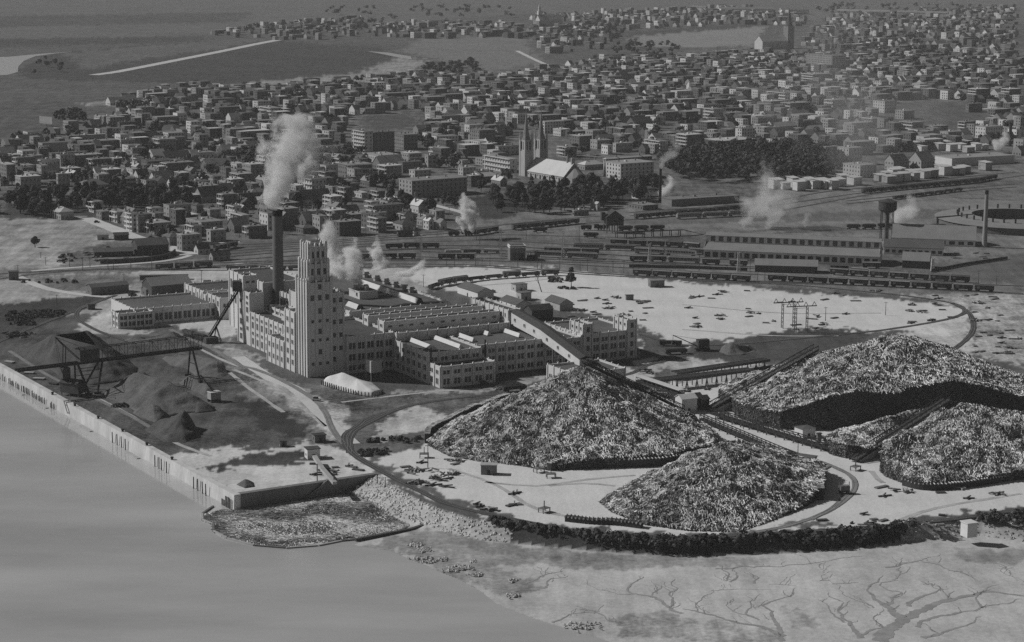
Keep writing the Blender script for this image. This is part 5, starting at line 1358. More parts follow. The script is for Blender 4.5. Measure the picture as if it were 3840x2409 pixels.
# ------------------------------------------------------------------ huts, stages, and litter of timber on the white ground
def hut(name, label, c, x, y, w_, d_, h_, ang, wall, roof, kind='flat', rise=1.0, door=True, group=None):
    t = thing(name, label, 'hut', P(c, x, y), ang, group)
    b = MB(); b.box(-w_ / 2, w_ / 2, -d_ / 2, d_ / 2, 0, h_)
    if kind == 'gable': b.gable_ends(-w_ / 2, w_ / 2, -d_ / 2, d_ / 2, h_, rise)
    wl = b.build('wall', [wall], t)
    r = MB()
    if kind == 'gable': r.gable(-w_ / 2, w_ / 2, -d_ / 2, d_ / 2, h_ + .02, rise, .35, .18)
    elif kind == 'hip': r.hip(-w_ / 2, w_ / 2, -d_ / 2, d_ / 2, h_ + .02, rise, .4)
    else: r.box(-w_ / 2 - .3, w_ / 2 + .3, -d_ / 2 - .3, d_ / 2 + .3, h_ + .005, h_ + .3)
    r.build('roof', [roof], wl)
    if door:
        b = MB(); b.box(-.6, .6, -d_ / 2 - .06, -d_ / 2 + .02, 0, 2.1); b.build('door', [M_STEEL], wl)
        b = MB(); b.box(-w_ / 2 - .05, -w_ / 2 + .02, -.6, .6, 1.1, 2.1); b.build('window', [M_GLASS], wl)
    return t
hut('timber_hut', 'small dark hut with pale lean roof alone on the white yard', 'z8', 1042, 322, 6.4, 4, 4.0, -.05, M_TIMBER, M_PALEWOOD)
hut('site_hut', 'pale hut with shaded side in front of the black log cliff', 'd3', 862, 296, 6.8, 6.5, 4.2, math.radians(27), M_WHITE, M_TAR2, 'hip', .5)
t = hut('concrete_blockhouse', 'pale concrete blockhouse on the stony bank at right', 'z9', 2020, 726, 4.4, 4.4, 5.4, math.radians(24), M_WHITE, M_COPING, door=False); t.location.z = -2.0
hut('white_house', 'bright white station house beside the right foot of the largest heap', 'c9', 690, 985, 8, 6.5, 6.6, math.radians(25), M_WHITE, M_TIN, 'gable', 1.6)
hut('white_shed', 'low white shed behind the station house', 'c9', 565, 800, 8, 3.5, 2.8, math.radians(25), M_WHITE, M_TAR2)
for k, (x, y) in enumerate(((800, 900), (885, 930))):
    hut('engine_shed', ['dark shed between the white station house and the stacking conveyor', 'dark round topped shed at the foot of the stacking conveyor'][k], 'c9', x, y + 30, 5, 5, 5.2, .5, M_DKWOOD, M_IRON, 'gable', 1.4)
hut('tool_box', 'tall dark box standing by the small log heap', 'd3', 960, 338, 1.8, 1.4, 4.0, .4, M_TIMBER, M_DKWOOD, door=False)
hut('end_shed', 'small shed at the lower end of the sandy road', 'd3', 868, 505, 8, 5, 4.2, math.radians(-30), M_TIMBER, M_TAR2)
hut('rail_hut', 'tiny dark hut beside the bank road near the coal', 'z7', 1998, 128, 3.0, 2.6, 2.4, .3, M_TIMBER, M_DKWOOD)
hut('road_hut', 'small dark hut at the fork of the mill road', 'd5', 350, 170, 5, 4, 3.2, .4, M_TIMBER, M_IRON)
hut('loading_hut', 'white ended hut at the head of the log chute on the quay', 'd5', 275, 352, 5.5, 5, 4.2, .35, M_WHITE, M_DKWOOD)
# log chute down to the raft
t = thing('log_chute', 'long timber log chute from the quay hut down to the raft', 'chute', P('d5', 300, 350))
o = P('d5', 300, 350); pts_ = [P('d5', 300, 340, 3.0), P('d5', 390, 480, 2.5), P('d5', 530, 640, 1.4)]
b = MB()
for a, c_ in zip(pts_, pts_[1:]): b.bar(a - o, c_ - o, 1.8, 1.2)
b.build('upper_trough', [M_PALEWOOD], t)
b = MB(); b.bar(P('d5', 470, 590, 1.2) - o, P('d5', 180, 825, WL) - o, 1.2, .8); b.build('lower_trough', [M_TIMBER], t)
b = MB()
for x, y in ((330, 490), (330, 600), (410, 500), (520, 640)):
    p = P('d5', x, y + 20) - o; b.bar(p, p + [0, 0, 3.4], .4)
b.build('post', [M_TIMBER], t)
# small work stages with a post
def stage(c, x, y, label):
    t = thing('work_stage', label, 'stage', P(c, x, y), random.random())
    b = MB(); b.box(-2, 2, -1.5, 1.5, 1.6, 1.9, bottom=True); b.build('deck', [M_TIMBER], t)
    for sx in (-1.8, 1.8):
        for sy in (-1.3, 1.3):
            b = MB(); b.bar((sx, sy, 0), (sx, sy, 1.6), .3); b.build('leg', [M_TIMBER], t)
    b = MB(); b.bar((0, 0, 1.9), (0, 0, 4.6), .3); b.build('mast', [M_DKWOOD], t)
for c, x, y, lab in (('z8', 1395, 312, 'post topped work stage at the foot of the largest heap'), ('z8', 1480, 350, 'work stage just below the end of the low log wall'), ('z8', 1432, 594, 'work stage alone near the middle of the shore track'), ('z8', 585, 208, 'work stage at the left foot of the largest heap'),
                     ('d3', 955, 555, 'work stage beside the lower end of the sandy road'), ('d3', 1220, 535, 'work stage beside the concrete conveyor base'), ('d3', 290, 160, 'work stage under the far stacking conveyor')):
    stage(c, x, y, lab)
# hand cart on the curved siding
t = thing('log_car', 'small loaded log car standing inside the curved siding', 'rail cart', P('d3', 1140, 700), .3)
b = MB(); b.box(-2.2, 2.2, -1.2, 1.2, .9, 1.3, bottom=True); bd = b.build('deck', [M_IRON], t)
for x in (-1.5, 1.5):
    for y in (-1, 1):
        b = MB(); b.tube((x, y - .1, .45), (x, y + .1, .45), .45, n=10); b.build('wheel', [M_STEEL], t)
b = MB(); b.box(-2, 2, -1.1, 1.1, 1.3, 3.4); b.build('log_load', [M_TIMBER], t)
for x in (-2.1, 2.1):
    b = MB(); b.bar((x, 0, 1.3), (x, 0, 4.8), .25); b.build('stake', [M_TIMBER], t)

LIT = []
def litter(c, x0, y0, x1, y1, n, kinds=('plank', 'log', 'heap'), where='', seed=0):
    for _ in range(n):
        u_, v_ = random.random(), random.random()
        x, y = x0 + (x1 - x0) * u_, y0 + (y1 - y0) * v_
        LIT.append((c, x, y, random.choice(kinds), where))
def debris(c, x, y, kind, label, s=1.0):
    t = thing('waste_timber', label, 'timber', P(c, x, y), random.uniform(-.5, .9), 'waste timber lying about the yards')
    if kind == 'plank':
        L = random.uniform(4, 9) * s; b = MB(); b.box(-L / 2, L / 2, -.9, .9, 0, .55); b.build('plank_stack', [M_TIMBER if random.random() < .6 else M_DKWOOD], t)
    elif kind == 'log':
        b = MB(); L = random.uniform(5, 10) * s; b.bar((-L / 2, 0, .3), (L / 2, 0, .3), .6); b.build('beam', [M_DKWOOD], t)
        b = MB(); b.bar((-L / 3, -1.5, .7), (L / 4, 2, .8), .45); b.build('beam', [M_TIMBER], t)
    else:
        for j in range(9):
            b = MB(); a = random.random() * 3.14; L = random.uniform(1.6, 3.8) * s; px_, py_ = random.gauss(0, 2.2 * s), random.gauss(0, 1.2 * s); z = .25 + .7 * random.random()
            b.bar((px_ - L * math.cos(a), py_ - L * math.sin(a), z), (px_ + L * math.cos(a), py_ + L * math.sin(a), z + random.uniform(-.2, .4)), .5)
            b.build('beam', [(M_TIMBER, M_DKWOOD, M_PALEWOOD)[j % 3]], t)
# ------------------------------------------------------------------ tracks
M_BALLAST = mat('track_ballast', .075, .25, .1, .25, 1.5, .95)
M_BALLAST2 = mat('pale_ballast', .24, .25, .1, .25, 1.5, .95)
M_RAIL = mat('rail_steel', .30, .1, .5, .1, 2, .45)
NTR = [0]
def track(c, pts, ballast=M_BALLAST, w_=3.2, z=.09, sm=True):
    L = smooth_line([P(*(p if isinstance(p[0], str) else (c,) + tuple(p))) for p in pts], 5.0)
    NTR[0] += 1
    z = z + .012 * (NTR[0] % 9)
    b = MB(); strip_mesh(b, L, w_, z, ragged=.25)
    o = tag(b.build('railway_track', ballast), kind='structure')
    for off in (-.75, .75):
        r = MB(); strip_mesh(r, L, .16, z + .16, off); r.build('rail', [M_RAIL], o)
    return L
Y1 = track('z8', [('z5', 420, 1375), ('z5', 200, 1440), ('d5', 790, 0), ('d5', 660, 85), ('d5', 650, 180), ('d5', 725, 300), ('d5', 870, 400), ('d5', 1100, 530), ('d5', 1500, 735), ('d5', 1900, 905), (1500, 700), (2000, 752), (2410, 772), ('z9', 400, 756), ('z9', 900, 728), ('z9', 1500, 684), ('z9', 2000, 630), ('z9', 2500, 556)], w_=3.6)
track('z5', [('d5', 700, 300), ('d5', 690, 180), ('d5', 720, 85), ('d5', 830, 0), (450, 1362), (900, 1292), (1300, 1255), (1600, 1215), ('z6', -380, 1130), ('c9', 200, 430), ('c9', 480, 360), ('c9', 800, 270), ('c9', 1100, 225)], w_=3.4)
track('z9', [(430, 748), (700, 700), (950, 622), (1120, 530), (1215, 430), (1195, 345), (1060, 272), (900, 212), (700, 140)], M_BALLAST2, 2.6)
track('z9', [(900, 648), (1050, 570), (1140, 480), (1140, 440)], M_BALLAST2, 2.4)
track('z6', [(-300, 850), (0, 1005 - 80), (420, 915), (900, 872), (1400, 822), (1800, 758), (1960, 715), (1990, 678), (1900, 630), (1600, 582), (1200, 540), (700, 497), (0, 470)], M_BALLAST)
track('z6', [(1900, 628), (2010, 690), (2052, 770), (2035, 850), (1930, 945), (1800, 1010)], M_BALLAST)
track('z4', [(780, 585), (640, 640), (400, 735), (160, 830), (-60, 925)], M_BALLAST)
track('z4', [(820, 575), (700, 615), (580, 660), (540, 710), (570, 760), (700, 830), (900, 900)], M_BALLAST, 2.8)
track('c8', [(1700, 100), (1880, 190), (2130, 300), (2410, 470), ('z4', 1780, 1090), ('z4', 2000, 1180), ('z4', 2250, 1340), ('d5', 520, 60), ('d5', 640, 200)], M_BALLAST2, 3.0)
track('c8', [(40, 320), (420, 560), (700, 700), (900, 800), (1250, 970), (1700, 1230)], M_BALLAST2, 2.4)
# the yard fan
for pts in (
    [('z4', -80, 470), ('z4', 300, 420), ('z4', 700, 395), ('z4', 1200, 398), ('z4', 2000, 395), ('z5', 200, 380), ('z5', 900, 372), ('z5', 1500, 412), ('z5', 2100, 448), ('z6', 500, 482), ('z6', 1300, 510), ('z6', 2300, 562), ('z6', 2800, 590)],
    [('z4', -80, 430), ('z4', 300, 405), ('z4', 900, 385), ('z4', 1700, 380), ('z5', 0, 355), ('z5', 900, 360), ('z5', 1500, 400), ('z5', 2060, 436), ('z6', 0, 460), ('z6', 600, 478), ('z6', 1400, 512), ('z6', 2400, 562)],
    [('z4', 200, 412), ('z4', 800, 385), ('z4', 1500, 375), ('z5', 0, 335), ('z5', 900, 330), ('z5', 1400, 345), ('z5', 2000, 380), ('z6', 0, 405), ('z6', 600, 432), ('z6', 1400, 470), ('z6', 2400, 510)],
    [('z4', 900, 395), ('z4', 1500, 368), ('z5', 0, 318), ('z5', 600, 320), ('z5', 1200, 335), ('z5', 1800, 345), ('z6', 0, 368), ('z6', 500, 385), ('z6', 1300, 428), ('z6', 1900, 470)],
    [('z4', 1400, 350), ('z4', 2000, 330), ('z5', 200, 300), ('z5', 900, 312), ('z5', 1500, 320), ('z5', 2100, 345), ('z6', 200, 372)],
    [('z4', 1500, 335), ('z5', 0, 275), ('z5', 600, 250), ('z5', 1200, 262), ('z5', 1900, 320), ('z5', 2410, 352), ('z6', 420, 368)],
    [('z4', 1500, 310), ('z5', 0, 240), ('z5', 500, 225), ('z5', 1200, 230), ('z5', 1900, 288), ('z5', 2410, 322)],
    [('z4', 1500, 290), ('z5', 0, 222), ('z5', 500, 200), ('z5', 1100, 190), ('z5', 1700, 222), ('z5', 2410, 260)],
    [('z4', 1500, 270), ('z5', 0, 205), ('z5', 500, 172), ('z5', 1100, 148), ('z5', 1700, 160), ('z5', 2410, 175)],
    [('z4', 1500, 245), ('z4', 2100, 215), ('z5', 300, 170), ('z5', 800, 135), ('z5', 1300, 105), ('z5', 1800, 60), ('z5', 2410, 15)],
    [('z4', 1500, 225), ('z4', 2200, 195), ('z5', 400, 150), ('z5', 900, 105), ('z5', 1300, 60), ('z5', 1850, 15), ('d1', 0, 200), ('d1', 700, 160), ('d1', 1500, 140), ('d2', 600, 280), ('d2', 1300, 200), ('d2', 2100, 120)],
    [('d1', 0, 160), ('d1', 700, 110), ('d1', 1490, 62), ('d2', 480, 265), ('d2', 1000, 215), ('d2', 1740, 150), ('d2', 2100, 100), ('d2', 2500, 40)],
    [('d1', 0, 120), ('d1', 700, 70), ('d1', 1490, 20), ('d2', 0, 260), ('d2', 700, 185), ('d2', 1500, 95), ('d2', 2300, 20)],
    [('d2', 300, 360), ('d2', 900, 300), ('d2', 1640, 215), ('d2', 2300, 160)],
    [('d2', 300, 395), ('d2', 900, 330), ('d2', 1640, 250), ('d2', 2300, 195)],
):
    track('z5', pts)

# ------------------------------------------------------------------ freight cars
M_CAR = mat('boxcar_boards', .085, .2, .3, .15, 1.5, .85, orand=.45)
M_CARROOF = mat('boxcar_roof', .20, .15, .3, .12, 1.5, .8, orand=.5)
M_CARPALE = mat('coach_side', .26, .15, .4, .12, 1.5, .8, orand=.4)
M_COALD = mat('wagon_coal', .05, .3, .8, .3, 2, .95)
M_LETTER = mat('car_lettering', .55)
CARS = {}
def car_proto(kind):
    t = thing('freight_car', 'x', 'freight car')
    L = {'box': 12.2, 'gondola': 12.6, 'coach': 21.5, 'hopper': 11.2, 'flat': 12.4, 'loco': 12.5, 'tender': 8.5}[kind]
    h = L / 2 - .25
    if kind == 'box':
        b = MB(); b.box(-h, h, -1.4, 1.4, 1.05, 3.75, bottom=True)
        for x in np.linspace(-h + .2, h - .2, 9):
            for y in (-1.46, 1.40): b.box(x - .07, x + .07, y, y + .06, 1.1, 3.7)
        body = b.build('body', [M_CAR], t)
        b = MB(); b.gable(-h, h, -1.4, 1.4, 3.76, .42, .12, .1); b.box(-h, h, -.35, .35, 4.29, 4.36); b.build('roof', [M_CARROOF], body)
        for y in (-1.52, 1.46):
            b = MB(); b.box(-.9, .9, y, y + .06, 1.1, 3.6); b.build('door', [M_CAR], body)
        b = MB(); b.box(-h + 1.2, -h + 3.2, -1.49, -1.45, 2.6, 2.95); b.box(-h + 1.4, -h + 2.8, -1.49, -1.45, 2.0, 2.25); b.build('lettering', [M_LETTER], body)
    elif kind == 'gondola':
        b = MB()
        for y in (-1.45, 1.33): b.box(-h, h, y, y + .12, 1.0, 2.5, bottom=True)
        for x in (-h, h - .12): b.box(x, x + .12, -1.33, 1.33, 1.0, 2.5, bottom=True)
        b.box(-h, h, -1.3, 1.3, .95, 1.1, bottom=True)
        for x in np.linspace(-h + .3, h - .3, 9): b.box(x - .08, x + .08, -1.55, -1.46, 1.0, 2.5)
        body = b.build('body', [M_CAR], t)
        b = MB(); b.hip(-h + .2, h - .2, -1.3, 1.3, 1.9, .9, 0); b.build('load', [M_COALD], body)
    elif kind == 'hopper':
        b = MB(); b.add([(-h, -1.4, 2.0), (h, -1.4, 2.0), (h, 1.4, 2.0), (-h, 1.4, 2.0), (-h * .5, -.8, .8), (h * .5, -.8, .8), (h * .5, .8, .8), (-h * .5, .8, .8)], [(0, 1, 5, 4), (1, 2, 6, 5), (2, 3, 7, 6), (3, 0, 4, 7)])
        b.box(-h, h, -1.42, 1.42, 2.0, 3.5)
        for x in np.linspace(-h + .2, h - .2, 8): b.box(x - .08, x + .08, -1.52, -1.43, 2.0, 3.5)
        body = b.build('body', [M_CAR], t)
        b = MB(); b.hip(-h + .2, h - .2, -1.3, 1.3, 3.51, .6, 0); b.build('load', [M_COALD], body)
    elif kind == 'coach':
        b = MB(); b.box(-h, h, -1.45, 1.45, 1.1, 3.6, bottom=True); body = b.build('body', [M_CARPALE], t)
        b = MB(); b.gable(-h, h, -1.45, 1.45, 3.6, .35, .15, .1); b.box(-h + .6, h - .6, -.8, .8, 3.85, 4.35); b.build('roof', [M_CARROOF], body)
        for x in np.linspace(-h + 2, h - 2, 10):
            b = MB(); b.box(x - .55, x + .55, -1.48, -1.44, 2.2, 3.1); b.build('window', [M_GLASS], body)
    elif kind == 'flat':
        b = MB(); b.box(-h, h, -1.4, 1.4, .95, 1.25, bottom=True); body = b.build('deck', [M_CAR], t)
        b = MB(); b.box(-h + .6, h - .6, -1.2, 1.2, 1.26, 2.7)
        for x in np.linspace(-h + 1, h - 1, 6): b.box(x - .1, x + .1, -1.3, -1.2, 1.26, 2.9)
        b.build('load', [M_TIN if len(CARS) % 2 else M_PALEWOOD], body)
    elif kind == 'loco':
        b = MB(); b.tube((-h + 4, 0, 2.5), (h - .6, 0, 2.5), 1.0, 1.0, 12); b.tube((h - 1.8, 0, 3.3), (h - 1.8, 0, 4.5), .32, .4, 8); b.tube((h - 4.5, 0, 3.3), (h - 4.5, 0, 4.0), .45, .4, 8); b.box(-h + 4, h, -1.2, 1.2, 1.1, 1.35); b.build('boiler', [M_STEEL], t)
        b = MB(); b.box(-h + .6, -h + 4, -1.4, 1.4, 1.2, 4.1); b.build('cab', [M_STEEL], t)
        for x in (-2.2, -.2, 1.8, 4.2):
            for y in (-1.0, .85):
                b = MB(); b.tube((x, y, .75), (x, y + .15, .75), .75 if x < 3 else .45, n=12); b.build('wheel', [M_STEEL], t)
        return t, L
    elif kind == 'tender':
        b = MB(); b.box(-h, h, -1.35, 1.35, 1.0, 3.2); b.build('tank', [M_STEEL], t)
        b = MB(); b.hip(-h + .3, h - .3, -1.1, 1.1, 3.2, .6, 0); b.build('load', [M_COALD], t)
    for x in (-h + 1.8, h - 1.8):
        b = MB()
        for dx in (-.85, .85):
            for y in (-.85, .7): b.tube((x + dx, y, .42), (x + dx, y + .15, .42), .42, n=8)
        b.box(x - 1.3, x + 1.3, -.9, -.75, .3, .75); b.box(x - 1.3, x + 1.3, .75, .9, .3, .75); b.box(x - .3, x + .3, -.75, .75, .4, .9); b.build('bogie', [M_STEEL], t)
    return t, L
ORD = ['first', 'second', 'third', 'fourth', 'fifth', 'sixth', 'seventh', 'eighth', 'ninth', 'tenth', 'eleventh', 'twelfth', 'thirteenth', 'fourteenth', 'fifteenth', 'sixteenth', 'seventeenth', 'eighteenth', 'nineteenth', 'twentieth']
KN = {'box': ('boxcar', 'dark boxcar'), 'gondola': ('gondola_car', 'open coal gondola'), 'coach': ('passenger_coach', 'grey passenger coach'), 'hopper': ('hopper_car', 'loaded coal hopper'), 'flat': ('flat_car', 'loaded flat car'), 'loco': ('steam_locomotive', 'black steam locomotive'), 'tender': ('locomotive_tender', 'black locomotive tender')}
NT = {}
def train(c, pts, kinds, where, z=.3, n=None, group='railway cars standing in the yard'):
    """Cars set along a line given by its picture positions (left to right); kinds is a list or one kind to fill the line."""
    L = smooth_line([P(*(p if isinstance(p[0], str) else (c,) + tuple(p))) for p in pts], 2.0)
    s = np.concatenate([[0], np.cumsum(np.linalg.norm(np.diff(L[:, :2], axis=0), axis=1))])
    def at(d): return np.array([np.interp(d, s, L[:, 0]), np.interp(d, s, L[:, 1])])
    LEN = {'box': 12.2, 'gondola': 12.6, 'coach': 21.5, 'hopper': 11.2, 'flat': 12.4, 'loco': 12.5, 'tender': 8.5}
    if isinstance(kinds, str): kinds = [kinds] * max(1, int(round(s[-1] / (LEN[kinds] + .7))))
    pos = 0.0; cnt = {}
    tot = {k: kinds.count(k) for k in set(kinds)}
    for k in kinds:
        l = LEN[k]; a, b_ = at(pos), at(pos + l)
        if pos + l * .6 > s[-1] + 6: break
        if pos + l > s[-1]:
            dd = (at(s[-1]) - at(s[-1] - 3)) / 3; b_ = a + dd * l
        m = (a + b_) / 2; ang = math.atan2(b_[1] - a[1], b_[0] - a[0])
        cnt[k] = cnt.get(k, 0) + 1
        if k not in CARS:
            t, _ = car_proto(k); CARS[k] = t; t.name = KN[k][0]; t.location = (m[0], m[1], z); t.rotation_euler = (0, 0, ang)
        else: t = copy_tree(CARS[k], None, (m[0], m[1], z), ang)
        t['category'] = KN[k][0].replace('_', ' ')
        t['label'] = ('%s %s from the left %s' % (ORD[cnt[k] - 1], KN[k][1], where)) if tot[k] > 1 else '%s %s' % (KN[k][1], where)
        t['group'] = group
        pos += l + .7
train('d1', [(45, 868), (770, 908), (1485, 948)], 'box', 'in the front row left of its gap')
train('z6', [(600, 472), (1300, 508), (2262, 556)], 'box', 'in the front row right of its gap')
train('z6', [(1040, 428), (1600, 462), (2060, 488)], 'box', 'in the row half hidden behind the front boxcars')
train('c10', [(150, 768), (300, 720), (500, 690), (800, 655), (1100, 632), (1390, 618)], ['gondola', 'box', 'box', 'gondola', 'gondola', 'box', 'gondola', 'box', 'gondola', 'gondola', 'box', 'gondola', 'box', 'gondola'], 'in the curved train')
train('c10', [(232, 440), (440, 440), (646, 443)], 'box', 'left of the transformer house')
train('c10', [(-330, 330), (-20, 322), (238, 322)], 'box', 'in the row behind the left lattice mast')
train('c10', [(-600, 445), (-300, 435), (52, 432)], 'box', 'in the row behind the mill steam')
train('c10', [(300, 385), (705, 378)], ['flat', 'gondola'], 'in the pair left of the second lattice mast')
train('c10', [(720, 372), (1000, 378)], 'flat', 'just left of the brick transformer house')
train('c10', [(1280, 410), (2080, 445)], 'coach', 'in the coach row right of the transformer house')
train('c10', [(1380, 372), (2050, 392)], 'box', 'behind the coaches near the third lattice mast')
train('c10', [(1690, 335), (2060, 340), (2410, 352)], 'coach', 'in the long roofed row above the yard coaches')
train('c10', [(2090, 282), (2410, 292)], 'box', 'in the short row under the coal tower')
train('c10', [(1035, 128), (1350, 98), (1690, 60)], 'box', 'in the slanting row left of the coal tower')
train('c10', [(1252, 152), (1440, 152)], 'hopper', 'standing alone left of the coal tower')
train('c10', [(345, 192), (640, 184)], ['tender', 'loco'], 'by the gabled railway houses')
train('c10', [(640, 180), (880, 140)], 'box', 'behind the steaming locomotive')
train('c10', [(1770, 125), (1960, 125)], ['tender', 'loco'], 'in steam beside the coal tower')
train('c10', [(1800, 208), (2010, 215)], 'hopper', 'in front of the coal tower foot')
train('d6', [(1535, 692), (2110, 664)], 'box', 'in the row left of the smokestack')
train('c4', [(1410, 170), (1910, 172), (2280, 168)], 'gondola', 'in the row running behind the smokestack')
train('d6', [(2150, 505), (2410, 450)], 'box', 'behind the trackside sheds at left')
train('d1', [(0, 516), (470, 530), (900, 562)], 'box', 'in the upper row beside the long repair shop')
train('d1', [(60, 604), (700, 642)], 'coach', 'in the coach row beside the second lattice mast')
train('d1', [(0, 702), (440, 708)], 'box', 'in the lower row left of the coaches')
train('d1', [(462, 712), (770, 724)], 'coach', 'standing in the lower row before the repair shop')
train('d1', [(862, 738), (1072, 744)], 'box', 'before the left end of the repair shop')
train('d1', [(1190, 752), (1405, 762)], 'box', 'beside the fourth lattice mast')
train('d1', [(715, 614), (880, 624)], 'box', 'touching the left gable of the repair shop')
train('d1', [(560, 200), (1000, 178), (1500, 158)], 'coach', 'in the front slanting row behind the coal trestle')
train('d1', [(60, 200), (420, 168), (950, 122), (1490, 70)], 'box', 'in the middle slanting row behind the coal trestle')
train('d2', [(480, 272), (1000, 222), (1740, 155), (2030, 104)], 'box', 'in the long far row below the lumber stacks')
train('d2', [(850, 345), (1640, 245)], 'gondola', 'in the far row left of the thin chimney')
train('d2', [(290, 700), (640, 695)], 'hopper', 'in the dark row left of the water tower')
train('d2', [(660, 690), (960, 690)], 'hopper', 'in the dark row right of the water tower')
train('d2', [(1090, 690), (1380, 680)], 'gondola', 'in the dark row behind the long machine shed')
train('d2', [(100, 1190), (340, 1195)], 'box', 'under the bright patched shop roof')
train('d2', [(340, 1200), (680, 1215)], 'flat', 'loaded with pale timber below the shop')
train('d2', [(480, 1155), (700, 1160)], 'box', 'standing against the repair shop wall')
train('c9', [(360, 186), (660, 190)], 'gondola', 'near the hook of the locomotive crane')
train('c9', [(430, 296), (760, 278)], 'gondola', 'coupled to the locomotive crane')
train('d4', [(650, 305), (835, 290)], 'gondola', 'on the siding left of the chipper house')
train('c8', [(1835, 165), (2060, 235)], 'hopper', 'on the coal trestle by the mill')
train('d1', [(-140, 415), (480, 402)], 'hopper', 'up on the coal trestle', z=4.6)

# ------------------------------------------------------------------ railway buildings
A_T = math.radians(90 - 56.0)
def face_box(c, xl, xm, xr, yb, yt, ang=56.0):
    """Corner, width (right face), depth (left face) and height of a block from its outline in the picture."""
    p = P(c, xm, yb); h = max(1.5, height_at(c, xm, yb, yt)); a = math.radians(ang)
    e1 = np.array([math.sin(a), math.cos(a), 0]); e2 = np.array([-math.cos(a), math.sin(a), 0])
    zz = np.array([0, 0, h])
    wd = abs(along(p + zz, e1, q(c, xr, 0)[0], 0.3, 260)) if xr > xm else 5
    dp = abs(along(p + zz, e2, q(c, xl, 0)[0], 0.3, 260)) if xl < xm else 6
    return p, max(2, wd), max(2, dp), h, a
M_SHOPROOF = mat('corrugated_roof', .26, .12, .1, .12, 2, .7)
M_SHOPROOF2 = mat('dark_roof', .12, .15, .1, .12, 2, .8)
M_SHOPWALL = mat('plastered_wall', .74, .12, .2, .1, 1.5, .9)
def shed_building(name, label, cat, p, wd, dp, h, a, rise, wall, roof, nwin=0, wh=2.4, ww=2.6, clere=False, right_gable=True, group=None):
    t = thing(name, label, cat, p, math.pi / 2 - a, group)
    b = MB(); b.box(0, wd, 0, dp, 0, h); b.gable_ends(0, wd, 0, dp, h, rise); wl = b.build('wall', [wall], t)
    if not clere:
        r = MB(); r.gable(0, wd, 0, dp, h + .02, rise, .5, .3); r.build('roof', [roof], wl)
    else:
        m0, m1 = dp * .36, dp * .64; ch_ = rise * .45; r = MB()
        r.add([(-.5, -.6, h), (wd + .5, -.6, h), (wd + .5, m0, h + rise * .55), (-.5, m0, h + rise * .55), (-.5, dp + .6, h), (wd + .5, dp + .6, h), (wd + .5, m1, h + rise * .55), (-.5, m1, h + rise * .55)], [(0, 1, 2, 3), (4, 5, 6, 7)])
        r.gable(-.1, wd + .1, m0, m1, h + rise * .55 + ch_ + 1.2, 1.6, .5, .25); r.build('roof', [roof], wl)
        b = MB(); b.box(0, wd, m0, m1, h + rise * .5, h + rise * .55 + ch_ + 1.2); cl = b.build('clerestory', [wall], wl)
        for x in np.arange(3, wd - 3, 5.5):
            b = MB(); b.box(x, x + 3.2, m0 - .05, m0 + .02, h + rise * .55 + .5, h + rise * .55 + ch_ + .7); b.build('window', [M_FRAME], cl)
    for i in range(nwin):
        x = wd * (i + .5) / nwin
        b = MB(); b.box(x - ww / 2, x + ww / 2, -.06, .02, h * .25, h * .25 + wh)
        for k in (-.33, 0, .33): b.box(x + ww * k - .06, x + ww * k + .06, -.1, -.05, h * .25, h * .25 + wh, 1)
        b.build('window', [M_GLASS, M_FRAME], wl)
    return t
p, wd, dp, h, a = face_box('z6', 140, 145, 1400, 318, 255, 76)
pe = P('z6', 1385, 372); a = math.atan2(pe[0] - p[0], pe[1] - p[1]); p = P('z6', 147, 318)
wd = np.linalg.norm(pe - p)
shed_building('repair_shop', 'longest railway repair shop with clerestory roof and row of tall dark windows', 'workshop', p, wd, 30, 6.6, a, 7.0, M_SHOPWALL, M_SHOPROOF, 22, 3.4, 3.6, True)
p = P('z6', 510, 410); pe = P('z6', 950, 422); a = math.atan2(pe[0] - p[0], pe[1] - p[1])
shed_building('open_shed', 'long dark lean shed standing in front of the repair shop', 'shed', p, np.linalg.norm(pe - p), 13, 4.6, a, 3.2, M_DKWOOD, M_SHOPROOF)
p = P('d2', 740, 985); pe = P('d2', 1440, 1010); a = math.atan2(pe[0] - p[0], pe[1] - p[1])
shed_building('machine_shed', 'pale walled machine shed right of the repair shop', 'workshop', p, np.linalg.norm(pe - p), 15, 5.0, a, 4.2, M_SHOPWALL, M_SHOPROOF2, 9, 2.0, 2.8)
p = P('d2', 835, 868); pe = P('d2', 1815, 905); a = math.atan2(pe[0] - p[0], pe[1] - p[1])
shed_building('boiler_shop', 'broad roofed shop with white wall beside the thin chimney', 'workshop', p, np.linalg.norm(pe - p), 28, 4.6, a, 8.0, M_SHOPWALL, M_SHOPROOF, 9, 2.4, 4.0)
p = P('d2', 955, 1150); pe = P('d2', 1270, 1165); a = math.atan2(pe[0] - p[0], pe[1] - p[1])
shed_building('store_shed', 'squat shed with patched roof before the machine shed', 'shed', p, np.linalg.norm(pe - p), 12, 5.2, a, 4.6, M_DKWOOD, M_SHOPROOF)
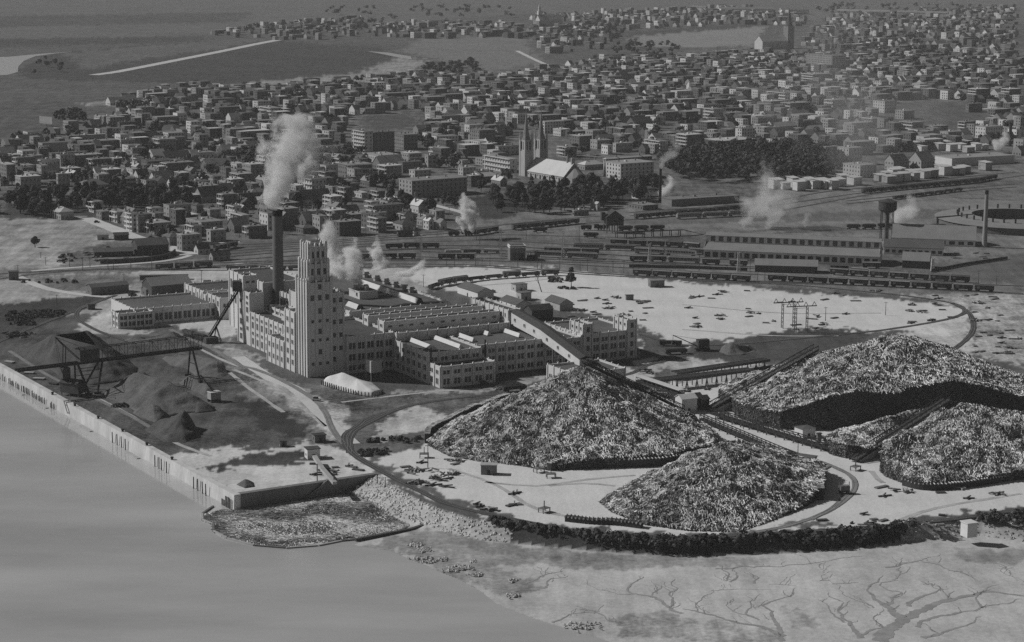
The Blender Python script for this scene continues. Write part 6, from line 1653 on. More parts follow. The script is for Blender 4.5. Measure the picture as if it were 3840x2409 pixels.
# roundhouse: a ring segment
def roundhouse():
    c0 = P('d2', 2300, 640); t = thing('roundhouse', 'curved engine roundhouse with smoke vents at the right edge of the yard', 'roundhouse', c0)
    for nm, r0, r1, a0, a1 in (('north_range', 34, 60, 55, 178), ('south_range', 34, 60, 185, 300)):
        b = MB(); n = 22; an = np.radians(np.linspace(a0, a1, n))
        V = []; 
        for x in an:
            for rr, z in ((r0, 0), (r0, 7.6), (r1, 5.0), (r1, 0)): V.append((rr * math.cos(x), rr * math.sin(x), z))
        F = [];
        for i in range(n - 1):
            F += [(4 * i, 4 * i + 4, 4 * i + 5, 4 * i + 1), (4 * i + 2, 4 * i + 6, 4 * i + 7, 4 * i + 3)]
        b.add(V, F, 0); b.add(V, [(0, 1, 2, 3), (4 * n - 4, 4 * n - 3, 4 * n - 2, 4 * n - 1)], 0)
        wl = b.build(nm, [M_SHOPROOF2], t)
        b = MB(); V2 = [(v[0] * (1.02 if i % 4 == 2 else .98), v[1] * (1.02 if i % 4 == 2 else .98), v[2] + .25) for i, v in enumerate(V)]
        b.add(V2, [(4 * i + 1, 4 * i + 5, 4 * i + 6, 4 * i + 2) for i in range(n - 1)], 0); b.build('roof', [M_SHOPROOF], wl)
        for x in an[1::2]:
            b = MB(); b.tube((44 * math.cos(x), 44 * math.sin(x), 6.5), (44 * math.cos(x), 44 * math.sin(x), 10), .7, n=8); b.build('smoke_vent', [M_STEEL], wl)
        for x in an[:-1:2]:
            b = MB(); u = np.array([math.cos(x + .05), math.sin(x + .05)]); b.bar((*(u * (r0 - .2)), 0.2), (*(u * (r0 - .2)), 5.5), 3.0, .3); b.build('door', [M_STEEL], wl)
roundhouse()
# coal tower and trestle
p = P('e4', 1070, 1420); t = thing('coaling_tower', 'tall black gabled coaling tower in the middle of the rail yard', 'coaling tower', p, math.radians(10)); h = height_at('e4', 1090, 1425, 1240)
b = MB(); b.box(-6.5, 6.5, -5.5, 5.5, 5.5, h, bottom=True); b.gable_ends(-6.5, 6.5, -5.5, 5.5, h, 4.8, axis='y'); wl = b.build('bin', [M_DKWOOD], t)
b = MB(); b.gable(-6.5, 6.5, -5.5, 5.5, h + .02, 4.8, .5, .3, axis='y'); b.build('roof', [M_IRON], wl)
for x in (-6, -2, 2, 6):
    for y in (-5, 5):
        b = MB(); b.bar((x, y, 0), (x, y, 5.5), .7); b.build('leg', [M_TIMBER], t)
b = MB(); b.box(-9.5, -6.5, -2.5, 2.5, 9, 15, bottom=True); b.build('hoist_house', [M_DKWOOD], t)
p0, p1 = P('d1', -160, 425), P('d1', 640, 392); L = np.linalg.norm(p1 - p0); t = thing('coal_trestle', 'timber coal trestle carrying hopper cars right of the coaling tower', 'trestle', p0, math.atan2(p1[1] - p0[1], p1[0] - p0[0]))
b = MB(); b.box(0, L, -1.8, 1.8, 4.0, 4.5, bottom=True); b.build('deck', [M_DKWOOD], t)
for i in range(int(L / 7) + 1):
    b = MB(); x = min(L - .3, .3 + i * 7)
    for y in (-1.5, 1.5): b.bar((x, y * 1.4, 0), (x, y, 4.0), .5)
    b.build('trestle_leg', [M_DKWOOD], t)
b = MB(); b.add([(L, -1.8, 4.5), (L + 16, -1.8, .2), (L + 16, 1.8, .2), (L, 1.8, 4.5), (L, -1.8, 3.9), (L + 16, -1.8, 0), (L + 16, 1.8, 0), (L, 1.8, 3.9)], [(0, 1, 2, 3), (0, 1, 5, 4), (2, 3, 7, 6)]); b.build('ramp', [M_DKWOOD], t)
# water tower
p = P('d2', 768, 822); h1, h2, hc = height_at('d2', 768, 822, 470), height_at('d2', 768, 822, 365), height_at('d2', 768, 822, 330)
t = thing('water_tower', 'round black water tank on thin legs with thick riser pipe', 'water tower', p)
b = MB(); b.lathe([(.5, h1 - 2.6), (5.4, h1 - .4), (6.6, h1 + .8), (6.6, h2)], 20); b.build('tank', [M_IRON], t)
b = MB(); b.lathe([(6.9, h2), (.3, hc)], 20); b.build('roof', [M_IRON], t)
b = MB(); b.tube((0, 0, 0), (0, 0, h1 - 2), 1.5, 1.4, 12); b.build('riser', [M_IRON], t)
for k in range(4):
    x, y = 6 * math.cos(.5 + k * 1.5708), 6 * math.sin(.5 + k * 1.5708); b = MB(); b.bar((x, y, 0), (x * .95, y * .95, h1 + .6), .5); b.bar((x, y, h1 * .5), (6 * math.cos(.5 + (k + 1) * 1.5708), 6 * math.sin(.5 + (k + 1) * 1.5708), h1 * .5), .2); b.build('leg', [M_STEEL], t)
def chimney(label, c, x, yb, yt, r0, r1, m):
    p = P(c, x, yb); h = height_at(c, x, yb, yt); t = thing('chimney', label, 'chimney', p)
    b = MB(); b.tube((0, 0, 0), (0, 0, h * .93), r0, r1 * 1.03, 16); b.build('shaft', [m], t)
    b = MB(); b.tube((0, 0, h * .93), (0, 0, h), r1 * 1.08, r1, 16); b.build('cap_band', [mat('soot', .02)], t)
    return p + np.array([0, 0, h])
chimney('tall thin pale chimney beside the boiler shop at right', 'd2', 1925, 905, 235, 1.9, 1.25, mat('chimney_brick', .30, .1, .2, .1, 1.5))
CH2 = chimney('thin black chimney beside the long low warehouse', 'e4', 1622, 1065, 672, 1.3, 1.0, M_STEEL)
CH3 = chimney('black chimney at the right edge by the far lumber yard', 'e5', 2382, 560, 375, 1.7, 1.5, M_IRON)
# transformer house
p, wd, dp, h, a = face_box('c10', 1000, 1012, 1180, 455, 300, 80)
t = thing('transformer_house', 'square brick transformer house with flat roof among the yard tracks', 'brick house', p, math.pi / 2 - a)
b = MB(); b.box(0, wd, 0, 9, 0, h); wl = b.build('wall', [mat('grey_brick', .21, .12, .3, .1, 1.2, orand=.2)], t)
b = MB(); b.box(-.4, wd + .4, -.4, 9.4, h - 1.2, h - .6); b.box(-.3, wd + .3, -.3, 9.3, h + .003, h + .4); b.build('cornice', [M_COPING], wl)
b = MB(); b.box(.5, wd - .5, .5, 8.5, h + .4, h + .5); b.build('roof', [M_TAR], wl)
for x in (2.5, 5.5): 
    b = MB(); b.box(x, x + 1.6, -.08, .02, .6, 5.2); b.build('window', [M_GLASS], wl)
b = MB(); b.box(wd - 4.6, wd - 1.6, -.08, .02, 0, 5.0); b.build('door', [M_STEEL], wl)
b = MB()
for x in (wd + 2, wd + 4.5, wd + 7, wd + 9.5): b.bar((x, 1, 0), (x, 1, 5.5), .3); b.bar((x, 6, 0), (x, 6, 5.5), .3)
b.bar((wd + 1.5, 1, 5.5), (wd + 10, 1, 5.5), .3); b.bar((wd + 1.5, 6, 5.5), (wd + 10, 6, 5.5), .3); b.box(wd + 2, wd + 9, 2, 5, 0, 3); b.build('switch_frame', [M_STEEL], t)
# white lattice signal masts
def mast(label, c, x, yb, yt):
    p = P(c, x, yb); h = height_at(c, x, yb, yt); t = thing('lattice_mast', label, 'lattice mast', p, 0, 'white lattice masts in the rail yard')
    b = MB(); w0, w1 = 1.0, .55; n = 14; cs_ = [(-1, -1), (1, -1), (1, 1), (-1, 1)]
    for sx, sy in cs_: b.bar((sx * w0, sy * w0, 0), (sx * w1, sy * w1, h), .3)
    for i in range(n):
        z0, z1 = h * i / n, h * (i + 1) / n; a0, a1 = w0 + (w1 - w0) * i / n, w0 + (w1 - w0) * (i + 1) / n
        for k in range(4):
            s0, s1 = cs_[k], cs_[(k + 1) % 4]; b.bar((s0[0] * a0, s0[1] * a0, z0), (s1[0] * a1, s1[1] * a1, z1), .24)
    b.build('lattice', [M_WHITE], t)
for k, (c, x, yb, yt) in enumerate((('c10', 55, 355, 178), ('c10', 908, 405, 105), ('c10', 1580, 445, 130), ('d1', 240, 722, 490), ('d1', 1298, 815, 590), ('d2', 1312, 1185, 1035))):
    mast('white painted lattice mast, %s from the left across the rail yard' % ORD[k], c, x, yb, yt)
# twin power pylons in the white yard
def pylon(label, c, x, yb, yt):
    p = P(c, x, yb); h = height_at(c, x, yb, yt); t = thing('power_pylon', label, 'pylon', p, math.radians(15), 'pylons on the white yard')
    b = MB(); w_ = 3.4; n = 6
    for sx in (-1, 1):
        for sy in (-1, 1): b.bar((sx * w_, sy * 1.4, 0), (sx * w_, sy * 1.4, h * .84), .28)
    for i in range(n):
        z0, z1 = h * .84 * i / n, h * .84 * (i + 1) / n
        for sx in (-1, 1): b.bar((sx * w_, -1.4, z0), (sx * w_, 1.4, z1), .14); b.bar((sx * w_, 1.4, z0), (sx * w_, -1.4, z1), .14)
    b.bar((-w_, 0, h * .8), (w_, 0, h * .8), .2)
    b.build('lattice', [M_IRON], t)
    b = MB(); b.bar((-9, 0, h * .86), (9, 0, h * .86), .45, .5)
    for x_ in (-7.5, -2.5, 2.5, 7.5): b.bar((x_ - 1.3, 0, h * .86), (x_, 0, h), .25); b.bar((x_ + 1.3, 0, h * .86), (x_, 0, h), .25)
    b.build('cross_arm', [M_IRON], t)
pylon('left one of two latticed power pylons on the white yard', 'z6', 742, 805, 595); pylon('right one of two latticed power pylons on the white yard', 'z6', 835, 835, 622)
# locomotive crane
lc = thing('locomotive_crane', 'black rail crane with long boom and grab beside the gondolas', 'rail crane', P('c9', 890, 245), math.radians(20))
b = MB(); b.box(-3, 3.4, -1.7, 1.7, 1.4, 6.2); b.build('cab', [M_DKWOOD], lc)
b = MB(); b.box(-4, 4, -1.4, 1.4, .6, 1.4); 
for x in (-3, -1.6, 1.6, 3):
    for y in (-1, .85): b.tube((x, y, .45), (x, y + .15, .45), .45, n=8)
b.build('truck', [M_STEEL], lc)
b = MB(); tip = P('c9', 530, 250) - P('c9', 890, 245); hz = height_at('c9', 530, 250, 58); th = math.radians(-20); tip = (tip[0] * math.cos(th) - tip[1] * math.sin(th), tip[0] * math.sin(th) + tip[1] * math.cos(th), hz)
for y in (-.7, .7): b.bar((-2, y, 2.2), (tip[0], tip[1] + y * .3, tip[2]), .4)
b.bar((-1, 0, 6), tip, .12); b.build('boom', [M_STEEL], lc)
b = MB(); b.bar((tip[0], tip[1], tip[2]), (tip[0], tip[1], tip[2] - 3), .14); b.tube((tip[0], tip[1], tip[2] - 5), (tip[0], tip[1], tip[2] - 3), 1.3, .5, 8); b.build('grab', [M_STEEL], lc)

# ------------------------------------------------------------------ poles
POLE = None
def pole(c, x, yb, yt, label, group='utility poles'):
    global POLE
    p = P(c, x, yb); h = max(4, height_at(c, x, yb, yt))
    if POLE is None:
        POLE = thing('utility_pole', label, 'utility pole', p, 0, group)
        b = MB(); b.tube((0, 0, 0), (0, 0, 10), .20, .13, 6); b.build('shaft', [M_DKWOOD], POLE)
        b = MB(); b.box(-1.2, 1.2, -.08, .08, 9.2, 9.4, bottom=True); b.build('cross_arm', [M_DKWOOD], POLE); t = POLE
    else:
        t = copy_tree(POLE, None, p, random.uniform(-.5, .5)); t['label'] = label; t['group'] = group
    t.scale = (1, 1, h / 10)
for k, (x, yb, yt) in enumerate(((365, 570, 600 - 70), (660, 660, 570), (795, 700, 560), (1055, 690, 570), (1110, 690, 600), (1290, 680, 530), (1505, 700, 480), (1575, 560, 430), (1690, 580, 440), (130, 745, 640), (415, 640, 560), (870, 670, 560), (1220, 845, 730), (530, 1060, 945), (2015, 855, 690))):
    pole('d6', x, yb, yt, '%s utility pole counted along the left yard, west of the mill' % ORD[k] if k < 12 else ['pole behind the left dirt road house', 'pole on the dark grass left of the warehouse', 'braced pole on the pale ground behind the warehouse'][k - 12], 'poles along the left yard')
for k, (c, x, yb, yt) in enumerate((('c10', 330, 505, 380), ('c10', 415, 525, 400), ('c10', 640, 515, 390), ('c10', 795, 515, 380), ('c10', 1095, 520, 400), ('c10', 1305, 540, 400), ('c10', 1350, 540, 380), ('c10', 1545, 555, 420), ('c10', 1765, 565, 440), ('c10', 1845, 570, 440), ('c10', 2118, 580, 450), ('c10', 2235, 590, 450), ('c10', 2335, 590, 450), ('d1', 550, 795, 680), ('d1', 830, 808, 600), ('d1', 1435, 830, 660), ('d1', 1525, 925, 800), ('d1', 1610, 930, 820))):
    pole(c, x, yb, yt, 'thin pole, %s from the left in the line above the front boxcars' % ORD[k], 'poles in the middle yard')
for k, (c, x, yb, yt, lab) in enumerate((('c10', 80, 740, 600, 'pole with crossarms beside the machine hall roof'), ('c10', 1185, 235, 100, 'pole between the slanting boxcars and the transformer house'), ('c10', 685, 275, 160, 'pole left of the second lattice mast'), ('c10', 650, 235, 110, 'pole beside the dark locomotive'),
                       ('c10', 1755, 245, 80, 'pole left of the coaling tower'), ('z6', 1008, 755, 655, 'lone pole on the white yard right of the pylons'), ('z6', 1432, 715, 620, 'pole on the white yard near the loop track'), ('d5', 1580, 465, 200, 'tall pole at the left foot of the largest heap'),
                       ('d3', 370, 210, 60, 'pole beside the log cliff wall end'), ('d3', 428, 245, 165, 'short pole left of the site hut'), ('d3', 570, 275, 215, 'short pole by the sandy road below the cliff'), ('d3', 813, 425, 320, 'short pole beside the log haulway'), ('e3', 2160, 1180, 1050, 'pale pole before the church garden'), ('e3', 1000, 1330, 1120, 'pole by the gabled railway houses'), ('e3', 385, 1380, 1150, 'pole on the trackside street at left'), ('e3', 1330, 1210, 1110, 'pole on the garden street'),
                       ('e2', 745, 1160, 1000, 'pale post on the tenement street at left'), ('e2', 780, 1490, 1230, 'lattice pole among tenements left of the smokestack'), ('d6', 1415, 560, 430, 'pole beside the dark gabled sheds'), ('e4', 440, 1160, 1000, 'pole in front of the church grove'), ('e4', 915, 1100, 940, 'pole with crossarms left of the hip roofed house'), ('d2', 1855, 1330, 1180, 'pole on the grass at the right edge'), ('d2', 2068, 1350, 1240, 'short pole near the dark car at the right edge'), ('d5', 1012, 640, 560, 'short stake at the top of the rock bank'), ('d5', 1100, 680, 590, 'second stake on the rock bank'))):
    pole(c, x, yb, yt, lab)

# huts and sheds about the white yard and the left field
hut('gable_shed', 'long gabled shed with dark roof beside the machine hall', 'c10', 640, 830, 26, 11, 4.2, MROT - math.pi / 2, M_SHOPWALL, M_SHOPROOF2, 'gable', 2.6)
hut('gable_shed', 'gabled shed just behind the covered conveyor head', 'c6', 310, 300, 20, 10, 4.4, MROT - math.pi / 2, M_SHOPWALL, M_SHOPROOF2, 'gable', 2.4)
hut('gable_shed', 'wooden gabled shed with dark end among timber stacks', 'c6', 930, 290, 17, 9, 4.2, MROT - math.pi / 2, M_PALEWOOD, M_SHOPROOF2, 'gable', 2.6)
hut('gable_shed', 'dark ruinous shed behind the four storey block', 'c6', 640, 440, 14, 9, 6.0, MROT, M_DKWOOD, M_IRON, 'gable', 2.4)
hut('yard_hut', 'pale hut with dark side, farther of two on the white yard', 'c10', 1110, 775, 8, 6, 4.2, .5, M_PALEWOOD, M_TIMBER)
hut('yard_hut', 'pale hut with dark side, nearer of two on the white yard', 'c10', 1160, 870, 7, 6, 4.4, .5, M_PALEWOOD, M_TIMBER)
hut('yard_hut', 'small hut beside the front boxcars on the white yard', 'd1', 320, 1000, 9, 6, 4.2, .2, M_TIMBER, M_SHOPROOF)
hut('yard_box', 'dark box hut by itself on the white yard', 'c6', 1930, 170, 4.5, 2, 2.8, .2, M_TIMBER, M_DKWOOD, door=False)
hut('long_hut', 'dark low timber house beside the left dirt road', 'd6', 1050, 925, 24, 9, 4.6, math.radians(32), M_TIMBER, M_SHOPROOF2, 'gable', 1.6)
hut('long_barn', 'large dark barn with pale roof behind the warehouse', 'd6', 1660, 940, 26, 15, 7.0, math.radians(32), M_DKWOOD, M_SHOPROOF, 'gable', 4)
hut('long_lean', 'low pale lean shed in front of the barn', 'd6', 1500, 945, 10, 8, 4.0, math.radians(32), M_TIMBER, M_SHOPROOF, 'gable', 1)
hut('signal_hut', 'small dark signal hut at the left picture edge', 'd6', 85, 790, 6, 5, 5.0, .3, M_TIMBER, M_DKWOOD)
for k, (x, y) in enumerate(((2080, 855), (2205, 858), (880, 1095))):
    hut('tank_box', ['left small dark tank on pale ground behind the warehouse', 'right small dark tank on pale ground behind the warehouse', 'dark box beside the warehouse loop track'][k], 'd6', x, y, 4, 4, 3, .4, M_DKWOOD, M_DKWOOD, door=False)
hut('platform_shed', 'long narrow dark platform roof on the pale ground', 'd6', 1630, 790, 30, 3.5, 2.6, math.radians(9), M_DKWOOD, M_DKWOOD, door=False)
hut('trackside_shed', 'dark gabled shed beside the pale trackside street', 'd6', 1490, 520, 22, 14, 6.5, math.radians(25), M_DKWOOD, M_SHOPROOF2, 'gable', 4)
hut('trackside_shed', 'dark ramshackle shed left of the big gabled one', 'd6', 1110, 545, 26, 10, 3.4, math.radians(15), M_DKWOOD, M_SHOPROOF2, 'gable', 2)
hut('trackside_shed', 'small shed on the vacant lot by the pale street', 'd6', 1190, 380, 10, 7, 3.6, math.radians(15), M_DKWOOD, M_IRON, 'gable', 1.5)
hut('trackside_shed', 'low shack with white end on the vacant lot', 'd6', 1000, 378, 8, 6, 3.0, math.radians(15), M_PALEWOOD, M_TIMBER)
t = thing('retaining_wall', 'curved dark retaining wall with pale top along the left yard', 'wall', P('d6', 1300, 615)); o = P('d6', 1300, 615)
L = smooth_line(Pl('d6', [(975, 630), (1300, 615), (1550, 590), (1690, 555), (1745, 520)]), 4); b = MB()
for a_, c_ in zip(L, L[1:]): b.bar(a_ - o + [0, 0, 1.4], c_ - o + [0, 0, 1.4], .8, 2.9)
b.build('wall', [M_DKWOOD], t)
# fences at the right
for lab, pts in (('long dark board fence slanting across the right end of the yard', [('d2', 1300, 1205), ('d2', 1700, 1125), ('d2', 2200, 1050)]),
                 ('low dark fence along the front of the middle yard', [('d1', 0, 775), ('d1', 700, 790), ('d1', 1400, 815)])):
    L = smooth_line([P(*p) for p in pts], 6); o = L[0].copy(); t = thing('board_fence', lab, 'fence', o); b = MB()
    for a_, c_ in zip(L, L[1:]): b.bar(a_ - o + [0, 0, 1.1], c_ - o + [0, 0, 1.1], .12, 2.0)
    b.build('boards', [M_DKWOOD], t)
    for i, a_ in enumerate(L[::2]):
        b = MB(); b.bar(a_ - o, a_ - o + [0, 0, 2.5], .25); b.build('post', [M_DKWOOD], t)
# ------------------------------------------------------------------ the town
WALLS = {'B': mat('town_brick', .19, .15, .1, .12, 1.2, .9, orand=.3), 'M': mat('town_grey_wall', .36, .12, .1, .1, 1.2, .9, orand=.25), 'L': mat('town_pale_wall', .60, .08, .1, .08, 1.2, .9, orand=.15)}
ROOFS = {'d': mat('town_tar_roof', .12, .2, .1, .15, 1, .9, orand=.3), 'm': mat('town_gravel_roof', .27, .15, .1, .12, 1, .9, orand=.25), 'l': mat('town_tin_roof', .55, .1, .1, .08, 1, .6, orand=.2)}
M_GAL = mat('gallery_paint', .62, .1, .3, .1, 1.5, .8)
M_CHIM = mat('town_chimney', .22, .15, .3, .1, 2, .9)
WTX = {'B': 'dark', 'M': 'grey', 'L': 'pale'}
TOWN = []      # (object, description, photo position, what it is)
FOOT = []      # footprints taken
def add_house(p, wd, dp, h, a, kind, wall, roof, windows=True, gallery=None, label=None, split=False, name=None, reg=True, cat='house'):
    big = wd * h > 300
    nm = name or {'F': 'tenement_house', 'G': 'gabled_house', 'H': 'hipped_house'}[kind]
    t = thing(nm, label, cat, p, math.pi / 2 - a, 'houses of the town' if reg else None)
    b = MB(); b.box(0, wd, 0, dp, 0, h, 0)
    axis = 'x' if wd >= dp else 'y'
    rise = {'F': 0, 'G': min(wd, dp) * .45, 'H': min(wd, dp) * .28}[kind]
    if kind == 'G': b.gable_ends(0, wd, 0, dp, h, rise, axis=axis)
    nst = max(1, int(h / 3.2)); st = h / nst
    if windows and not split:
        for lv in range(nst):
            z = lv * st + .9
            for i in range(max(1, int(wd / 3.4))):
                x = (i + .5) * wd / max(1, int(wd / 3.4)); b.box(x - .6, x + .6, -.06, .01, z, z + 1.6, 1)
            for i in range(max(1, int(dp / 3.4))):
                y = (i + .5) * dp / max(1, int(dp / 3.4)); b.box(-.06, .01, y - .55, y + .55, z, z + 1.6, 1)
    wl = b.build('wall', [WALLS[wall], M_GLASS], t)
    if split:
        for lv in range(nst):
            z = lv * st + .9
            n = max(1, int(wd / 4.2))
            for i in range(n):
                w2 = MB(); x = (i + .5) * wd / n; w2.box(x - .65, x + .65, -.07, .01, z, z + 1.7); w2.build('window', [M_GLASS], wl)
            n = max(1, int(dp / 4.2))
            for i in range(n):
                w2 = MB(); y = (i + .5) * dp / n; w2.box(-.07, .01, y - .65, y + .65, z, z + 1.7); w2.build('window', [M_GLASS], wl)
    r = MB()
    if kind == 'F':
        r.box(-.35, wd + .35, -.35, dp + .35, h + .004, h + .3, 1, 0)
        if wd > 9: r.box(wd * .4, wd * .4 + 2, dp * .5, dp * .5 + 2, h + .303, h + 1.6, 1)
    elif kind == 'G': r.gable(0, wd, 0, dp, h + .02, rise, .4, .22, axis=axis)
    else: r.hip(0, wd, 0, dp, h + .02, rise, .5)
    r.build('roof', [ROOFS[roof], M_GAL if wall != 'B' or roof == 'l' else M_CHIM], wl)
    for k in range(1 if wd < 14 else 2):
        x = wd * (.25 + .5 * k); y = dp * .6; c_ = MB(); z0 = h + (.3 if kind == 'F' else rise * .4)
        c_.box(x - .5, x + .5, y - .4, y + .4, z0, h + rise + 1.9); c_.build('chimney', [M_CHIM], wl)
    if gallery:
        g = MB()
        for lv in range(1, nst + 1):
            z = lv * st - .1
            if 'l' in gallery:
                g.box(-1.7, -.02, 0.2, dp - .2, z - .2, z); 
                if lv < nst: g.box(-1.7, -1.62, .2, dp - .2, z, z + .9)
            if 'f' in gallery:
                g.box(.2, wd - .2, -1.7, -.02, z - .2, z)
                if lv < nst: g.box(.2, wd - .2, -1.7, -1.62, z, z + .9)
        if 'l' in gallery:
            for y in np.linspace(.4, dp - .4, max(2, int(dp / 4) + 1)): g.box(-1.7, -1.5, y - .1, y + .1, 0, h)
        if 'f' in gallery:
            for x in np.linspace(.4, wd - .4, max(2, int(wd / 5) + 1)): g.box(x - .1, x + .1, -1.7, -1.5, 0, h)
        g.build('gallery', [M_GAL], t)
    c0 = np.array(p[:2]); e1 = np.array([math.sin(a), math.cos(a)]); e2 = np.array([-math.cos(a), math.sin(a)])
    FOOT.append((*(c0 + e1 * wd / 2 + e2 * dp / 2), max(wd, dp) * .5 + 1.0))
    if reg:
        sz = 'low ' if h < 5.5 else ('tall ' if h > 10 else '')
        rf = {'d': 'dark', 'm': 'grey', 'l': 'white'}[roof]
        desc = sz + WTX[wall] + ' ' + {'F': 'block house', 'G': 'gabled house', 'H': 'hipped house'}[kind] + ' with ' + rf + ' roof'
        if gallery: desc = sz + WTX[wall] + ' galleried house with ' + rf + ' roof'
        cc = np.array([*(c0 + e1 * wd / 2 + e2 * dp / 2), h / 2]); TOWN.append((t, desc, proj(cc)))
    return t
def H(c, xl, xm, xr, yb, yt, kind='F', wall='B', roof='m', gal=None, ang=56.0, split=None, **kw):
    p, wd, dp, h, a = face_box(c, xl, xm, xr, yb, yt, ang)
    wd, dp = min(wd, 90), min(dp, 60)
    if kind in 'GH': h *= .68
    return add_house(p, wd, dp, h, a, kind, wall, roof, gallery=gal, split=bool(split), **kw)

# --- landmarks
def church():
    p, wd, dp, h, a = face_box('c3', 470, 1180, 1262, 1440, 1325, 54)
    wd = 22.0; t = thing('church', 'stone church with twin pointed spires and broad pale roof', 'church', p, math.pi / 2 - a)
    stn = mat('church_stone', .46, .1, .2, .1, 1.2)
    b = MB(); b.box(0, wd, 0, dp, 0, h); b.gable_ends(0, wd, 0, dp, h, 11, axis='y'); wl = b.build('nave', [stn], t)
    r = MB(); r.gable(0, wd, 0, dp, h + .02, 11, .5, .3, axis='y'); r.build('roof', [ROOFS['l']], wl)
    for i in range(8):
        y = dp * (i + .5) / 8; g = MB(); g.box(-.07, .02, y - .8, y + .8, 2.5, h - 2); g.build('window', [M_GLASS], wl)
    for i in range(9):
        y = dp * i / 8; g = MB(); g.box(-1.0, .0, y - .4, y + .4, 0, h - 1.5); g.build('buttress', [stn], wl)
    n = 5; V = []
    for i in range(n + 1):
        x = math.pi + math.pi * i / n; V.append((wd / 2 + wd * .48 * math.cos(x), 15 * math.sin(x)))
    b = MB(); poly = V; b.prism(poly, 0, h * .78); ap = b.build('apse', [stn], t)
    r = MB(); c_ = (wd / 2, 0, h + 8.5); r.add([(x * 1.0, y * 1.06, h * .78 + .02) for x, y in V] + [c_], [(i, i + 1, n + 1) for i in range(n)]); r.build('roof', [ROOFS['m']], ap)
    hb = height_at('c3', 430, 1300, 545); ht = height_at('c3', 437, 1300, 62)
    for nm, x0 in (('spire_tower', -1.5), ('spire_tower', wd - 7.0)):
        b = MB(); w_ = 8.5; b.box(x0, x0 + w_, dp, dp + w_, 0, hb * .62); b.box(x0 + .6, x0 + w_ - .6, dp + .6, dp + w_ - .6, hb * .62, hb * .9)
        for xx in (x0, x0 + w_ - 1.4):
            for yy in (dp, dp + w_ - 1.4): b.box(xx - .2, xx + 1.6, yy - .2, yy + 1.6, 0, hb * .9)
        tw = b.build(nm, [stn], t)
        s_ = MB(); cx, cy = x0 + w_ / 2, dp + w_ / 2; s_.lathe([(w_ * .47, hb * .9), (w_ * .32, hb), (.7, hb + (ht - hb) * .75), (.12, ht)], 8, 0, (cx, cy, 0)); s_.build('spire', [mat('spire_slate', .26, .1, .3, .1)], tw)
        for xx in (x0 + .5, x0 + w_ - .5):
            for yy in (dp + .5, dp + w_ - .5):
                q_ = MB(); q_.lathe([(.9, hb * .9), (.8, hb * .98), (.05, hb * 1.16)], 6, 0, (xx, yy, 0)); q_.build('pinnacle', [stn], tw)
        for k in (-1.5, 1.5):
            g = MB(); g.box(x0 + .52, x0 + .6, cy + k - .7, cy + k + .7, hb * .66, hb * .86); g.build('window', [M_GLASS], tw)
            g = MB(); g.box(cx + k - .7, cx + k + .7, dp + .52, dp + .6, hb * .66, hb * .86); g.build('window', [M_GLASS], tw)
    b = MB(); b.box(wd * .42, wd * .58, 1.2, 2.4, h + 9, h + 15.5); b.build('chimney', [stn], t)
    q_ = MB(); q_.lathe([(1.2, h + 10.5), (1.1, h + 14), (.1, h + 18)], 8, 0, (wd / 2, 9, 0)); q_.build('turret', [mat('spire_slate', .26)], t)
    FOOT.append((*(p[:2] + np.array([0, dp * .5])), 32))
church()
H('e4', 955, 1155, 1550, 800, 618, 'F', 'L', 'm', split=True, label='four storey pale convent block right of the twin spired church', name='convent', reg=False, cat='convent')
H('e4', 650, 735, 960, 690, 600, 'H', 'M', 'l', label='low wing with white mansard roof between church and convent', name='convent_wing', reg=False, cat='convent wing')
H('e4', 950, 980, 1530, 600, 540, 'H', 'M', 'l', label='long wing with bright roof and chimneys behind the convent block', name='convent_wing', reg=False, cat='convent wing')
H('e3', 710, 870, 1550, 990, 790, 'F', 'M', 'm', split=True, label='long three storey school with pale end wall before the garden', name='school', reg=False, cat='school')
H('e3', 145, 285, 390, 455, 180, 'F', 'L', 'd', 'l', split=True, label='left half of the tallest apartment block, with balconies on its pale side', name='apartment_block', reg=False, cat='apartment block')
H('e3', 385, 410, 655, 445, 190, 'F', 'B', 'd', split=True, label='right half of the tallest apartment block, plain dark brick', name='apartment_block', reg=False, cat='apartment block')
H('e4', 1640, 1760, 2560, 1120, 1040, 'F', 'B', 'm', windows=False, label='long low warehouse with pale roof before the dark grove', name='warehouse', reg=False, cat='warehouse', ang=62)
H('e5', 5, 135, 400, 610, 520, 'F', 'B', 'l', split=True, label='wide brick building with white roof behind the dark grove', name='brick_institute', reg=False, cat='institute')
H('e5', 1800, 1930, 2420, 715, 655, 'F', 'L', 'm', windows=False, label='long walled shed with white end before the far lumber stacks', name='lumber_shed', reg=False, cat='shed', ang=64)
H('z3', 830, 1050, 1150, 500, 395, 'F', 'M', 'd', 'f', split=False, label='large far school with rows of windows beside the dark church tower', name='school', reg=False, cat='school')
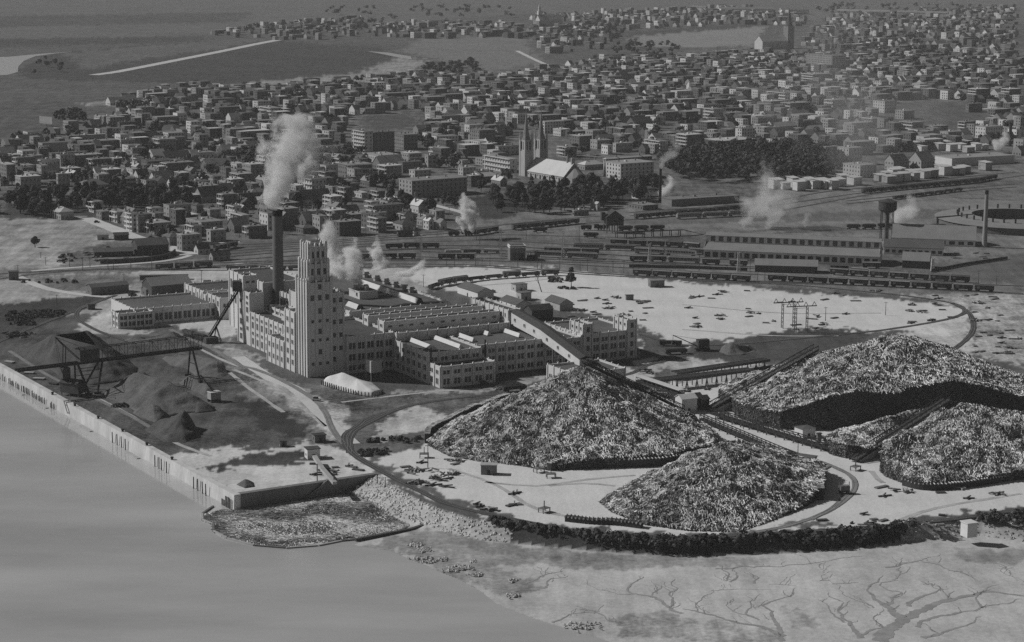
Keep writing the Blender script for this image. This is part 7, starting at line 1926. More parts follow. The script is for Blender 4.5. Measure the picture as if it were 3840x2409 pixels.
# far white-roofed church and dark steeple
p = P('z3', 760, 345); t = thing('church', 'far church with white hipped roof and dark square steeple', 'church', p, math.radians(30)); b = MB(); b.box(-62, -6, 0, 24, 0, 14); b.gable_ends(-62, -6, 0, 24, 14, 10); wl = b.build('nave', [WALLS['L']], t)
b = MB(); b.gable(-62, -6, 0, 24, 14.02, 10, .6, .3); b.build('roof', [ROOFS['l']], wl); hh = height_at('z3', 760, 420, 110)
b = MB(); b.box(-6, 8, 0, 14, 0, hh * .55); tw = b.build('steeple', [WALLS['B']], t); b = MB(); b.lathe([(7, hh * .55), (4, hh * .68), (.2, hh)], 8, 0, (1, 7, 0)); b.build('spire', [ROOFS['d']], tw); FOOT.append((p[0], p[1], 50))
p = P('z2', 1400, 190); t = thing('church', 'small white church with bell tower on the far rise', 'church', p, math.radians(25)); b = MB(); b.box(0, 55, 0, 20, 0, 15); b.gable_ends(0, 55, 0, 20, 15, 10); wl = b.build('nave', [WALLS['L']], t); b = MB(); b.gable(0, 55, 0, 20, 15.02, 10, .6, .3); b.build('roof', [ROOFS['l']], wl); b = MB(); b.box(0, 8, 6, 14, 25, 33); b.lathe([(3.4, 33), (3, 40), (.3, 47)], 8, 0, (4, 10, 0)); b.build('bell_tower', [WALLS['L']], t)
# billboard
p = P('e1', 525, 390); t = thing('billboard', 'big pale blank billboard standing in the left field', 'billboard', p, math.radians(-40)); hb = height_at('e1', 525, 390, 268); b = MB(); b.box(-11, 11, -.2, .2, hb * .25, hb, bottom=True); b.build('panel', [M_PALEWOOD], t)
for x in (-9, 0, 9):
    b = MB(); b.bar((x, .4, 0), (x, .4, hb * .9), .5); b.build('post', [M_TIMBER], t)

# --- houses measured one by one
for s in (('e1', 1690, 1755, 1925, 310, 150, 'F', 'B', 'm'), ('e1', 1240, 1270, 1410, 400, 265, 'F', 'B', 'l'), ('e1', 1445, 1475, 1680, 450, 345, 'F', 'B', 'd'), ('e1', 1480, 1560, 1880, 560, 465, 'F', 'B', 'd'),
          ('e1', 925, 1010, 1470, 690, 595, 'F', 'B', 'm'), ('e1', 835, 850, 1290, 590, 515, 'F', 'M', 'l'), ('e1', 235, 270, 390, 770, 635, 'F', 'B', 'd', 'l'), ('e1', 390, 440, 560, 830, 690, 'F', 'B', 'd'), ('e1', 560, 600, 1060, 850, 745, 'F', 'B', 'd'),
          ('e1', 105, 160, 370, 970, 800, 'F', 'B', 'm', 'l'), ('e1', -90, 20, 130, 1090, 890, 'F', 'B', 'l'), ('e1', 655, 680, 830, 1170, 1010, 'F', 'M', 'l'), ('e1', 1615, 1640, 1800, 830, 675, 'F', 'M', 'm'), ('e1', 1480, 1492, 1670, 690, 570, 'F', 'M', 'm'), ('e1', 1905, 1990, 2200, 770, 565, 'F', 'M', 'm', 'l'),
          ('e1', 1650, 1710, 1850, 1080, 990, 'G', 'L', 'd'), ('e1', 1690, 1700, 1870, 1130, 1050, 'G', 'M', 'm'), ('e1', 2080, 2130, 2290, 1195, 1080, 'G', 'L', 'd'), ('e1', 1140, 1215, 1260, 345, 250, 'G', 'L', 'm'), ('e1', 900, 1000, 1330, 1245, 1120, 'H', 'M', 'm'), ('e1', 1730, 1780, 1880, 1240, 1180, 'H', 'L', 'l'),
          ('e1', 1500, 1570, 1640, 1390, 1290, 'H', 'M', 'l'), ('e1', 1060, 1140, 1260, 1510, 1370, 'F', 'L', 'm', 'l'), ('e1', 1350, 1400, 1560, 885, 810, 'F', 'B', 'l'), ('e1', 1040, 1090, 1170, 1020, 930, 'G', 'L', 'm'), ('e1', 1430, 1500, 1570, 1040, 960, 'G', 'L', 'm'),
          ('d6', 480, 570, 700, 180, 60, 'H', 'M', 'l', 'l'), ('d6', 1085, 1150, 1250, 215, 100, 'F', 'M', 'm', 'l'), ('d6', 1235, 1300, 1360, 300, 115, 'F', 'L', 'd', 'l'), ('d6', 1345, 1365, 1430, 310, 150, 'F', 'B', 'd'), ('d6', 1420, 1530, 1700, 330, 215, 'F', 'M', 'm', 'l'), ('d6', 1855, 1905, 2230, 305, 215, 'F', 'B', 'm'),
          ('d6', 1760, 1815, 2000, 500, 338, 'F', 'M', 'm'), ('d6', 2065, 2110, 2265, 405, 290, 'F', 'M', 'm'), ('d6', 1935, 1980, 2100, 535, 450, 'G', 'L', 'd'), ('d6', 2090, 2130, 2310, 605, 520, 'G', 'M', 'd'), ('d6', 1460, 1510, 1610, 150, 60, 'F', 'L', 'm', 'l'),
          ('e2', 670, 750, 830, 765, 650, 'F', 'L', 'l'), ('e2', 825, 910, 1060, 865, 660, 'F', 'M', 'l'), ('e2', 680, 785, 930, 925, 770, 'F', 'B', 'm', 'l'), ('e2', 540, 600, 745, 1165, 1000, 'F', 'B', 'm', 'l'), ('e2', 760, 775, 1040, 1110, 990, 'F', 'B', 'd'), ('e2', 910, 995, 1100, 1110, 1035, 'F', 'L', 'l'),
          ('e2', 1210, 1310, 1455, 1240, 1100, 'F', 'B', 'm', 'l'), ('e2', 1560, 1640, 1730, 1275, 1160, 'H', 'B', 'm'), ('e2', 1755, 1835, 1870, 1045, 915, 'F', 'M', 'm'), ('e2', 1890, 1940, 2056, 1395, 1285, 'G', 'L', 'd'), ('e2', 670, 820, 890, 1360, 1235, 'F', 'M', 'm', 'l'), ('e2', 830, 885, 1095, 1500, 1365, 'F', 'B', 'm', 'l'), ('e2', 175, 350, 590, 1430, 1315, 'F', 'M', 'm'),
          ('e2', 1005, 1140, 1250, 135, 20, 'F', 'L', 'm', 'l'), ('e2', 1115, 1190, 1250, 265, 190, 'F', 'L', 'm'), ('e2', 900, 915, 970, 225, 140, 'F', 'L', 'l'), ('e2', 490, 560, 680, 470, 385, 'F', 'L', 'm'), ('e2', 190, 250, 500, 590, 530, 'F', 'L', 'm'), ('e2', 500, 560, 850, 520, 455, 'F', 'B', 'm'), ('e2', 160, 170, 340, 850, 760, 'G', 'L', 'l'), ('e2', 1200, 1280, 1620, 650, 560, 'F', 'L', 'l'), ('e2', 1260, 1490, 1560, 420, 300, 'F', 'M', 'l'), ('e2', 720, 740, 870, 470, 400, 'F', 'B', 'l'), ('e2', 270, 280, 440, 360, 275, 'F', 'B', 'm'),
          ('e3', 650, 770, 940, 405, 220, 'F', 'B', 'm'), ('e3', 455, 555, 745, 745, 605, 'F', 'M', 'l', 'l'), ('e3', 700, 755, 1000, 690, 560, 'F', 'B', 'd'), ('e3', 280, 455, 715, 595, 475, 'F', 'L', 'm'), ('e3', 1030, 1070, 1175, 625, 475, 'F', 'M', 'm'), ('e3', 835, 905, 1110, 755, 660, 'F', 'L', 'm'), ('e3', 300, 385, 600, 1180, 1045, 'F', 'M', 'm', 'l'), ('e3', 700, 820, 1040, 1120, 1010, 'H', 'B', 'd'), ('e3', 500, 690, 820, 1010, 950, 'H', 'L', 'd'), ('e3', 705, 790, 890, 1300, 1150, 'H', 'M', 'd', 'l'),
          ('e3', 1010, 1075, 1140, 1390, 1230, 'G', 'L', 'l'), ('e3', 1110, 1220, 1300, 1395, 1260, 'G', 'L', 'm'), ('e3', 930, 1000, 1070, 1340, 1220, 'G', 'M', 'm'), ('e3', 1085, 1170, 1275, 1275, 1160, 'F', 'M', 'm'), ('e3', 310, 340, 555, 1335, 1190, 'F', 'M', 'm'), ('e3', -10, 5, 140, 1380, 1260, 'G', 'B', 'm'), ('e3', 1545, 1600, 1725, 865, 725, 'F', 'B', 'l'), ('e3', 1760, 2075, 2170, 690, 520, 'F', 'L', 'm', 'l'),
          ('e3', 1580, 1700, 1900, 345, 165, 'F', 'B', 'm'), ('e3', 1725, 1765, 1920, 440, 330, 'F', 'M', 'l'), ('e3', 1900, 1935, 2190, 470, 360, 'F', 'L', 'm'), ('e3', 880, 895, 970, 1460, 1380, 'G', 'L', 'm'), ('e3', 690, 700, 880, 1480, 1390, 'G', 'B', 'd'), ('e3', 1000, 1080, 1170, 260, 200, 'F', 'L', 'm'), ('e3', 1235, 1300, 1440, 160, 60, 'F', 'L', 'l'), ('e3', 1440, 1500, 1660, 720, 625, 'F', 'M', 'm'), ('e3', 1640, 1655, 1870, 730, 670, 'F', 'L', 'm'), ('e3', 1430, 1490, 1560, 615, 535, 'F', 'M', 'm'), ('e3', 1090, 1190, 1340, 490, 385, 'F', 'M', 'm', 'l'), ('e3', 0, 110, 290, 680, 580, 'F', 'L', 'm'), ('e3', -40, 0, 180, 830, 750, 'F', 'B', 'm'), ('e3', 130, 250, 330, 1000, 935, 'F', 'L', 'l'),
          ('e4', 1290, 1370, 1510, 1035, 900, 'H', 'L', 'd'), ('e4', 1255, 1420, 1600, 1165, 1110, 'F', 'B', 'm'), ('e4', 930, 1005, 1065, 505, 395, 'F', 'L', 'm'), ('e4', 1065, 1100, 1300, 480, 375, 'F', 'M', 'l'), ('e4', 1820, 1940, 2120, 430, 275, 'F', 'B', 'l', 'l'), ('e4', 1440, 1620, 1720, 480, 350, 'F', 'L', 'm', 'l'), ('e4', 1080, 1170, 1310, 365, 270, 'F', 'B', 'm', 'l'), ('e4', 555, 668, 820, 405, 290, 'F', 'B', 'l'), ('e4', 415, 520, 640, 540, 420, 'F', 'M', 'm', 'l'), ('e4', 800, 880, 1050, 440, 340, 'F', 'M', 'm'), ('e4', 1510, 1570, 1690, 160, 60, 'F', 'L', 'd'), ('e4', 1300, 1310, 1450, 150, 45, 'F', 'B', 'm'), ('e4', 800, 880, 920, 1170, 1050, 'G', 'M', 'l'), ('e4', 360, 450, 560, 290, 210, 'F', 'L', 'l'), ('e4', 590, 605, 780, 1230, 1170, 'F', 'M', 'm'),
          ('e5', 600, 675, 830, 300, 225, 'F', 'B', 'm', 'l'), ('e5', 1318, 1405, 1500, 300, 210, 'F', 'L', 'd'), ('e5', 1490, 1555, 1640, 350, 285, 'F', 'M', 'm'), ('e5', 1525, 1625, 1710, 475, 375, 'F', 'B', 'm', 'l'), ('e5', 1720, 1790, 1900, 475, 405, 'F', 'B', 'm', 'l'), ('e5', 1985, 2035, 2115, 465, 370, 'F', 'B', 'm', 'l'), ('e5', 2115, 2190, 2330, 500, 410, 'F', 'L', 'm'), ('e5', 880, 945, 1045, 640, 565, 'F', 'M', 'm'), ('e5', 1040, 1125, 1235, 705, 575, 'F', 'M', 'm'), ('e5', 1085, 1215, 1345, 805, 710, 'F', 'M', 'm'), ('e5', 1410, 1475, 1590, 745, 640, 'G', 'M', 'm'), ('e5', 1465, 1520, 1600, 740, 660, 'G', 'M', 'm'), ('e5', 1595, 1690, 1800, 740, 640, 'G', 'M', 'm'),
          ('e5', 940, 1000, 1100, 280, 200, 'F', 'L', 'm', 'l'), ('e5', 1395, 1420, 1520, 185, 115, 'F', 'B', 'm', 'l'), ('e5', 1560, 1600, 1690, 185, 115, 'F', 'B', 'm'), ('e5', 2060, 2120, 2225, 215, 115, 'F', 'B', 'l', 'l'), ('e5', 2320, 2380, 2470, 205, 115, 'F', 'B', 'l', 'l'), ('e5', 775, 830, 900, 180, 105, 'F', 'L', 'm'), ('e5', 490, 630, 790, 215, 145, 'F', 'L', 'm', 'l'), ('e5', 765, 850, 985, 75, 0, 'F', 'M', 'm', 'l'), ('e5', 1320, 1380, 1440, 110, 55, 'F', 'L', 'm'), ('e5', 630, 690, 760, 150, 90, 'F', 'L', 'm'), ('e5', 460, 520, 620, 275, 210, 'F', 'B', 'l'), ('e5', 0, 75, 150, 370, 270, 'F', 'L', 'm', 'l'), ('e5', 310, 400, 490, 390, 325, 'F', 'L', 'l'), ('e5', 830, 880, 990, 390, 325, 'F', 'B', 'l'), ('e5', 150, 200, 310, 355, 300, 'F', 'B', 'm'), ('e5', 1235, 1310, 1400, 410, 345, 'F', 'M', 'm', 'l'), ('e5', 2040, 2060, 2170, 295, 230, 'F', 'B', 'm'), ('e5', 1840, 1900, 2010, 540, 450, 'F', 'M', 'm')):
    a = list(s); ga = a[9] if len(a) > 9 else None
    H(*a[:9], gal=ga, split=(len(TOWN) % 3 == 0 and a[0] in ('d6', 'e2', 'e3')))
NHAND = len(TOWN)

# --- the rest of the grid of streets
def O2(pts): return [P('o', *p)[:2] for p in pts]
IN_ = [O2([(-60, 300), (300, 235), (430, 205), (640, 212), (850, 192), (980, 178), (1200, 185), (1420, 142), (1640, 138), (1800, 125), (2000, 130), (2200, 140), (2420, 150), (2420, 372), (2200, 392), (2000, 405), (1985, 352), (1700, 345), (1570, 352), (1545, 440), (1300, 440), (1180, 445), (1050, 500), (1010, 548), (860, 560), (640, 556), (420, 596), (330, 545), (210, 508), (-60, 505)])]
FARIN = [O2([(490, 82), (620, 58), (760, 50), (860, 42), (880, 80), (760, 98), (620, 96)]), O2([(880, 60), (1000, 55), (1240, 60), (1250, 92), (1000, 92), (880, 86)]), O2([(1250, 92), (1260, 40), (1450, 30), (1640, 22), (1760, 18), (1900, 40), (1900, 66), (1720, 60), (1480, 72), (1420, 120), (1280, 130)]), O2([(1950, 40), (2400, 20), (2400, 150), (2200, 140), (2000, 128), (1860, 118), (1900, 80)])]
EX = [O2(p) for p in ([(1190, 330), (1250, 300), (1330, 330), (1560, 370), (1560, 470), (1200, 450)], [(1555, 350), (1990, 345), (2000, 425), (1555, 430)], [(920, 400), (1120, 395), (1140, 530), (1040, 500), (920, 470)], [(820, 270), (1000, 270), (1000, 385), (820, 385)],
                    [(1000, 155), (1140, 120), (1290, 150), (1180, 178), (1050, 185)], [(-60, 235), (280, 240), (260, 300), (130, 310), (-60, 345)], [(855, 275), (975, 262), (985, 300), (870, 312)], [(2040, 255), (2190, 235), (2330, 250), (2330, 300), (2150, 325)], [(2000, 375), (2400, 345), (2400, 420), (2000, 430)], [(200, 505), (420, 595), (300, 640), (60, 640)], [(1750, 92), (1880, 80), (1900, 130), (1750, 130)], [(12, 440), (250, 445), (420, 450), (420, 505), (200, 512), (12, 510)])]
def allowed(x, y, polys): 
    X_, Y_ = np.array([x]), np.array([y])
    return any(inpoly(X_, Y_, p)[0] for p in polys) and not any(inpoly(X_, Y_, p)[0] for p in EX)
FA = None
def blocked(x, y, r):
    global FA
    if FA is None or len(FA) != len(FOOT): FA = np.array(FOOT)
    return bool((np.hypot(FA[:, 0] - x, FA[:, 1] - y) < (FA[:, 2] + r)).any())
CAND = []
a = math.radians(56); e1 = np.array([math.sin(a), math.cos(a)]); e2 = np.array([-math.cos(a), math.sin(a)])
def fill(polys, v0, v1, u0, u1, dens, block):
    v = v0; row = 0
    while v < v1:
        pair = row % 2
        u = u0 + random.uniform(0, 10)
        while u < u1:
            wd = random.choice((7, 8, 8, 9, 10, 12, 14, 18, 26))
            if (u % block) < 12: u += 12; continue
            if random.random() < .25: wd = random.choice((6, 7))
            p = e1 * u + e2 * (v + random.uniform(-2.5, 2.5))
            if Yv0 < p[1] < Yv1 and abs(p[0]) < .27 * p[1]:
                m = p + e1 * wd / 2 + e2 * 5.5
                if allowed(m[0], m[1], polys) and allowed(*(p + e1 * wd), polys) and random.random() < dens: CAND.append((p, wd, random.uniform(9.5, 15)))
            u += wd + random.choice((.3, 1.5, 3, 6, 10, 14)); 
        v += 22 if pair == 0 else 33
        row += 1
Yv0, Yv1 = 1300, 5200
fill(IN_, 300, 4200, -2200, 4200, .74, 118)
n_near = len(CAND)
Yv0, Yv1 = 2500, 6200
far0 = len(CAND)
fill(FARIN, 300, 5600, -2400, 5200, .34, 150)
order = sorted(range(len(CAND)), key=lambda i: CAND[i][0][1])
FARV, FARF, FART, nf_ = [], [], [], 0
for i in order:
    p, wd, dp = CAND[i]
    c = p + e1 * wd / 2 + e2 * dp / 2
    if blocked(c[0], c[1], max(wd, dp) * .30): continue
    r = random.random(); k = 'F' if r < .70 else ('G' if r < .90 else 'H')
    h = random.choice((6.4, 7, 9.4, 10, 10.6, 11.4, 12.6)) if k == 'F' else random.uniform(4.2, 6)
    wall = random.choices('BML', (.48, .30, .22))[0]; roof = random.choices('dml', (.36, .46, .18))[0]
    if len(TOWN) < 296:
        add_house(np.array([p[0], p[1], 0]), wd, dp, h, a, k, wall, roof, gallery=random.choices((None, 'l', 'f'), (.55, .3, .15))[0] if k == 'F' else None)
    else:
        FOOT.append((c[0], c[1], max(wd, dp) * .5)) if len(FOOT) < 900 else None
        tw = {'B': .14, 'M': .30, 'L': .62}[wall] * random.uniform(.8, 1.2); tr = {'d': .13, 'm': .28, 'l': .55}[roof] * random.uniform(.8, 1.2)
        q_ = [p, p + e1 * wd, p + e1 * wd + e2 * dp, p + e2 * dp]
        if k == 'F':
            V = [(x[0], x[1], z) for z in (0, h) for x in q_]; F = [(0, 1, 5, 4), (1, 2, 6, 5), (2, 3, 7, 6), (3, 0, 4, 7), (4, 5, 6, 7)]; T = [tw] * 4 + [tr]
        else:
            m0, m1 = (q_[0] + q_[3]) / 2, (q_[1] + q_[2]) / 2; rz = h + dp * .4
            V = [(x[0], x[1], z) for z in (0, h) for x in q_] + [(m0[0], m0[1], rz), (m1[0], m1[1], rz)]
            F = [(0, 1, 5, 4), (1, 2, 6, 5), (2, 3, 7, 6), (3, 0, 4, 7), (4, 5, 9, 8), (6, 7, 8, 9), (5, 6, 9, 9), (7, 4, 8, 8)]; T = [tw] * 4 + [tr] * 2 + [tw] * 2
        for f_, t_ in zip(F, T):
            for ix in f_: FARV.append(V[ix]); FART.append(t_)
            FARF.append((nf_, nf_ + 1, nf_ + 2, nf_ + 3)); nf_ += 4
        nst = int(h / 3.1)
        for (o_, d_, L_) in ((p, e1, wd), (p, e2, dp)):
            nrm = np.array([-d_[1], d_[0]]); nrm = nrm if (nrm @ (p - c)) > 0 else -nrm
            for lv in range(nst):
                for j in range(int(L_ / 3.6)):
                    s0 = (j + .32) * 3.6
                    if s0 + 1.3 > L_: break
                    b0_ = o_ + d_ * s0 + nrm * .08; b1_ = b0_ + d_ * 1.3; z0_ = lv * 3.1 + .9
                    FARV += [(b0_[0], b0_[1], z0_), (b1_[0], b1_[1], z0_), (b1_[0], b1_[1], z0_ + 1.6), (b0_[0], b0_[1], z0_ + 1.6)]; FART += [.03] * 4
                    FARF.append((nf_, nf_ + 1, nf_ + 2, nf_ + 3)); nf_ += 4
M_FAR = mat('far_house_wall', 1.0, .1, .1, .08, 1, .9, attr='tone')
tag(link_mesh('far_houses', np_mesh('far_houses', np.array(FARV), np.array(FARF), [M_FAR], {'tone': np.array(FART)})), 'hundreds of small houses filling the far streets of the town', 'houses', kind='stuff')
# far white walls along the top right
for k, (x0, y0, x1, y1) in enumerate(((60, 85, 160, 88), (270, 95, 640, 96), (700, 102, 890, 102), (1090, 110, 1460, 118), (1510, 120, 1870, 128), (1690, 80, 1790, 80))):
    p0, p1 = P('z3', x0, y0), P('z3', x1, y1); L = np.linalg.norm(p1 - p0); t = thing('long_far_shed', 'long white far shed, %s from the left along the upper right fields' % ORD[k], 'shed', p0, math.atan2(p1[1] - p0[1], p1[0] - p0[0]), 'white sheds in the far fields')
    b = MB(); b.box(0, L, 0, 14, 0, 11); wl = b.build('wall', [M_WHITE], t); b = MB(); b.gable(0, L, 0, 14, 11.02, 4, .4); b.build('roof', [ROOFS['m']], wl)

# --- lumber stacks
LS = []
def lumber(c, x, y, w_, h_, d_):
    t = thing('lumber_stack', None, 'lumber stack', P(c, x, y), math.pi / 2 - math.radians(58) + random.uniform(-.1, .1), 'lumber stacks beyond the yard')
    b = MB(); b.box(-w_ / 2, w_ / 2, -d_ / 2, d_ / 2, .5, h_); 
    for z in np.arange(1.2, h_, 1.1): b.box(-w_ / 2 - .05, w_ / 2 + .05, -d_ / 2 - .05, d_ / 2 + .05, z, z + .12, 1)
    b.build('boards', [M_WHITE if random.random() < .6 else M_PALEWOOD, M_PALEWOOD], t)
    r = MB(); r.add([(-w_ / 2 - .6, -d_ / 2 - .6, h_ + .05), (w_ / 2 + .6, -d_ / 2 - .6, h_ + .05), (w_ / 2 + .6, d_ / 2 + .6, h_ + .9), (-w_ / 2 - .6, d_ / 2 + .6, h_ + .9), (-w_ / 2 - .6, -d_ / 2 - .6, h_ + .25), (w_ / 2 + .6, -d_ / 2 - .6, h_ + .25), (w_ / 2 + .6, d_ / 2 + .6, h_ + 1.1), (-w_ / 2 - .6, d_ / 2 + .6, h_ + 1.1)], [(0, 1, 2, 3), (4, 5, 6, 7), (0, 1, 5, 4), (1, 2, 6, 5), (2, 3, 7, 6), (3, 0, 4, 7)]); r.build('cover', [M_TIN], t)
    LS.append((t, 'pale lumber stack', proj(P(c, x, y))))
for x, y in ((1370, 830), (1420, 820), (1440, 845), (1480, 800), (1520, 775), (1500, 835), (1560, 830), (1610, 800), (1640, 825), (1680, 790), (1720, 810), (1770, 800), (1840, 770), (1880, 785), (1930, 780), (1990, 775), (2020, 765), (2190, 745), (560, 890), (620, 895), (690, 880), (740, 905), (800, 885), (820, 860), (860, 890), (920, 860), (960, 890), (1000, 895), (1050, 870), (1080, 850), (1170, 860), (1830, 590), (1880, 575), (1930, 600), (2000, 580), (2060, 610), (2120, 590), (1640, 590), (1700, 600), (2180, 585)):
    lumber('e5', x, y, random.uniform(7, 11), random.uniform(5, 8.5), random.uniform(6, 9))
# ------------------------------------------------------------------ trees
M_BARK = mat('tree_bark', .06, .2, .3, .1, 2)
PROTO = []
for k in range(6):
    cs, rs = [], []
    hgt, wd = ((9.5, 4.6), (11.5, 4.2), (8, 4.4), (13, 3.4), (10, 5.6), (7, 3.2))[k]
    for i in range(20):
        u = random.random(); zz = hgt * (.34 + .62 * u); rr = wd * (1 - abs(u - .42) * 1.15) * .72
        an = random.random() * 6.28; d_ = rr * random.uniform(.2, 1.0)
        cs.append([d_ * math.cos(an), d_ * math.sin(an), zz]); rs.append(random.uniform(1.1, 2.0) * (1.15 - .4 * u))
    V, F, tn = leaf_cloud(cs, rs, 46, .58, .85, (.03, .085))
    me = np_mesh('crown', V, F, [M_LEAF], {'tone': tn})
    b = MB(); b.tube((0, 0, -.1), (0, 0, hgt * .45), .32, .2, 7)
    for j in range(4):
        an = j * 1.6 + k; b.tube((0, 0, hgt * .32), (wd * .45 * math.cos(an), wd * .45 * math.sin(an), hgt * .6), .15, .07, 5)
    PROTO.append((me, b.mesh('trunk', [M_BARK]), hgt))
TREES = []
TLAB = ('round dark tree', 'tall dark tree', 'small dark tree', 'slender dark tree', 'broad dark tree', 'low bushy tree')
def tree(p, h, k=None, lab=None):
    k = random.randrange(6) if k is None else k
    s = h / PROTO[k][2]
    t = thing('tree', lab, 'tree', p, random.random() * 6.28, 'trees of the town and groves' if lab is None else None); t.scale = (s * random.uniform(.9, 1.15), s * random.uniform(.9, 1.15), s)
    link_mesh('trunk', PROTO[k][1], t); link_mesh('crown', PROTO[k][0], t)
    if lab is None: TREES.append((t, TLAB[k], proj((p[0], p[1], h * .5))))
    return t
TC = []
def cluster(c, pts, n, h0, h1, force=True):
    pl = [P(c, *p)[:2] for p in pts]; pa = np.array(pl); g = 0
    while g < n:
        x, y = random.uniform(pa[:, 0].min(), pa[:, 0].max()), random.uniform(pa[:, 1].min(), pa[:, 1].max())
        if inpoly(np.array([x]), np.array([y]), pl)[0]: TC.append((x, y, random.uniform(h0, h1), force)); g += 1
cluster('o', [(1548, 388), (1620, 366), (1760, 358), (1960, 362), (1990, 408), (1900, 432), (1700, 432), (1580, 420)], 330, 12, 17)
cluster('o', [(1150, 470), (1330, 440), (1560, 440), (1500, 482), (1300, 505), (1170, 512)], 100, 9, 14)
cluster('o', [(14, 470), (130, 462), (250, 462), (380, 470), (415, 500), (210, 512), (14, 514)], 85, 9, 14)
cluster('e1', [(1010, 960), (1430, 980), (1400, 1090), (1050, 1080)], 9, 8, 12)
cluster('e1', [(560, 330), (800, 250), (1040, 270), (1030, 370), (700, 380)], 14, 10, 15)
cluster('e1', [(1450, 190), (1880, 150), (1860, 190), (1500, 215)], 9, 12, 16)
cluster('e1', [(1890, 450), (2220, 430), (2240, 510), (1900, 520)], 8, 11, 14)
cluster('e1', [(1720, 760), (2010, 770), (2000, 840), (1740, 830)], 6, 11, 14)
cluster('e1', [(1300, 1290), (2300, 1300), (2330, 1420), (1200, 1480)], 22, 8, 12)
cluster('e2', [(500, 600), (1100, 560), (1150, 640), (520, 650)], 22, 10, 14)
cluster('e2', [(0, 900), (240, 940), (240, 1100), (0, 1100)], 12, 9, 12)
cluster('e2', [(1060, 660), (1250, 640), (1240, 900), (1060, 960)], 14, 9, 13)
cluster('e3', [(320, 820), (520, 820), (510, 900), (340, 920)], 4, 12, 15); cluster('e3', [(1140, 640), (1430, 620), (1420, 720), (1150, 720)], 6, 13, 17)
cluster('e3', [(70, 500), (270, 500), (260, 560), (90, 560)], 4, 11, 14); cluster('e3', [(930, 330), (1110, 340), (1100, 430), (940, 420)], 6, 11, 14); cluster('e3', [(1200, 200), (1370, 200), (1360, 280), (1210, 280)], 5, 11, 14)
cluster('e3', [(1050, 1010), (1480, 1020), (1470, 1130), (1200, 1080)], 22, 5, 7); cluster('e3', [(560, 1140), (690, 1160), (680, 1260), (580, 1250)], 5, 9, 12); cluster('e3', [(540, 820), (700, 820), (700, 900), (540, 900)], 4, 7, 9)
cluster('e4', [(60, 150), (960, 150), (960, 230), (500, 260), (60, 240)], 22, 9, 12); cluster('e4', [(480, 480), (800, 470), (800, 550), (500, 560)], 6, 9, 12)
cluster('o', [(60, 150), (120, 140), (200, 170), (60, 185)], 10, 7, 12); cluster('o', [(990, 165), (1130, 150), (1130, 180), (1000, 185)], 34, 11, 16); cluster('o', [(1440, 105), (1600, 108), (1590, 150), (1450, 148)], 40, 10, 16)
cluster('o', [(1330, 60), (1480, 55), (1470, 100), (1340, 100)], 40, 12, 18); cluster('o', [(560, 70), (930, 45), (930, 80), (600, 92)], 50, 10, 16); cluster('o', [(2130, 120), (2330, 130), (2320, 190), (2150, 190)], 45, 10, 15); cluster('o', [(1960, 90), (2160, 90), (2160, 150), (1990, 150)], 50, 10, 15); cluster('o', [(1840, 130), (1960, 140), (1940, 170), (1850, 160)], 24, 9, 14)
cluster('o', [(700, 25), (1200, 20), (1240, 45), (800, 45)], 40, 12, 18); cluster('o', [(1900, 20), (2390, 15), (2390, 45), (1950, 40)], 60, 12, 18); cluster('o', [(2150, 60), (2390, 55), (2390, 110), (2200, 105)], 40, 10, 15)
for _ in range(4200):
    y_ = random.uniform(1350, 4300); x_ = random.uniform(-.25, .25) * y_
    if allowed(x_, y_, IN_) and not blocked(x_, y_, 1.5) and random.random() < .75: TC.append((x_, y_, random.uniform(6, 12.5), False))
TC.sort(key=lambda s: s[1])
FV, FF, FT = [], [], []
fc, fr = [], []
for x_, y_, h_, fo in TC:
    if not fo and blocked(x_, y_, 1.0): continue
    if len(TREES) < 292: tree((x_, y_, 0), h_)
    else:
        for j in range(5): fc.append([x_ + random.gauss(0, h_ * .16), y_ + random.gauss(0, h_ * .16), h_ * random.uniform(.35, .8)]); fr.append(h_ * random.uniform(.20, .32))
V, F, tn = leaf_cloud(fc, fr, 26, .95, .9, (.04, .09))
tag(link_mesh('far_trees', np_mesh('far_trees', V, F, [M_LEAF], {'tone': tn})), 'far trees scattered through the upper town and fields', 'trees', kind='stuff')
tree(P('c10', 1670, 740), height_at('c10', 1670, 740, 535), 3, 'lone leafy tree on the white yard below the brick transformer house')
tree(P('d6', 305, 460), 7, 5, 'single round bush tree on the vacant lot at left')
t = thing('dead_tree', 'bare crooked dead tree on the white yard beside the huts', 'tree', P('c10', 1352, 792)); b = MB(); b.tube((0, 0, 0), (-2.5, 0, 8), .35, .22, 6); b.tube((-2.5, 0, 8), (-3.6, 0, 13), .22, .08, 6); b.tube((-1.6, 0, 5), (-4.2, .5, 8.5), .15, .06, 5); b.tube((-2.5, 0, 8), (-1.2, 0, 11), .14, .05, 5); b.build('trunk', [M_BARK], t)
cs, rs = [], []
for c, x0, y0, x1, y1, n in (('z4', 40, 715, 240, 790, 60), ('z4', 240, 690, 460, 720, 40), ('d6', 30, 1120, 560, 1190, 50), ('c8', 30, 140, 270, 190, 14), ('d6', 130, 800, 800, 830, 16), ('c10', 1400, 650, 1650, 690, 20), ('c10', 1540, 745, 1700, 765, 10), ('c10', 780, 790, 840, 805, 4), ('d6', 1260, 940, 1350, 965, 5), ('d6', 540, 540, 720, 640, 14), ('d5', 800, 270, 1100, 340, 24), ('d5', 850, 130, 1500, 190, 20), ('c8', 1090, 820, 1280, 910, 8), ('e3', 690, 930, 1030, 1000, 22)):
    for _ in range(n):
        p = P(c, random.uniform(x0, x1), random.uniform(y0, y1)); cs.append([p[0], p[1], .5]); rs.append(random.uniform(.7, 1.9))
V, F, tn = leaf_cloud(cs, rs, 26, .5, .7, (.035, .09))
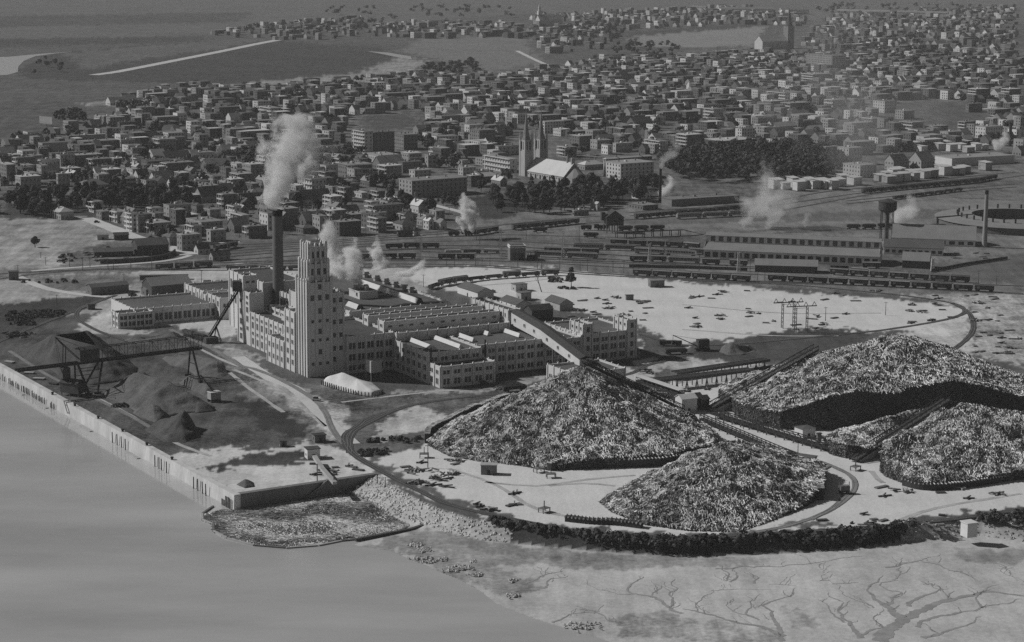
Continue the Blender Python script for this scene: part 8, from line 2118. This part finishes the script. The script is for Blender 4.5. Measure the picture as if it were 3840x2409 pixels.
tag(link_mesh('scrub', np_mesh('scrub', V, F, [M_LEAF], {'tone': tn})), 'low scrub and weeds in dark tufts about the rough ground', 'scrub', kind='stuff')

# ------------------------------------------------------------------ timber litter
for c, x0, y0, x1, y1, n, wh in (('z8', 380, 230, 860, 420, 15, 'left of the timber hut'), ('z8', 880, 440, 1420, 640, 9, 'above the shore track'), ('d3', 1250, 640, 2300, 760, 8, 'before the right edge heap'), ('d3', 900, 840, 1850, 930, 8, 'beside the shore track junction'),
                             ('c6', 1050, 130, 2250, 480, 26, 'behind the four storey block'), ('z6', 20, 530, 1400, 640, 16, 'below the front boxcars'), ('z6', 0, 660, 1300, 820, 20, 'on the white yard round the pylons'), ('z6', 1600, 560, 2350, 780, 30, 'in the rubble right of the loop track'), ('z6', 2050, 800, 2380, 1000, 18, 'behind the big cut heap'), ('d5', 300, 400, 800, 560, 9, 'on the quay by the log chute'),
                             ('d6', 750, 460, 1250, 640, 14, 'beside the left street'), ('c9', 60, 640, 1000, 820, 6, 'under the raised log tables'), ('z5', 950, 1080, 2200, 1400, 5, 'on the ground before the mill'), ('c8', 0, 130, 300, 200, 5, 'beside the left loop track'), ('d2', 1480, 960, 2200, 1040, 9, 'right of the machine shed')):
    pos = sorted([(random.uniform(x0, x1), random.uniform(y0, y1)) for _ in range(n)])
    cnt = {}
    for x, y in pos:
        k = random.choice(('plank', 'plank', 'log', 'heap')); cnt[k] = cnt.get(k, 0) + 1
        nm = {'plank': 'plank stack', 'log': 'pair of loose beams', 'heap': 'waste timber heap'}[k]
        debris(c, x, y, k, '%s %s from the left %s' % (ORD[min(19, cnt[k] - 1)], nm, wh), random.uniform(.5, .85))
# a few motor cars
for k, (c, x, y, lab) in enumerate((('d6', 940, 210, 'dark motor car driving down the pale street at left'), ('d6', 1500, 370, 'dark motor car parked at the corner of the pale street'), ('c8', 610, 650, 'dark motor car on the quay apron below the coal'), ('z5', 1010, 1205, 'dark motor car parked by the front annex of the mill'), ('d6', 1050, 935, 'pale motor car before the low timber house'), ('z4', 2235, 1320, 'pale motor car on the mill road'))):
    t = thing('motor_car', lab, 'car', P(c, x, y), random.uniform(-.8, .3)); b = MB(); b.box(-2.1, 2.1, -.8, .8, .45, 1.15, bottom=True); bd = b.build('body', [M_STEEL if k not in (4, 5) else M_PALEWOOD], t)
    b = MB(); b.add([(-1.6, -.75, 1.15), (.7, -.75, 1.15), (.7, .75, 1.15), (-1.6, .75, 1.15), (-1.4, -.7, 1.95), (.4, -.7, 1.95), (.4, .7, 1.95), (-1.4, .7, 1.95)], [(0, 1, 5, 4), (1, 2, 6, 5), (2, 3, 7, 6), (3, 0, 4, 7), (4, 5, 6, 7)]); b.build('cabin', [M_STEEL], bd)
    for wx in (-1.3, 1.3):
        for wy in (-.85, .7):
            b = MB(); b.tube((wx, wy, .4), (wx, wy + .15, .4), .4, n=10); b.build('wheel', [M_STEEL], t)

# ------------------------------------------------------------------ labels that single things out
LM = [('twin spired church', q('c3', 800, 1100)), ('tall smokestack', q('c1', 140, 120)), ('tallest apartment block', q('e3', 400, 300)), ('long school', q('e3', 1130, 880)), ('convent block', q('e4', 1250, 700)), ('dark grove', q('e5', 500, 700)), ('coaling tower', q('e4', 1090, 1300)), ('far white church', q('z3', 650, 290)), ('left billboard', q('e1', 525, 330)),
      ('far lumber stacks', q('e5', 1650, 800)), ('wide brick institute', q('e5', 200, 560)), ('pale trackside street', q('d6', 1200, 300)), ('roundhouse', q('d2', 2200, 600)), ('school garden', q('e3', 1300, 1070)), ('gabled railway houses', q('e3', 1150, 1330)), ('right edge chimney', q('e5', 2382, 470)), ('large far school', q('z3', 950, 440)), ('church garden', q('o', 1350, 475)), ('corner villa', q('d6', 590, 110)), ('pale tenement pair', q('e2', 900, 750)), ('white walled shed', q('e5', 1900, 680))]
def ordn(n):
    if n <= 20: return ORD[n - 1]
    tens = {2: 'twenty', 3: 'thirty', 4: 'forty', 5: 'fifty', 6: 'sixty'}[n // 10]
    return {20: 'twentieth', 30: 'thirtieth', 40: 'fortieth', 50: 'fiftieth'}[n] if n % 10 == 0 else tens + '-' + ORD[n % 10 - 1]
def single_out(items):
    keys = {}
    for o, d, (x, y) in items:
        n, (lx, ly) = min(LM, key=lambda l: math.hypot(l[1][0] - x, (l[1][1] - y) * 2))
        dx, dy = x - lx, (y - ly) * 2
        rel = ('right of' if dx > 0 else 'left of') if abs(dx) > abs(dy) * 1.0 else ('below' if dy > 0 else 'behind')
        keys.setdefault((d, rel, n), []).append((math.hypot(dx, dy), o))
    for (d, rel, n), L in keys.items():
        L.sort(key=lambda t: t[0])
        for i, (_, o) in enumerate(L):
            o['label'] = ('%s %s the %s' % (d, rel, n)) if len(L) == 1 else ('%s, %s nearest %s the %s' % (d, ordn(i + 1), rel, n) if i else '%s, nearest %s the %s' % (d, rel, n))
single_out(TOWN); single_out(TREES); single_out(LS)

# ------------------------------------------------------------------ smoke and steam
def plume(label, path, radii, dens, soft=.5, nscale=.12, lump=.35, alb=.97, fade=1.0, seed=0, name='smoke_plume'):
    """A puffy closed body along a path, filled with smoke that thins towards its edge and its upper end."""
    pts = smooth_line([np.asarray(p, float) for p in path], 2.5); n = len(pts)
    rad = np.interp(np.linspace(0, 1, n), np.linspace(0, 1, len(radii)), radii)
    o = pts[0].copy(); pts = pts - o
    d = np.gradient(pts, axis=0); d /= np.linalg.norm(d, axis=1)[:, None]
    m = 28; V = []; 
    for i in range(n):
        a_ = np.cross(d[i], [0, 1.0, .01]); a_ /= np.linalg.norm(a_); b_ = np.cross(d[i], a_)
        th = np.linspace(0, 2 * math.pi, m, endpoint=False)
        rr = rad[i] * 1.25 * (1 + lump * 2 * (fnoise(pts[i, 2] * .8 + seed * 31 + np.cos(th) * 14 + pts[i, 0] * .5, np.sin(th) * 14 + seed * 17 + pts[i, 2] * .6, 9, 3) - .5))
        V.append(pts[i] + np.cos(th)[:, None] * a_ * rr[:, None] + np.sin(th)[:, None] * b_ * rr[:, None])
    V = np.array(V).reshape(-1, 3); V = np.vstack([V, pts[0] - d[0] * .3, pts[-1] + d[-1] * rad[-1] * .5])
    ii = np.arange(n * m).reshape(n, m); F = np.stack([ii[:-1], np.roll(ii[:-1], -1, 1), np.roll(ii[1:], -1, 1), ii[1:]], -1).reshape(-1, 4)
    j = np.arange(m); F = np.vstack([F, np.column_stack([np.roll(ii[0], -1), ii[0], np.full(m, n * m), np.full(m, n * m)]), np.column_stack([ii[-1], np.roll(ii[-1], -1), np.full(m, n * m + 1), np.full(m, n * m + 1)])])
    dens = dens * (4.0 if dens > .03 else 1.0)
    vm, t, v = volume_mat('smoke', dens, alb, .0)
    tc = t.nodes.new('ShaderNodeTexCoord'); no = t.nodes.new('ShaderNodeTexNoise'); no.inputs['Scale'].default_value = nscale * 1.2; no.inputs['Detail'].default_value = 5; no.inputs['Roughness'].default_value = .62
    mp = t.nodes.new('ShaderNodeMapping'); mp.inputs['Location'].default_value = (seed * 7.3, seed * 3.1, 0); t.links.new(tc.outputs['Object'], mp.inputs['Vector']); t.links.new(mp.outputs[0], no.inputs['Vector'])
    sp = t.nodes.new('ShaderNodeSeparateXYZ'); t.links.new(tc.outputs['Object'], sp.inputs[0])
    zt_ = float(pts[:, 2].max())
    u = math_node(t, 'MULTIPLY', sp.outputs['Z'], 1.0 / max(zt_, 1), clamp=True)
    def curve(vals):
        lo_, hi_ = min(vals) - .01, max(vals) + .01
        fc_ = t.nodes.new('ShaderNodeFloatCurve'); cu = fc_.mapping.curves[0]; ks = np.linspace(0, 1, 9)
        zz_ = np.maximum.accumulate(pts[:, 2]) / max(zt_, 1) + np.arange(n) * 1e-6
        for j_, k_ in enumerate(ks):
            y_ = (float(np.interp(k_, zz_, vals)) - lo_) / (hi_ - lo_)
            if j_ == 0: cu.points[0].location = (0, y_)
            elif j_ == 8: cu.points[1 if len(cu.points) == 2 else len(cu.points) - 1].location = (1, y_)
            else: cu.points.new(k_, y_)
        fc_.mapping.update(); t.links.new(u, fc_.inputs['Value'])
        return math_node(t, 'MULTIPLY_ADD', fc_.outputs[0], hi_ - lo_, lo_)
    dx_ = math_node(t, 'SUBTRACT', sp.outputs['X'], curve(pts[:, 0])); dy_ = math_node(t, 'SUBTRACT', sp.outputs['Y'], curve(pts[:, 1]))
    r2_ = math_node(t, 'SQRT', math_node(t, 'ADD', math_node(t, 'MULTIPLY', dx_, dx_), math_node(t, 'MULTIPLY', dy_, dy_)))
    rad_ = math_node(t, 'DIVIDE', r2_, curve(rad))
    core = math_node(t, 'MULTIPLY_ADD', rad_, -.95, .95)
    tear = math_node(t, 'MULTIPLY_ADD', no.outputs['Fac'], 3.4, -1.7)
    top_ = math_node(t, 'MULTIPLY', math_node(t, 'MULTIPLY', u, u), -.55 * fade)
    k = math_node(t, 'MULTIPLY', math_node(t, 'ADD', math_node(t, 'ADD', core, tear), top_), 2.0, clamp=True)
    f = math_node(t, 'MULTIPLY_ADD', u, -.7 * fade, 1.0, clamp=True)
    t.links.new(math_node(t, 'MULTIPLY', math_node(t, 'MULTIPLY', k, f), dens), v.inputs['Density'])
    f4 = [tuple(x for i2, x in enumerate(f_) if i2 == 0 or x != f_[i2 - 1]) for f_ in F.tolist()]
    me = bpy.data.meshes.new(name); me.from_pydata(V.tolist(), [], f4); me.materials.append(vm); me.update()
    return tag(link_mesh(name, me, None, o), label, 'smoke' if name == 'smoke_plume' else 'steam', kind='stuff')
def up_path(base, c, pts, depth=0.0):
    """Points above the ground spot under base whose picture positions are given."""
    out = [np.asarray(base, float)]
    D = (out[0] - CPOS) @ fw
    for i, (x, y) in enumerate(pts):
        px, py = q(c, x, y); dd = D + depth * (i + 1)
        out.append(CPOS + (fw + rt * (px - CXP) / FPX - up * (py - CYP) / FPX) * dd)
    return out
plume('thick pale smoke rolling from the tall smokestack', up_path(STACK_TOP - [0, 0, 1], 'e2', [(1170, 1080), (1240, 940), (1300, 830), (1420, 700), (1400, 560), (1390, 420), (1420, 280)], 4), [2.4, 6, 9, 14, 19, 20, 19, 17], .10, .75, .075, .4, .97, .6, 1)
mt = lambda x, y, z: MO + eA * x - eB * y + np.array([0, 0, z])
plume('white steam rising beside the mill tower', up_path(mt(60, 112, 23.5), 'c1', [(650, 560), (640, 420), (610, 260), (600, 170), (640, 90)], 3), [1.5, 7, 9, 7, 6, 5, 3], .20, .7, .10, .4, .99, .8, 2, 'steam_plume')
plume('broad white steam over the fan house roof', up_path(mt(73, 90, 28), 'c1', [(800, 620), (790, 500), (800, 400), (830, 370)], 3), [1.5, 8, 10, 9, 5], .20, .75, .10, .42, .99, .6, 3, 'steam_plume')
plume('tall narrow steam jet above the roof vents', up_path(mt(102.6, 148, 25), 'z5', [(275, 370), (265, 290), (250, 230), (248, 160)], 3), [1.2, 4.5, 6, 5, 2], .22, .7, .12, .4, .99, .7, 4, 'steam_plume')
plume('small drifting steam over the right roof vents', up_path(mt(102.6, 122, 25), 'z5', [(470, 440), (450, 400), (520, 390), (590, 320)], 3), [1, 4.5, 7, 5, 2.5], .18, .6, .12, .45, .99, .9, 5, 'steam_plume')
plume('bright steam column from the locomotive by the church garden', up_path(P('c10', 610, 150, 5), 'e3', [(1560, 1180), (1540, 1090), (1530, 1020), (1510, 950)], 3), [1.2, 5, 8, 7, 3], .22, .8, .12, .35, .99, .6, 6, 'steam_plume')
plume('thin steam jet slanting left of the locomotive', up_path(P('c10', 520, 165, 4), 'e3', [(1470, 1310), (1440, 1270)], 2), [.6, 2.5, 3.5], .2, .8, .2, .35, .99, .6, 7, 'steam_plume')
plume('slanting smoke from the yard engines below the lumber stacks', up_path(P('d1', 1360, 300, 3), 'd1', [(1385, 230), (1450, 165), (1530, 90), (1600, -40), (1700, -150)], 6), [1.5, 6, 9, 14, 22, 24], .055, .8, .07, .4, .9, 1.0, 8)
plume('second slanting smoke from the yard engines', up_path(P('d1', 1640, 320, 3), 'd1', [(1660, 240), (1720, 150), (1800, 60), (1900, -40)], 6), [1.5, 5, 9, 14, 18], .04, .8, .07, .4, .9, 1.0, 9)
plume('small white steam puff at the end of the engine row', up_path(P('d1', 2090, 290, 3), 'd1', [(2110, 240), (2140, 180)], 3), [1, 4, 5], .18, .8, .14, .4, .98, .6, 10, 'steam_plume')
plume('pale smoke puff right of the water tower', up_path(P('d2', 980, 670, 4), 'd2', [(940, 600), (970, 520), (1020, 440), (1050, 390)], 3), [1, 6, 12, 14, 9], .09, .75, .09, .42, .97, .9, 11)
plume('smoke drifting from the thin black chimney by the warehouse', up_path(CH2, 'e4', [(1660, 600), (1740, 520), (1820, 440)], 6), [1.2, 4, 9, 12], .05, .75, .09, .4, .9, 1.0, 12)
plume('white steam below the thin black chimney', up_path(P('e4', 1640, 1010, 2), 'e4', [(1690, 900), (1770, 850)], 3), [2, 7, 6], .16, .7, .12, .42, .98, .7, 13, 'steam_plume')
plume('white steam beside the right edge chimney', up_path(P('e5', 2285, 590, 3), 'e5', [(2310, 530), (2350, 480)], 4), [3, 10, 8], .12, .7, .09, .42, .98, .7, 14, 'steam_plume')
plume('tall thin brown haze of smoke over the far right town', up_path(P('e5', 1150, 860, 3), 'e5', [(1180, 700), (1230, 540), (1150, 330), (1050, 120), (950, -100)], 14), [20, 45, 70, 95, 110, 90], .0040, .9, .015, .3, .88, .7, 15)
